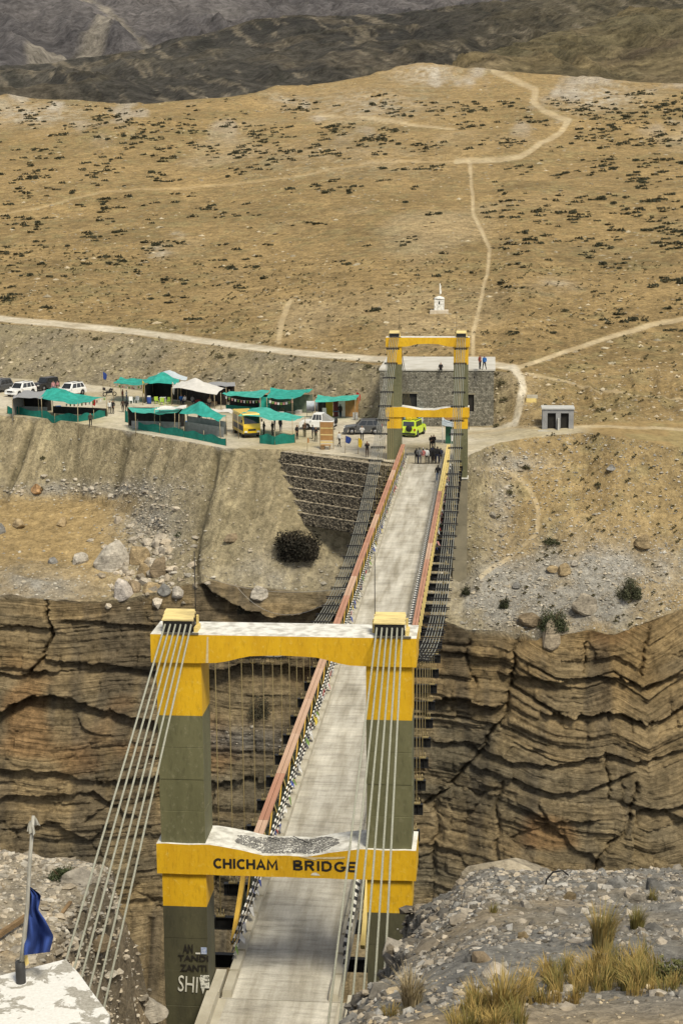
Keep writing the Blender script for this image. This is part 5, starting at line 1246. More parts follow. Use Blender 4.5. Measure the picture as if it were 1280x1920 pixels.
# ---- whitewashed block with a flagpole in the near left corner
def peel_mat():
    mt, n, l, b = new_mat('peeling_whitewash'); vec = n.new('ShaderNodeNewGeometry').outputs['Position']
    a = noise_node(n, l, vec, 1.5, 8, .62, .4); s2 = noise_node(n, l, vec, 18, 5, .7)
    base = ramp(n, l, s2.outputs['Fac'], [(.3, (.20, .185, .15)), (.7, (.40, .38, .33))]).outputs[0]
    wh = ramp(n, l, s2.outputs['Fac'], [(.3, (.54, .53, .49)), (.7, (.68, .67, .64))]).outputs[0]
    c = mixc(n, l, ramp(n, l, a.outputs['Fac'], [(.515, 0.0), (.530, 1.0)]).outputs[0], wh, base)
    l.new(c, b.inputs['Base Color']); b.inputs['Roughness'].default_value = .9; bump(n, l, b, a.outputs['Fac'], .5, .03); return mt
M_PEEL = peel_mat()
ZBK = 12.6
tp = [uz(a, b_, ZBK) for a, b_ in ((-260, 1885), (-60, 1843), (40, 1818), (124, 1797), (150, 1825), (178, 1864), (207, 1902), (180, 2000), (-200, 2100))]
cx_, cy_ = float(np.mean([q[0] for q in tp])), float(np.mean([q[1] for q in tp]))
wb = empty('whitewashed_block', (cx_, cy_, ZBK), 0, 'peeling whitewashed masonry block in the near left corner', 'block')
poly = [(float(q[0])-cx_, float(q[1])-cy_) for q in tp]
MB().prism(poly, 'z', -.26, 0).build('top_slab', M_PEEL, wb, .03); MB().prism([(a*.95, b_*.95) for a, b_ in poly], 'z', -2.6, -.262).build('body', M_PEEL, wb, .03)
fpb = uz(40, 1842, ZBK+.003)
M_FBLUE = pm('blue_flag_cloth', (.03, .065, .25), (.018, .04, .17), 3, .85); M_POLE = pm('whitened_wood_pole', (.42, .41, .37), (.27, .26, .22), 8, .85, stretch=(4, 4, .6)); M_PIPE = pm('dark_pipe', (.05, .05, .05), (.03, .03, .03), 5, .5)
fp_ = empty('flagpole', fpb, 0, 'weathered wooden pole with a drooping blue flag on the whitewashed block', 'flagpole')
MB().lathe([(.09, 0), (.09, .40), (.075, .41), (.06, .40), (0, .36)], 14).build('pipe_socket', M_PIPE, fp_)
def loc(px, py, dy=0.0):
    q_ = uy(px, py, fpb[1]+dy); return (float(q_[0]-fpb[0]), float(q_[1]-fpb[1]), float(q_[2]-fpb[2]))
MB().tube([loc(40, 1815), loc(46, 1760), loc(52, 1700), loc(56, 1620), loc(63, 1530)], [.05, .042, .038, .034, .030], 8).build('pole', M_POLE, fp_)
mb = MB()
for k in range(9):
    a = k*.7; t0 = loc(63, 1528+2*k); mb.add([t0, (t0[0]+.07*math.cos(a)-.02, t0[1]+.07*math.sin(a), t0[2]-.05), (t0[0]+.12*math.cos(a), t0[1]+.12*math.sin(a), t0[2]-.20), (t0[0]+.07*math.cos(a+.5), t0[1]+.05*math.sin(a), t0[2]-.18)], [(0, 1, 2, 3)])
mb.build('rag_topknot', M_POLE, fp_)
nu, nv = 12, 22; fv = []; ff_ = []
for i in range(nv+1):
    t = i/nv; py_ = 1663+t*128; xl_ = 53-8*t; wdt = np.interp(t, [0, .12, .35, .5, .75, 1], [5, 26, 22, 36, 54, 50])-8*max(0, t-.85)
    for j in range(nu+1):
        u_ = j/nu; fv.append(loc(xl_+wdt*u_, py_-6*u_*t, .05+.16*math.sin(u_*9+t*4)*(.3+t)+.06*math.sin(u_*17-t*9)))
for i in range(nv):
    for j in range(nu): a = i*(nu+1)+j; ff_.append((a, a+1, a+nu+2, a+nu+1))
MB().add(fv, ff_, 0, True).build('flag', M_FBLUE, fp_)
MB().add([loc(44, 1792), loc(52, 1790), loc(55, 1806), loc(49, 1812)], [(0, 1, 2, 3)]).build('yellow_tie', M_PYEL, fp_)
M_WOOD = pm('weathered_wood', (.24, .16, .08), (.14, .09, .045), 3, .85, .3, 20, stretch=(1, 1, 8)); M_PLY = pm('brown_plywood', (.36, .20, .07), (.26, .14, .05), 2, .7)
a, b_ = nhit(-60, 1800), nhit(50, 1738)
MB().bar(a+Vector((0, 0, .12)), b_+Vector((0, 0, .30)), .12, .14).build('wooden_beam', M_WOOD); tag(bpy.data.objects['wooden_beam'], 'brown timber beam lying on the gravel behind the flagpole', 'beam')
a, b_ = nhit(117, 1716), nhit(133, 1698)
if a and b_: tag(MB().bar(a+Vector((0, 0, .06)), b_+Vector((0, 0, .12)), .10, .05).build('wooden_plank', M_WOOD), 'short brown plank on the gravel left of the cables', 'plank')
# hose loop behind the mound, ropes across the gorge
M_ROPE = pm('pale_rope', (.50, .46, .40), (.36, .33, .28), 20, .9)
h0 = nhit(1022, 1664); 
if h0: tag(MB().tube([h0+Vector(q) for q in ((-.02, 0, -.05), (.02, 0, .20), (.16, 0, .38), (.38, .02, .42), (.52, .04, .30))], .022, 6).build('hose', M_BLK), 'bent black hose standing out of the mound crest', 'hose')
def rope(a, b_, sag, label, n=24, r=.018):
    a, b_ = V(a), V(b_); tag(MB().tube([a.lerp(b_, k/n)-Vector((0, 0, sag*4*(k/n)*(1-k/n))) for k in range(n+1)], r, 5).build('rope', M_ROPE), label, 'rope')
e0 = hit(378, 1082)+Vector((0, 0, .3)); pB = Vector((-2.72, float(uz(652, 1103, 1.45)[1]), 1.45))
rope(e0, pB, .9, 'upper pale rope stretched from the scree to the bridge chord'); rope(hit(440, 1098)+Vector((0, 0, .2)), pB+Vector((0, -.6, 0)), 2.4, 'slack lower rope looping from the overhang to the bridge chord')
# prayer flags tied along the left truss
FLC = [pm('flag_'+nm, c, tuple(q*.7 for q in c), 6, .85) for nm, c in (('blue', (.06, .10, .35)), ('white', (.62, .61, .58)), ('red', (.45, .05, .04)), ('green', (.16, .26, .06)), ('yellow', (.62, .48, .06)), ('pink', (.5, .24, .22)))]
FM = []
for k in range(6):
    mb = MB(); mb.add([(0, 0, 0), (0, .30, .02), (.03*math.sin(k), .29, -.32), (.05, .02, -.30)], [(0, 1, 2, 3)]); FM.append([mb.mesh('flag', m_) for m_ in FLC])
rr = random.Random(9)
for s0, s1, lab, xk in ((2, 30, 'string of prayer flags tied along the near third of the left railing', -2.10), (31, 60, 'string of prayer flags along the left railing before midspan', -2.10), (61, 90, 'string of prayer flags along the left railing past midspan', -2.10), (91, 116, 'string of prayer flags on the left railing by the far tower', -2.10), (70, 112, 'string of prayer flags outside the right railing by the far tower', 2.52)):
    e = empty('prayer_flag_string', (xk, s0, .9), 0, lab, 'prayer flags', 'prayer flag strings on the bridge')
    MB().tube([(0, 0, 0), (0, (s1-s0)*.5, -.08), (0, s1-s0, 0)], .012, 4).build('cord', M_ROPE, e)
    yy = .2
    while yy < s1-s0:
        o = link('flag', FM[rr.randrange(6)][rr.choice([0, 1, 1, 1, 2, 3, 4, 5])], e); o.location = (rr.uniform(-.02, .06), yy, rr.uniform(-.25, .12)); o.rotation_euler = (rr.uniform(-.6, .6), rr.uniform(-.5, .5), rr.uniform(-.3, .3)); k_ = rr.uniform(.7, 1.2); o.scale = (k_, k_, k_)
        yy += rr.uniform(.25, .8)
# ================================================================== STALLS, VEHICLES, FURNITURE
def tarp_mat(name, c1, c2, rough=.7, tr=.25):
    mt, n, l, b = new_mat(name); vec = n.new('ShaderNodeNewGeometry').outputs['Position']
    t = noise_node(n, l, vec, 1.6, 6, .65); r_ = ramp(n, l, t.outputs['Fac'], [(.32, c2), (.66, c1)]); l.new(r_.outputs[0], b.inputs['Base Color']); b.inputs['Roughness'].default_value = rough
    ts = n.new('ShaderNodeBsdfTranslucent'); l.new(r_.outputs[0], ts.inputs[0]); mx = n.new('ShaderNodeMixShader'); mx.inputs[0].default_value = tr
    l.new(b.outputs[0], mx.inputs[1]); l.new(ts.outputs[0], mx.inputs[2])
    out = [q for q in n if q.type == 'OUTPUT_MATERIAL'][0]; l.new(mx.outputs[0], out.inputs[0]); bump(n, l, b, t.outputs['Fac'], .7, .15); return mt
M_TEAL = tarp_mat('teal_tarp', (.030, .40, .33), (.012, .23, .185)); M_TEAL2 = tarp_mat('faded_teal_tarp', (.075, .47, .39), (.025, .30, .24)); M_NET = tarp_mat('green_shade_net', (.012, .23, .175), (.008, .15, .115), .9, .35)
M_WTARP = tarp_mat('white_tarp', (.72, .70, .66), (.58, .56, .52)); M_BTARP = tarp_mat('pale_blue_tarp', (.55, .62, .66), (.46, .53, .58))
M_TIN = pm('corrugated_tin', (.34, .34, .34), (.25, .25, .25), 6, .5, metal=.3); M_BAMBOO = pm('pole_wood', (.34, .28, .18), (.22, .17, .1), 5, .8)
M_CLOTHD = pm('dark_cloth', (.030, .026, .024), (.015, .013, .012), 2, .9); M_GWALL = pm('grey_panel', (.28, .28, .27), (.2, .2, .19), 2, .8); M_MAROON = pm('maroon_cloth', (.11, .03, .03), (.07, .02, .02), 2, .9)
def pt(px, py, h=0.0, zg=.3):
    return V(uz(px, py, zg+h))
def cloth(corners, mat, name, parent, base, n=12, sag=.18, wr=.05, seed=0, peak=None):
    """corners a,b,c,d in order (world); hangs between them"""
    a, b_, c_, d_ = corners; vs = []; fs = []
    for i in range(n+1):
        for j in range(n+1):
            u_, v_ = i/n, j/n; p = a*(1-u_)*(1-v_)+b_*u_*(1-v_)+c_*u_*v_+d_*(1-u_)*v_
            k = 16*u_*(1-u_)*v_*(1-v_); e_ = max(4*u_*(1-u_)*(1-abs(2*v_-1)*0), 4*v_*(1-v_))
            dz_ = -sag*k-.35*sag*e_+wr*float(vnoise(u_*5+seed, v_*5, 0, seed))
            if peak:
                r_ = math.hypot(u_-peak[0], v_-peak[1]); dz_ += peak[2]*max(0, 1-r_/.75)**1.6
            vs.append(p+Vector((0, 0, dz_))-base)
    for i in range(n):
        for j in range(n): q_ = i*(n+1)+j; fs.append((q_, q_+n+1, q_+n+2, q_+1))
    return MB().add(vs, fs, 0, True).build(name, mat, parent)
def pole(e, p, base, lean=.0, r=.04):
    g_ = ground(p.x, p.y); MB().tube([Vector((p.x+lean, p.y, g_-.1))-base, p+Vector((0, 0, .12))-base], r, 6).build('pole', M_BAMBOO, e)
def panel(e, base, p, q_, z0, z1, mat, name, th=.04, wavy=0.0, n=10, seed=0):
    """an upright sheet from p to q between heights above the ground"""
    vs = []; fs = []
    for i in range(n+1):
        t = i/n; a = p.lerp(q_, t); g_ = ground(a.x, a.y); d = wavy*math.sin(t*9+seed); s2 = wavy*1.2*math.sin(t*math.pi*2.3+seed)
        for z_ in (z0, z1): vs.append(Vector((a.x, a.y+d*(1 if z_ == z1 else .3), g_+z_+(s2 if z_ == z1 else 0)))-base)
    for i in range(n): fs.append((2*i, 2*i+2, 2*i+3, 2*i+1))
    o = MB().add(vs, fs, 0, wavy > 0).build(name, mat, e)
    if not wavy: sm = o.modifiers.new('t', 'SOLIDIFY'); sm.thickness = th
    return o
def stall(name, label, cor, mat, h=(2.4, 2.4, 2.2, 2.2), zg=.3, sag=.25, peak=None, back=None, seed=0, poles=True, cat='stall', net=None):
    P_ = [pt(px, py, hh_, zg) for (px, py), hh_ in zip(cor, h)]
    b0_ = sum(P_, Vector())/4; base = Vector((b0_.x, b0_.y, ground(b0_.x, b0_.y))); e = empty(name, base, 0, label, cat, 'market stalls under tarpaulins')
    cloth(P_, mat, 'canopy', e, base, 12, sag, .14, seed, peak)
    if poles:
        for k, p in enumerate(P_): pole(e, p, base, .08*math.sin(k*2+seed))
    if back:
        Q_ = P_+[P_[0].lerp(P_[3], .55), P_[1].lerp(P_[2], .55)]
        for (i, j, z0, z1, mt, nm) in back: panel(e, base, Q_[i], Q_[j], z0, z1, mt, nm)
    return e, base, P_
def netfence(label, pts, h=.85, z0=.0, seed=0, mat=None):
    W_ = [pt(px, py, 0, zg) for px, py, zg in pts]; base = W_[0].copy(); base.z = ground(base.x, base.y)
    e = empty('net_fence', base, 0, label, 'fence', 'green net fences along the terrace edge')
    for k in range(len(W_)-1): panel(e, base, W_[k], W_[k+1], z0, h, mat or M_NET, 'net', wavy=.10, n=12, seed=seed+k)
    for p in W_: MB().tube([Vector((p.x, p.y, ground(p.x, p.y)-.1))-base, Vector((p.x+.04, p.y, ground(p.x, p.y)+h+.35))-base], .035, 6).build('post', M_BAMBOO, e)
    return e
# left front stall
e, base, P_ = stall('tin_roof_shed', 'grey tin roofed shed at the left end of the terrace', [(23, 746), (78, 748), (96, 733), (44, 732)], M_TIN, (2.3, 2.3, 2.6, 2.6), .5, .0, seed=1, cat='shed', back=[(3, 2, .1, 2.5, M_CLOTHD, 'back_wall'), (0, 3, .1, 2.2, M_GWALL, 'side_wall'), (4, 5, .0, .9, M_GWALL, 'front_wall')])
stall('tarp_stall', 'wide teal canopy beside the grey tin shed', [(72, 746), (146, 757), (200, 743), (98, 734)], M_TEAL, (2.3, 2.3, 2.4, 2.8), .5, .35, (.15, .7, .9), seed=2, back=[(3, 2, .1, 1.0, M_CLOTHD, 'counter')])
netfence('long green net fence in front of the tin shed stall', [(14, 776, .5), (36, 777, .5), (103, 787, .4), (146, 792, .3), (176, 786, .4), (202, 778, .5)], .85, seed=1)
# second front row
stall('tarp_stall', 'flat teal canopy with pale edge in the middle of the front row', [(254, 774), (328, 776), (346, 763), (240, 763)], M_TEAL2, (2.3, 2.3, 2.4, 2.4), .2, .2, seed=3, back=[(3, 2, .1, 2.3, M_CLOTHD, 'back_wall'), (4, 5, .1, 1.0, M_GWALL, 'front_wall')])
stall('awning_strip', 'long white roof strip behind the front teal canopies', [(290, 768), (346, 766), (350, 760), (300, 763)], M_WTARP, (2.5, 2.6, 2.7, 2.6), .3, .1, seed=4, cat='awning')
stall('tarp_stall', 'sharply peaked teal canopy in the front row', [(336, 778), (412, 789), (424, 780), (352, 769)], M_TEAL, (2.2, 2.1, 2.2, 2.3), .15, .15, (.45, .5, 1.9), seed=5, back=[(3, 2, .1, 1.6, M_GWALL, 'back_wall'), (4, 5, .0, 1.2, M_GWALL, 'counter')])
stall('awning_strip', 'short white awning right of the peaked teal canopy', [(388, 770), (436, 774), (440, 768), (396, 765)], M_WTARP, (2.3, 2.3, 2.4, 2.4), .3, .1, seed=6, cat='awning')
stall('tarp_stall', 'teal canopy stretched beside the yellow bus', [(446, 779), (548, 788), (572, 782), (486, 765)], M_TEAL2, (2.6, 2.3, 2.3, 2.6), .1, .3, (.2, .6, .7), seed=7)
netfence('green net fence along the edge below the middle stalls', [(258, 806, .15), (300, 813, .1), (345, 821, .0), (382, 828, .0), (424, 836, .0)], .85, seed=2)
netfence('green net screen at the left corner of the middle stalls', [(235, 793, .2), (256, 797, .2), (272, 793, .2)], 1.5, seed=3)
netfence('sagging green net right of the yellow bus', [(487, 832, 0), (515, 835, 0), (553, 831, 0)], 1.05, seed=4)
# back row
stall('tarp_stall', 'low teal canopy at the left end of the back row', [(212, 718), (268, 722), (282, 709), (226, 708)], M_TEAL, (2.4, 2.4, 2.6, 2.6), .7, .3, seed=8)
stall('tarp_stall', 'domed teal tent beside the white canopy', [(271, 719), (334, 719), (338, 712), (286, 708)], M_TEAL, (2.5, 2.5, 2.7, 2.7), .6, .1, (.45, .55, 1.5), seed=9, back=[(3, 2, .1, 2.4, M_CLOTHD, 'back_wall'), (0, 3, .1, 2.3, M_CLOTHD, 'side_wall')])
stall('tarp_stall', 'pale blue and white domed tent behind the teal dome', [(292, 708), (350, 714), (352, 707), (300, 703)], M_BTARP, (2.7, 2.6, 2.8, 2.8), .6, .1, (.4, .5, 1.3), seed=10)
stall('tarp_stall', 'large white peaked canopy in the back row', [(322, 728), (402, 741), (424, 728), (340, 716)], M_WTARP, (2.1, 1.9, 2.2, 2.5), .5, .15, (.45, .55, 1.5), seed=11, back=[(3, 2, .1, 2.0, M_CLOTHD, 'back_wall')])
stall('tin_roof_shed', 'dark grey flat roof right of the white canopy', [(394, 722), (442, 724), (440, 717), (390, 716)], M_TIN, (2.5, 2.5, 2.6, 2.6), .5, .0, seed=12, cat='shed', back=[(3, 2, .1, 2.5, M_CLOTHD, 'back_wall')])
stall('tarp_stall', 'sloping teal canopy hung with small flags in the back row', [(414, 738), (488, 747), (506, 730), (430, 732)], M_TEAL2, (2.3, 2.3, 2.9, 2.5), .4, .25, seed=13, back=[(3, 2, .1, 2.3, M_CLOTHD, 'back_wall'), (4, 5, .0, .9, M_NET, 'front_net')])
e, base, P_ = stall('tarp_stall', 'teal canopy with a hanging side sheet right of the flagged one', [(500, 747), (548, 748), (587, 730), (507, 728)], M_TEAL, (2.3, 2.3, 2.9, 2.9), .35, .2, seed=14, back=[(3, 2, .1, 2.3, pm('green_grey_panel', (.16, .19, .14), (.1, .12, .09), 2, .9), 'back_wall')])
panel(e, base, pt(486, 747, 2.2, .35), pt(506, 744, 2.2, .35), .9, 2.4, M_TEAL, 'side_sheet', wavy=.06)
e, base, P_ = stall('tarp_stall', 'teal roofed shop stall with coloured panels nearest the stone building', [(590, 752), (666, 750), (673, 741), (595, 742)], M_TEAL2, (2.4, 2.4, 2.7, 2.7), .25, .1, seed=15)
for k, (a, b_, mt) in enumerate(((.02, .2, 'teal'), (.2, .37, 'yellow'), (.38, .5, 'maroon'), (.5, .66, 'white'), (.66, .98, 'brown'))):
    m_ = {'teal': M_CLOTHD, 'yellow': pm('mustard_cloth', (.30, .22, .02), (.22, .16, .02), 2, .9), 'maroon': M_MAROON, 'white': M_WTARP, 'brown': M_PLY}[mt]
    panel(e, base, P_[3].lerp(P_[2], a), P_[3].lerp(P_[2], b_), .1, 2.3, m_, 'wall_panel')
# bunting on two stalls
def bunting(label, a, b_, n, sag=.3):
    base = a.copy(); e = empty('bunting', base, 0, label, 'bunting', 'strings of small flags on the stalls'); d = b_-a
    f = lambda t: d*t-Vector((0, 0, sag*4*t*(1-t)))
    MB().tube([f(k/8) for k in range(9)], .012, 4).build('cord', M_ROPE, e)
    for k in range(n):
        t = (k+.5)/n; p = f(t); MB().add([p, p+d.normalized()*.26, p+d.normalized()*.25-Vector((0, .03, .30)), p-Vector((0, 0, .30))], [(0, 1, 2, 3)]).build('flag', FLC[(k*2+1) % 6], e)
bunting('string of small flags under the sloping teal canopy', pt(420, 742, 2.1, .4), pt(488, 750, 2.0, .4), 12)
bunting('string of small flags under the right teal canopy', pt(502, 750, 2.1, .35), pt(548, 750, 2.1, .35), 9)
bunting('string of small flags on the low teal canopy', pt(214, 719, 2.2, .7), pt(268, 722, 2.2, .7), 9)
bunting('string of small flags on the wide teal canopy by the shed', pt(120, 757, 2.0, .5), pt(198, 745, 2.1, .5), 11)
CR = [pm('crate_'+n_, c, None, 3, .8) for n_, c in (('blue', (.05, .12, .30)), ('wood', (.28, .19, .10)), ('white', (.55, .54, .50)), ('red', (.30, .05, .04)))]
for k, (px, py, mi, lab) in enumerate([(62, 765, 1, 'wooden crate inside the tin roofed shed'), (110, 768, 0, 'blue crate under the wide teal canopy'), (128, 772, 2, 'white sack box under the wide teal canopy'), (284, 790, 1, 'wooden crate under the flat teal canopy'), (306, 793, 2, 'white box under the flat teal canopy'), (352, 797, 0, 'blue crate under the peaked teal canopy'), (392, 806, 1, 'wooden crate at the right of the peaked canopy'), (372, 757, 3, 'red box under the white canopy'), (402, 760, 1, 'wooden box under the dark flat roof'), (455, 766, 0, 'blue crate under the flagged teal canopy'), (530, 772, 1, 'wooden crate behind the menu board'), (560, 776, 2, 'white box right of the menu board'), (503, 829, 1, 'wooden crate behind the sagging green net'), (536, 826, 0, 'blue crate behind the sagging green net')]):
    p = hit(px, py); e = empty('crate', p, k*.4, lab, 'crate', 'crates and boxes in the stalls'); w_ = .55+.1*(k % 3)
    for q_ in range(3): MB().box((-w_/2, -.3, .02+.17*q_), (w_/2, .3, .15+.17*q_)).build('slat', CR[mi], e)
    MB().box((-w_/2+.02, -.28, .0), (w_/2-.02, .28, .48)).build('contents', CR[(mi+1) % 4], e)
# flags on poles
def flag(px, py, h, c, label, w_=.55, fh=.9, zg=None):
    p = hit(px, py); e = empty('flag_on_pole', p, 0, label, 'flag', 'flags on poles on the terrace')
    MB().tube([(0, 0, -.1), (.03, 0, h)], .03, 6).build('pole', M_BAMBOO, e)
    vs = []; fs = []
    for i in range(7):
        for j in range(5):
            u_, v_ = j/4, i/6; vs.append((.03+u_*w_*(.4+.3*math.sin(v_*2+1)), .08*math.sin(u_*5+v_*3), h-v_*fh-.28*u_*fh))
    for i in range(6):
        for j in range(4): q_ = i*5+j; fs.append((q_, q_+5, q_+6, q_+1))
    MB().add(vs, fs, 0, True).build('cloth', c, e)
M_FY = pm('yellow_flag', (.66, .46, .02), (.5, .34, .02), 3, .8); M_FR = pm('red_flag', (.42, .02, .02), (.3, .015, .015), 3, .8); M_FW = pm('white_flag', (.65, .64, .62), (.5, .5, .48), 3, .8)
flag(268, 754, 2.9, M_FY, 'tall yellow flag on a pole before the teal domed tent', .5, 1.5); flag(324, 757, 2.9, M_FW, 'white flag on a pole left of the white canopy', .4, 1.4)
flag(194, 738, 3.0, M_FBLUE, 'blue flag on a tilted pole left of the back row', .8, .9); flag(70, 766, 1.9, M_FY, 'small yellow flag before the tin shed', .5, .7); flag(174, 776, 2.1, M_FR, 'dark red flag at the corner of the wide teal canopy', .6, .9)
flag(667, 772, 2.5, M_FR, 'red flag beside the shop stall near the stone building', .8, 1.2); flag(647, 850, 1.9, M_FBLUE, 'blue flag drooping at the edge above the gabion wall', .9, .7); flag(671, 852, 1.8, M_FY, 'yellow flag at the edge above the gabion wall', .6, .9)
flag(576, 846, 1.5, pm('orange_flag', (.5, .22, .05), (.4, .16, .04), 3, .8), 'small orange flag on a crooked stick before the jeep', .25, .5)
# furniture, boards
def chair(px, py, mt, rz, label):
    p = hit(px, py); e = empty('plastic_chair', p, rz, label, 'chair', 'plastic chairs before the tents')
    MB().box((-.25, -.24, .42), (.25, .24, .46)).build('seat', mt, e); MB().box((-.25, .22, .463), (.25, .26, .92)).build('backrest', mt, e)
    for a in (-.21, .21):
        for b_ in (-.2, .2): MB().bar((a*1.1, b_*1.1, 0), (a, b_, .42), .05, .05).build('leg', mt, e)
M_LIME = pm('lime_plastic', (.36, .50, .06), (.28, .4, .05), 3, .45); M_WPL = pm('white_plastic', (.7, .7, .68), (.6, .6, .58), 3, .45)
chair(246, 757, M_WPL, .3, 'left of the two white plastic chairs'); chair(257, 756, M_WPL, -.2, 'right of the two white plastic chairs')
chair(294, 757, M_LIME, .5, 'lime plastic chair left of the small table'); chair(304, 759, M_LIME, 0, 'lime plastic chair before the small table'); chair(315, 758, M_LIME, -.6, 'lime plastic chair right of the small table')
p = hit(306, 755); e = empty('plastic_table', p, 0, 'small white table among the lime chairs', 'table'); MB().box((-.4, -.3, .68), (.4, .3, .72)).build('table_top', M_WPL, e)
for a in (-.33, .33):
    for b_ in (-.23, .23): MB().bar((a, b_, 0), (a, b_, .68), .05, .05).build('leg', M_WPL, e)
p = hit(280, 757); e = empty('barrel', p, 0, 'dark blue drum before the teal domed tent', 'drum'); MB().lathe([(0, 0), (.3, 0), (.31, .28), (.3, .3), (.31, .58), (.3, .6), (.3, .88), (.27, .9), (0, .88)], 14).build('body', M_FBLUE, e); MB().box((-.2, -.2, .905), (.2, .2, 1.05)).build('box_on_lid', M_WPL, e)
p = hit(625, 782); e = empty('table', p, 0, 'long blue table in the shop stall', 'table'); M_BLT = pm('blue_paint', (.03, .22, .34), (.02, .16, .26), 3, .5)
MB().box((-1.0, -.4, .74), (1.0, .4, .79)).build('table_top', M_BLT, e)
for a in (-.9, .9):
    for b_ in (-.33, .33): MB().bar((a, b_, 0), (a, b_, .74), .06, .06).build('leg', M_BLT, e)
def board(px, py, w_, h_, z0, mt, label, rz=0.0, frame=True, name='signboard'):
    p = hit(px, py); e = empty(name, p, rz, label, 'sign'); MB().box((-w_/2, -.02, z0), (w_/2, .02, z0+h_)).build('panel', mt, e)
    if frame:
        for a in (-w_/2+.04, w_/2-.04): MB().box((a-.03, .025, -.1), (a+.03, .075, z0+h_)).build('post', M_STEEL, e)
    return e
def photo_mat():
    mt, n, l, b = new_mat('printed_landscape'); vec = n.new('ShaderNodeTexCoord').outputs['Object']; sx = n.new('ShaderNodeSeparateXYZ'); l.new(vec, sx.inputs[0])
    t = noise_node(n, l, vec, 2.2, 5, .6); a = n.new('ShaderNodeMath'); a.operation = 'MULTIPLY_ADD'; l.new(t.outputs['Fac'], a.inputs[0]); a.inputs[1].default_value = .8; l.new(sx.outputs['Z'], a.inputs[2])
    r_ = ramp(n, l, a.outputs[0], [(.0, (.30, .30, .30)), (.25, (.05, .05, .055)), (.5, (.22, .23, .26)), (.62, (.42, .47, .54)), (.9, (.62, .66, .70))])
    mr = n.new('ShaderNodeMapRange'); mr.inputs[1].default_value = .9; mr.inputs[2].default_value = 2.6; l.new(a.outputs[0], mr.inputs[0]); l.new(mr.outputs[0], r_.inputs[0])
    l.new(r_.outputs[0], b.inputs['Base Color']); b.inputs['Roughness'].default_value = .4; return mt
board(590, 783, 2.0, 1.3, .75, photo_mat(), 'hoarding with a grey landscape picture above the white jeep', -.05)
board(608, 783, .5, 1.0, .2, M_WPL, 'narrow white notice right of the landscape hoarding'); board(666, 787, .62, .85, .05, pm('printed_notice', (.58, .58, .56), (.25, .25, .24), 9, .6), 'white printed notice standing before the shop stall')
board(507, 778, 1.7, .95, .4, pm('dark_menu_board', (.03, .03, .03), (.2, .2, .18), 10, .6, lo=.3, hi=.36), 'dark menu board under the right teal canopy'); board(528, 784, .6, .7, .1, M_WPL, 'small white board below the right teal canopy')
p = hit(613, 842); e = empty('wooden_stand', p, -.08, 'tall brown plywood stand with a bench at the terrace edge', 'stand')
for k, (z0, z1, mt) in enumerate(((2.35, 2.95, M_PLY), (1.62, 2.22, M_PLY), (.95, 1.5, M_PLY), (2.24, 2.33, M_PYEL), (1.52, 1.60, M_PYEL), (.68, .82, M_PYEL))): MB().box((-.72, 0, z0), (.68, .05, z1)).build('plank', mt, e)
for a in (-.76, .70): MB().box((a-.04, -.02, -.1), (a+.04, .09, 3.0)).build('post', M_BAMBOO, e)
MB().box((-.6, -.55, .45), (.45, -.05, .52)).build('bench_seat', M_PLY, e); MB().box((-.6, -.5, 0), (-.2, -.1, .45)).build('bench_box', M_WOOD, e); MB().box((.3, -.5, 0), (.4, -.1, .45)).build('leg', M_BAMBOO, e)
# booth with a white awning behind the right far column
p = hit(843, 832); e = empty('ticket_booth', p, 0, 'green booth with a white and blue awning behind the far right column', 'booth'); M_GBO = pm('dark_green_board', (.02, .10, .06), (.015, .07, .04), 3, .6)
MB().box((-.5, 0, 0), (.6, 1.2, 2.1)).build('body', M_GBO, e); MB().prism([(-.9, 2.2), (-.5, 2.05), (1.2, 1.9), (1.2, 2.0), (-.45, 2.45), (-.85, 2.75)], 'y', -.7, 1.3).build('awning', M_BTARP, e); MB().box((-.55, -.6, 2.75), (.9, -.5, 3.5)).build('sign_panel', M_PLY, e); MB().box((.1, -.05, .3), (.5, -.005, 1.6)).build('notice', M_WPL, e)
for a in (-.80, 1.1): MB().tube([(a, -.6, 0), (a, -.6, 3.8)], .05, 6).build('post', M_WPL, e)

# ---- vehicles: length along local x, front at +x
M_GLASS = pm('car_glass', (.018, .022, .025), (.010, .012, .014), 2, .08, spec=.6); M_TYRE = pm('tyre', (.02, .02, .02), (.013, .013, .013), 6, .9); M_RIM = pm('rim', (.35, .35, .35), (.25, .25, .25), 6, .35, metal=.7)
M_LAMP = pm('headlamp', (.7, .7, .66), (.55, .55, .5), 6, .15); M_RLAMP = pm('tail_lamp', (.35, .01, .01), (.25, .01, .01), 6, .25); M_TRIM = pm('black_trim', (.02, .02, .02), (.012, .012, .012), 6, .6); M_PLATE = pm('number_plate', (.6, .45, .05), (.5, .38, .04), 6, .6)
def paint(name, c):
    mt = pm(name, c, tuple(q*.86 for q in c), 1.2, .28, spec=.5); return mt
def wheel(e, x_, y_, r, w_):
    o = MB().lathe([(.55*r, -w_/2), (.92*r, -w_/2), (r, -w_/2+.04), (r, w_/2-.04), (.92*r, w_/2), (.55*r, w_/2)], 18).build('wheel', M_TYRE, e); o.location = (x_, y_, r); o.rotation_euler = (math.pi/2, 0, 0)
    MB().lathe([(0, -w_/2+.02), (.5*r, -w_/2+.02), (.56*r, -w_/2+.05), (.56*r, w_/2-.05), (.5*r, w_/2-.02), (0, w_/2-.02)], 14).build('rim', M_RIM, o)
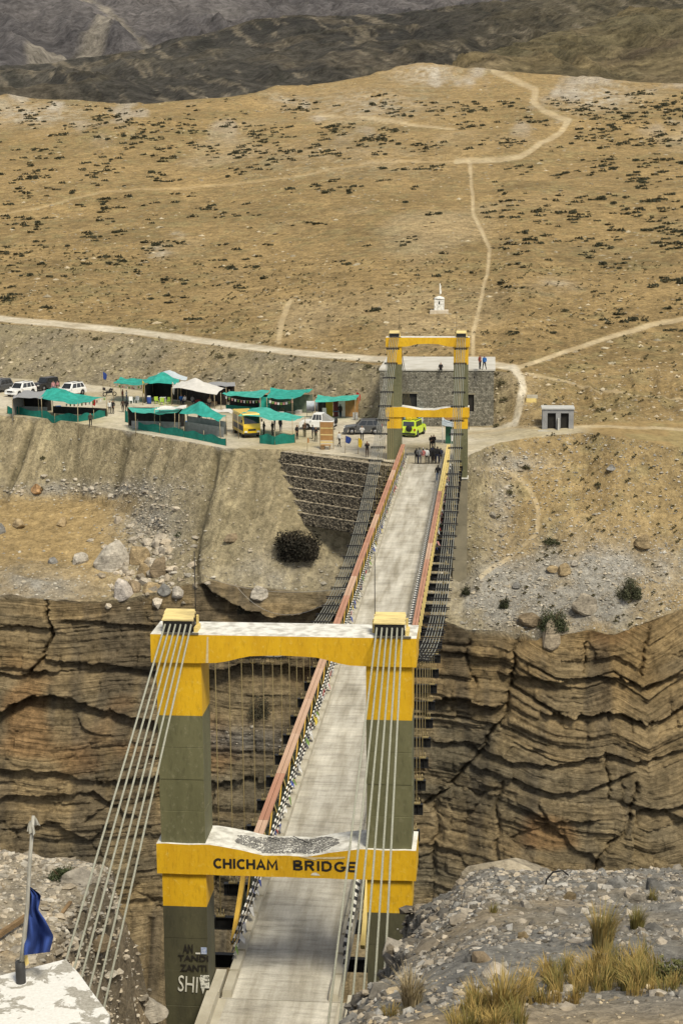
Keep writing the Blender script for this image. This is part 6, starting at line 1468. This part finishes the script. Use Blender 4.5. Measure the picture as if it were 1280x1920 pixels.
def suv(px, py, head, body, label, L_=4.7, W_=1.85, H_=1.78, boxy=False, spare=False, rack=None, name='parked_car', cover=False, glassy=True):
    p = hit(px, py); e = empty(name, p, head, label, 'car', 'cars parked on the terrace'); h2, w2 = L_/2, W_/2; r = .37; belt = 1.02 if not boxy else 1.12
    prof = [(-h2, .45), (-h2+.05, .98 if not boxy else 1.1), (-h2+.1, belt), (h2-1.25, belt), (h2-.25, belt-.12 if not boxy else belt-.04), (h2-.02, .80), (h2, .45)]
    def arch(xc):
        return [(xc+math.cos(t)*(r+.08), .36+math.sin(t)*(r+.08)) for t in [k*math.pi/8 for k in range(9)]]
    low = [(h2, .32)]+[(h2-.10, .28)]+arch(h2-.88)+arch(-h2+.88)+[(-h2+.08, .28), (-h2, .34)]
    MB().prism(prof+low, 'y', -w2, w2).build('body', body, e, .05)
    f0, f1_ = (h2-1.30, h2-1.95) if not boxy else (h2-1.35, h2-1.60)
    b0_, b1 = (-h2+.10, -h2+.55) if not boxy else (-h2+.10, -h2+.20); wi = w2-.05; wt = w2-.22 if not boxy else w2-.10; zt = H_
    if cover: f1_, b0_, b1 = h2-1.7, -h2+1.3, -h2+1.4
    cab = [(f0, -wi, belt-.02), (f0, wi, belt-.02), (b0_, wi, belt-.02), (b0_, -wi, belt-.02), (f1_, -wt, zt), (f1_, wt, zt), (b1, wt, zt), (b1, -wt, zt)]
    MB().add(cab, [(0, 1, 5, 4), (1, 2, 6, 5), (2, 3, 7, 6), (3, 0, 4, 7), (4, 5, 6, 7)]).build('cabin', body, e, .05)
    def win(i, j, k, l_, u0, u1, v0, v1, nm, n_):
        A, B, Cc, D = [Vector(cab[q_]) for q_ in (i, j, k, l_)]; f = lambda u_, v_: A.lerp(B, u_).lerp(D.lerp(Cc, u_), v_)+Vector(n_)*.015
        MB().add([f(u0, v0), f(u1, v0), f(u1, v1), f(u0, v1)], [(0, 1, 2, 3)]).build(nm, M_GLASS, e)
    win(0, 1, 5, 4, .07, .93, .08, .90, 'windscreen', (1, 0, .4)); win(2, 3, 7, 6, .1, .9, .25, .88, 'rear_window', (-1, 0, .2))
    for s_, (i, j, k, l_) in ((1, (1, 2, 6, 5)), (-1, (0, 3, 7, 4))):
        for u0, u1 in ((.10, .38), (.42, .68), (.72, .92)): win(i, j, k, l_, u0, u1, .14, .86, 'side_window', (0, s_, .2))
    for xx in (h2-.88, -h2+.88):
        for s_ in (-1, 1): wheel(e, xx, s_*(w2-.10), r, .24)
    for s_ in (-1, 1):
        MB().cbox((h2-.03, s_*(w2-.30), .80), (.14, .34, .16)).build('headlight', M_LAMP, e); MB().cbox((-h2+.02, s_*(w2-.14), .92), (.10, .16, .26)).build('tail_light', M_RLAMP, e); MB().cbox((f0-.10, s_*(w2+.09), belt+.10), (.10, .2, .14)).build('mirror', body, e)
    MB().cbox((h2+.005, 0, .72), (.06, .9, .22)).build('grille', M_TRIM, e); MB().cbox((h2-.01, 0, .42), (.16, W_-.1, .2)).build('bumper', M_TRIM if boxy else body, e, .03); MB().cbox((-h2+.01, 0, .44), (.16, W_-.1, .2)).build('bumper', M_TRIM, e, .03); MB().cbox((h2+.08, 0, .48), (.02, .5, .12)).build('number_plate', M_PLATE if boxy else M_WPL, e)
    if spare:
        o = MB().lathe([(0, -.12), (.3, -.12), (.36, -.06), (.36, .1), (.3, .13), (0, .13)], 18).build('spare_wheel', M_TRIM, e); o.location = (-h2-.12, -.1, 1.05); o.rotation_euler = (0, math.pi/2, 0)
    if rack:
        for s_ in (-1, 1): MB().bar((f1_-.1, s_*(wt-.08), zt+.06), (b1+.1, s_*(wt-.08), zt+.06), .05, .05).build('roof_rail', M_TRIM, e)
        if rack is not True:
            rr_ = random.Random(5)
            for k in range(6): MB().cbox((b1+.35+.32*k, rr_.uniform(-.35, .35), zt+.22), (.3, rr_.uniform(.35, .7), rr_.uniform(.18, .32))).build('roof_luggage', rack, e, .05)
    if cover: MB().add([(-h2+.15, -w2+.05, belt), (-h2+1.4, -w2+.05, belt), (-h2+1.4, w2-.05, belt), (-h2+.15, w2-.05, belt), (-h2+1.35, -w2+.2, zt-.05), (-h2+1.35, w2-.2, zt-.05)], [(0, 1, 4), (3, 5, 2), (0, 4, 5, 3)]).build('soft_top', M_GWALL, e)
    return e
WHT_P, GRY_P, BLK_P, NEON_P, BLU_P = paint('white_car_paint', (.72, .72, .70)), paint('dark_grey_car_paint', (.075, .078, .08)), paint('black_car_paint', (.02, .02, .022)), paint('lime_car_paint', (.50, .66, .03)), paint('sky_blue_van_paint', (.16, .40, .58))
suv(40, 741, R(-112), WHT_P, 'white car parked second from the left picture edge', rack=True); suv(133, 742, R(-115), WHT_P, 'white car parked at the right end of the row', rack=True)
suv(-1, 735, R(-110), GRY_P, 'dark grey car cut by the left picture edge', rack=True); suv(86, 731, R(-120), BLK_P, 'black open jeep between the two white cars', 3.9, 1.7, 1.75, True)
suv(596, 805, R(172), WHT_P, 'white jeep with grey soft top near the landscape hoarding', 4.1, 1.75, 1.95, True, True, None, 'parked_car', True)
suv(681, 813, R(184), GRY_P, 'dark grey car parked alone near the gabion wall', 4.4, 1.82, 1.68, rack=True)
suv(775, 816, R(76), NEON_P, 'bright lime jeep with luggage on the roof under the far tower', 4.2, 1.78, 1.9, True, True, M_FY)
def van(px, py, head, body, label, L_, W_, H_, name, cat, trim=None, low=None):
    p = hit(px, py); e = empty(name, p, head, label, cat); h2, w2 = L_/2, W_/2
    prof = [(-h2, .40), (-h2, H_-.08), (-h2+.12, H_), (h2-.35, H_), (h2-.12, H_*.62), (h2, H_*.42), (h2, .40)]
    MB().prism(prof, 'y', -w2, w2).build('body', body, e, .06)
    MB().add([(h2-.335, -w2+.12, H_-.22), (h2-.335, w2-.12, H_-.22), (h2-.10, w2-.10, H_*.60), (h2-.10, -w2+.10, H_*.60)], [(0, 1, 2, 3)]).build('windscreen', M_GLASS, e).location.x = .035
    n = max(3, int(L_/1.1))
    for s_ in (-1, 1):
        for k in range(n): xa = -h2+.3+(L_-1.0)*k/n; MB().cbox((xa+.35*(L_-1.0)/n+.1, s_*(w2+.008), H_*.72), ((L_-1.0)/n*.82, .02, H_*.26)).build('side_window', M_GLASS, e)
        MB().cbox((h2+.01, s_*(w2-.28), .72), (.06, .32, .2)).build('headlight', M_LAMP, e)
        if trim: MB().cbox((0, s_*(w2+.006), H_*.40), (L_-.3, .012, H_*.22)).build('side_panel', trim, e)
        for xx in (h2-.9, -h2+1.0): wheel(e, xx, s_*(w2-.14), .42, .26)
        MB().cbox((h2-.1, s_*(w2+.16), H_*.72), (.08, .16, .3)).build('mirror', M_TRIM, e)
    MB().cbox((-h2-.008, 0, H_*.72), (.02, W_-.4, H_*.26)).build('rear_window', M_GLASS, e); MB().cbox((h2+.03, 0, .45), (.14, W_-.05, .22)).build('bumper', low or M_TRIM, e, .03); MB().cbox((h2+.012, 0, .92), (.04, .9, .2)).build('grille', M_TRIM, e)
    return e
YB = paint('yellow_bus_paint', (.62, .42, .02))
van(462, 815, R(-68), YB, 'small yellow bus with a dark blue side among the stalls', 5.6, 2.0, 2.7, 'minibus', 'bus', pm('dark_blue_panel', (.02, .03, .07), (.015, .02, .05), 3, .4)); bpy.data.objects['minibus'].children[0]['label'] = 'yellow bus body'
van(777, 800, R(85), BLU_P, 'sky blue van parked behind the lime jeep', 4.6, 1.9, 2.2, 'parked_van', 'van', WHT_P)
# motorbike
p = hit(206, 743); e = empty('motorbike', p, .5, 'black motorbike parked at the left end of the back row', 'motorbike')
for xx in (-.65, .68):
    o = MB().lathe([(.20, -.05), (.29, -.06), (.31, 0), (.29, .06), (.20, .05)], 16).build('wheel', M_TYRE, e); o.location = (xx, 0, .31); o.rotation_euler = (math.pi/2, 0, 0)
MB().bar((-.5, 0, .55), (.4, 0, .62), .2, .3).build('engine', M_TRIM, e); MB().add([(-.75, -.14, .82), (-.05, -.14, .80), (-.05, .14, .80), (-.75, .14, .82), (-.8, -.1, .92), (-.1, -.1, .84), (-.1, .1, .84), (-.8, .1, .92)], [(3, 2, 1, 0), (4, 5, 6, 7), (0, 1, 5, 4), (1, 2, 6, 5), (2, 3, 7, 6), (3, 0, 4, 7)]).build('seat', M_TRIM, e); MB().tube([(-.05, 0, .78), (.15, 0, .98), (.42, 0, .86)], [.1, .17, .1], 8).build('fuel_tank', M_TRIM, e); MB().tube([(.68, 0, .31), (.42, 0, 1.02), (.40, 0, 1.08)], .035, 6).build('fork', M_STEEL, e); MB().tube([(.36, -.36, 1.1), (.42, 0, 1.06), (.36, .36, 1.1)], .02, 6).build('handlebar', M_STEEL, e); MB().cbox((-.75, 0, 1.05), (.3, .5, .35)).build('luggage', M_CLOTHD, e, .05)
# ================================================================== PEOPLE
def smat(name, c): return pm('cloth_'+name, c, tuple(q*.65 for q in c), 5, .9)
CLO = {k: smat(k, c) for k, c in dict(black=(.014, .014, .015), navy=(.02, .025, .05), grey=(.16, .16, .16), white=(.62, .62, .60), pink=(.38, .13, .12), rust=(.20, .05, .03), blue=(.03, .14, .42), beige=(.42, .36, .26), olive=(.06, .06, .035), denim=(.10, .14, .22), brown=(.07, .045, .03), rose=(.45, .22, .22)).items()}
M_SKIN = pm('skin', (.30, .17, .10), (.24, .13, .08), 4, .6); M_HAIR = pm('black_hair', (.012, .010, .008), (.02, .016, .012), 8, .6); M_SHOE = pm('dark_shoe', (.02, .018, .016), (.03, .027, .022), 6, .6)
BONES = {'pelvis': (0, 0, .93), 'belly': (0, .0, 1.10), 'chest': (0, .01, 1.30), 'neck': (0, .01, 1.47), 'chin': (0, -.015, 1.54), 'head': (0, -.005, 1.63), 'crown': (0, .0, 1.70)}
for s_, n_ in ((-1, 'l'), (1, 'r')):
    BONES.update({'hip'+n_: (s_*.10, 0, .88), 'knee'+n_: (s_*.11, -.02, .49), 'ankle'+n_: (s_*.11, .03, .10), 'toe'+n_: (s_*.13, -.13, .045), 'sh'+n_: (s_*.18, .01, 1.40), 'el'+n_: (s_*.25, .05, 1.13), 'wr'+n_: (s_*.25, -.04, .90), 'hand'+n_: (s_*.24, -.07, .80)})
RAD = dict(pelvis=(.155, .115), belly=(.145, .105), chest=(.165, .115), neck=(.058, .058), chin=(.075, .085), head=(.082, .098), crown=(.06, .07), hip=(.092, .095), knee=(.062, .065), ankle=(.046, .05), toe=(.045, .035), sh=(.072, .075), el=(.050, .05), wr=(.036, .036), hand=(.034, .03))
EDG = [('pelvis', 'belly'), ('belly', 'chest'), ('chest', 'neck'), ('neck', 'chin'), ('chin', 'head'), ('head', 'crown')]
for n_ in 'lr': EDG += [('pelvis', 'hip'+n_), ('hip'+n_, 'knee'+n_), ('knee'+n_, 'ankle'+n_), ('ankle'+n_, 'toe'+n_), ('chest', 'sh'+n_), ('sh'+n_, 'el'+n_), ('el'+n_, 'wr'+n_), ('wr'+n_, 'hand'+n_)]
POSE = {'stand': {}, 'stride': {'kneel': (-.11, -.16, .50), 'anklel': (-.11, -.22, .10), 'toel': (-.12, -.38, .05), 'kneer': (.11, .05, .50), 'ankler': (.11, .26, .13), 'toer': (.12, .13, .05), 'wrl': (-.26, .10, .92), 'handl': (-.26, .13, .83), 'wrr': (.26, -.18, .95), 'handr': (.25, -.24, .88)},
        'camera': {'elr': (.24, -.10, 1.18), 'wrr': (.10, -.28, 1.36), 'handr': (.05, -.33, 1.42), 'ell': (-.24, -.10, 1.18), 'wrl': (-.10, -.28, 1.36), 'handl': (-.05, -.33, 1.42)},
        'armup': {'shr': (.18, .0, 1.43), 'elr': (.38, -.08, 1.50), 'wrr': (.45, -.12, 1.74), 'handr': (.46, -.14, 1.84)}, 'reach': {'ell': (-.38, -.05, 1.48), 'wrl': (-.40, -.10, 1.72), 'handl': (-.40, -.12, 1.82)},
        'folded': {'ell': (-.24, -.06, 1.14), 'wrl': (0, -.19, 1.17), 'handl': (.08, -.18, 1.19), 'elr': (.24, -.06, 1.14), 'wrr': (0, -.17, 1.13), 'handr': (-.08, -.17, 1.15)},
        'pocket': {'ell': (-.30, .06, 1.14), 'wrl': (-.20, -.04, .95), 'handl': (-.17, -.06, .88), 'elr': (.30, .06, 1.14), 'wrr': (.20, -.04, .95), 'handr': (.17, -.06, .88)}}
sit = {}
for k, v in BONES.items():
    sit[k] = (v[0], v[1], v[2]-.46) if v[2] >= .75 or k.startswith(('el', 'wr', 'hand')) else v
for n_, s_ in (('l', -1), ('r', 1)): sit.update({'knee'+n_: (s_*.13, -.42, .46), 'ankle'+n_: (s_*.13, -.40, .09), 'toe'+n_: (s_*.14, -.55, .04), 'wr'+n_: (s_*.16, -.28, .62), 'hand'+n_: (s_*.14, -.38, .58), 'el'+n_: (s_*.25, -.06, .68)})
POSE['sit'] = sit
PEOPLE = []
def person(loc_, face, shirt, legs, label, pose='stand', hgt=1.70, hood=False, group=None, lift=0.0):
    PEOPLE.append((loc_, face, shirt, legs, label, pose, hgt, hood, group, lift))
def deck_pt(px, py): return V(uz(px, py, 0.0))
def face_cam(a=0.0): return R(a)
BG = 'people standing together at the far end of the deck'
for (px, py, sh, lg, lab, po, f, h) in [
    (780.5, 870, 'black', 'black', 'person in black at the left end of the group on the deck', 'folded', 180, 1.68), (786, 870.5, 'grey', 'navy', 'person in a grey checked shirt in the group on the deck', 'pocket', 175, 1.76),
    (793, 870.5, 'pink', 'beige', 'person in a pink top and pale trousers in the group on the deck', 'stand', 185, 1.66), (799.5, 870.5, 'white', 'black', 'person in a white shirt with one arm raised in the group', 'armup', 170, 1.70),
    (806.5, 870, 'black', 'black', 'person in black right of the white shirt in the group', 'folded', 185, 1.74), (813, 870, 'black', 'black', 'person in black in the middle right of the group', 'stand', 175, 1.76),
    (819.5, 870, 'black', 'navy', 'tall person in dark clothes waving an arm at the right of the group', 'armup', 180, 1.86), (825.5, 869.5, 'navy', 'black', 'person in navy at the right end of the group', 'folded', 195, 1.68), (811, 866, 'navy', 'brown', 'person half hidden behind the black clothed group', 'stand', 180, 1.72),
    (808, 845, 'black', 'black', 'left of two people in black standing behind the group', 'folded', 10, 1.72), (812.5, 844.5, 'black', 'black', 'right of two people in black standing behind the group', 'folded', -10, 1.76)]:
    person(deck_pt(px, py), face_cam(f), sh, lg, lab, po, h, False, BG)
person(deck_pt(820.5, 905), R(185), 'black', 'denim', 'hooded person in a black jacket and blue jeans walking on the deck', 'stride', 1.74, True)
RZ = zr_+.22
person(Vector((0.6, BY-.12, RZ)), 0, 'black', 'black', 'person in black sitting on the roof edge of the stone building', 'sit', 1.70, True, 'people on the roof of the stone building', -.46)
person(V(uz(899, 693, RZ)), R(60), 'rust', 'black', 'person in a dark red jacket on the building roof', 'stand', 1.78, False, 'people on the roof of the stone building')
person(V(uz(907.5, 694, RZ)), R(-30), 'blue', 'black', 'person in a bright blue jacket on the building roof', 'stride', 1.74, False, 'people on the roof of the stone building')
TG = 'people on the terrace among the stalls'
for (px, py, sh, lg, lab, po, f) in [(170.5, 800, 'brown', 'black', 'person in brown alone at the edge below the wide teal canopy', 'stand', 10), (206.5, 776, 'white', 'black', 'person in white and black left of the pair on the path', 'stand', 30), (212.5, 776, 'black', 'black', 'person in black carrying a bag on the path between stalls', 'pocket', -20),
    (231, 773, 'brown', 'black', 'person in a brown jacket walking past the middle stalls', 'stride', 200), (238, 774, 'black', 'black', 'person in black beside the one in the brown jacket', 'stand', 170), (231, 753, 'rust', 'black', 'person in dark red standing before the low teal canopy', 'stand', 90), (238, 754, 'white', 'denim', 'person in white before the low teal canopy', 'folded', -90),
    (101, 737, 'rose', 'denim', 'left of two people in pink beside the black jeep', 'stand', 20), (109, 736, 'rose', 'beige', 'right of two people in pink beside the black jeep', 'folded', -30),
    (511, 817, 'black', 'black', 'person in black stooping right of the yellow bus', 'folded', -60), (526, 810, 'black', 'navy', 'person in black standing clear of the yellow bus', 'stand', 150), (515, 808, 'navy', 'black', 'person in navy under the teal canopy beside the bus', 'stand', -90),
    (557, 824, 'black', 'black', 'person in black at the left of the four by the white jeep', 'pocket', 60), (571, 820, 'brown', 'olive', 'person with a big bag beside the white jeep', 'folded', 0), (586, 823, 'navy', 'black', 'person in navy before the door of the white jeep', 'stand', -90), (592, 828, 'black', 'olive', 'person in black beside the plywood stand', 'folded', 40),
    (636, 838, 'white', 'black', 'person in a white shirt walking right of the plywood stand', 'stride', 60), (678.5, 827, 'white', 'black', 'person in white and black before the dark grey car', 'camera', 5), (688, 857, 'black', 'brown', 'person in black taking a picture at the terrace edge', 'camera', 10),
    (638, 783, 'black', 'black', 'person in black at the counter of the shop stall', 'stand', 150), (650, 782, 'brown', 'black', 'person in brown at the shop stall by the red flag', 'folded', 30), (375, 800, 'black', 'beige', 'person under the peaked teal canopy', 'stand', 0), (495, 818, 'black', 'black', 'person in black close to the side of the yellow bus', 'folded', 80)]:
    p = hit(px, py); person(p, R(f), sh, lg, lab, po, random.uniform(1.64, 1.78), False, TG)
for (px, py, sh, lab, f) in [(340, 757, 'blue', 'seated person in blue under the white canopy', 20), (347, 758, 'white', 'seated person in white under the white canopy', -30), (361, 759, 'grey', 'seated person in grey under the right half of the white canopy', 160), (393, 762, 'beige', 'seated person in beige under the dark flat roof', 0)]:
    person(hit(px, py), R(f), sh, 'navy', lab, 'sit', 1.7, False, 'people seated under the white canopy')
tmp = []
for (loc_, face, shirt, legs, label, pose, hgt, hood_, group, lift) in PEOPLE:
    J = dict(BONES); J.update(POSE[pose]); names = list(J); k = hgt/1.74
    me = bpy.data.meshes.new('body'); me.from_pydata([tuple(c*k for c in J[n_]) for n_ in names], [(names.index(a), names.index(b_)) for a, b_ in EDG], []); me.update()
    o = bpy.data.objects.new('person', me); C.objects.link(o); sm = o.modifiers.new('skin', 'SKIN'); ss = o.modifiers.new('sub', 'SUBSURF'); ss.levels = ss.render_levels = 1
    for i, n_ in enumerate(names):
        key = n_ if n_ in RAD else n_[:-1]; r0, r1 = RAD[key]; fat = 1.12 if n_ in ('pelvis', 'belly', 'chest') or key in ('sh', 'el') else 1.0
        sv = me.skin_vertices[0].data[i]; sv.radius = (r0*k*fat, r1*k*fat); sv.use_root = (n_ == 'pelvis')
    tmp.append((o, J, k))
dg = bpy.context.evaluated_depsgraph_get(); baked = [bpy.data.meshes.new_from_object(o.evaluated_get(dg)) for o, _, _ in tmp]
for (o, J, k), me, (loc_, face, shirt, legs, label, pose, hgt, hood_, group, lift) in zip(tmp, baked, PEOPLE):
    old = o.data; bpy.data.objects.remove(o); bpy.data.meshes.remove(old); me.name = 'person'
    for m_ in (CLO[shirt], CLO[legs], M_SKIN, M_HAIR, M_SHOE): me.materials.append(m_)
    n = len(me.polygons); ctr = np.zeros(n*3, np.float32); me.polygons.foreach_get('center', ctr); ctr = ctr.reshape(-1, 3)/k
    seg = [(np.array(J[a]), np.array(J[b_]), a, b_) for a, b_ in EDG]; D_ = []
    for a, b_, _, _ in seg:
        ab = b_-a; t = np.clip(((ctr-a)@ab)/(ab@ab+1e-9), 0, 1); D_.append(np.linalg.norm(ctr-a-t[:, None]*ab, axis=1))
    near_ = np.argmin(np.array(D_), axis=0); mi = np.zeros(n, np.int32); head = np.array(J['head'])
    for q in range(n):
        a, b_ = seg[near_[q]][2], seg[near_[q]][3]
        if b_.startswith(('knee', 'ankle')) or b_.startswith('hip'): mi[q] = 1
        elif b_.startswith('toe'): mi[q] = 4
        elif b_.startswith('hand'): mi[q] = 2
        elif b_ in ('chin', 'head', 'crown'):
            c_ = ctr[q]-head; mi[q] = 3 if (c_[2] > .035 or c_[1] > .015) else 2
            if hood_ and mi[q] == 3: mi[q] = 0
    me.polygons.foreach_set('material_index', mi); me.polygons.foreach_set('use_smooth', np.ones(n, bool)); me.update()
    o = link('person', me); o.location = loc_+Vector((0, 0, lift+.005)); o.rotation_euler = (0, 0, face); tag(o, label, 'person', group)
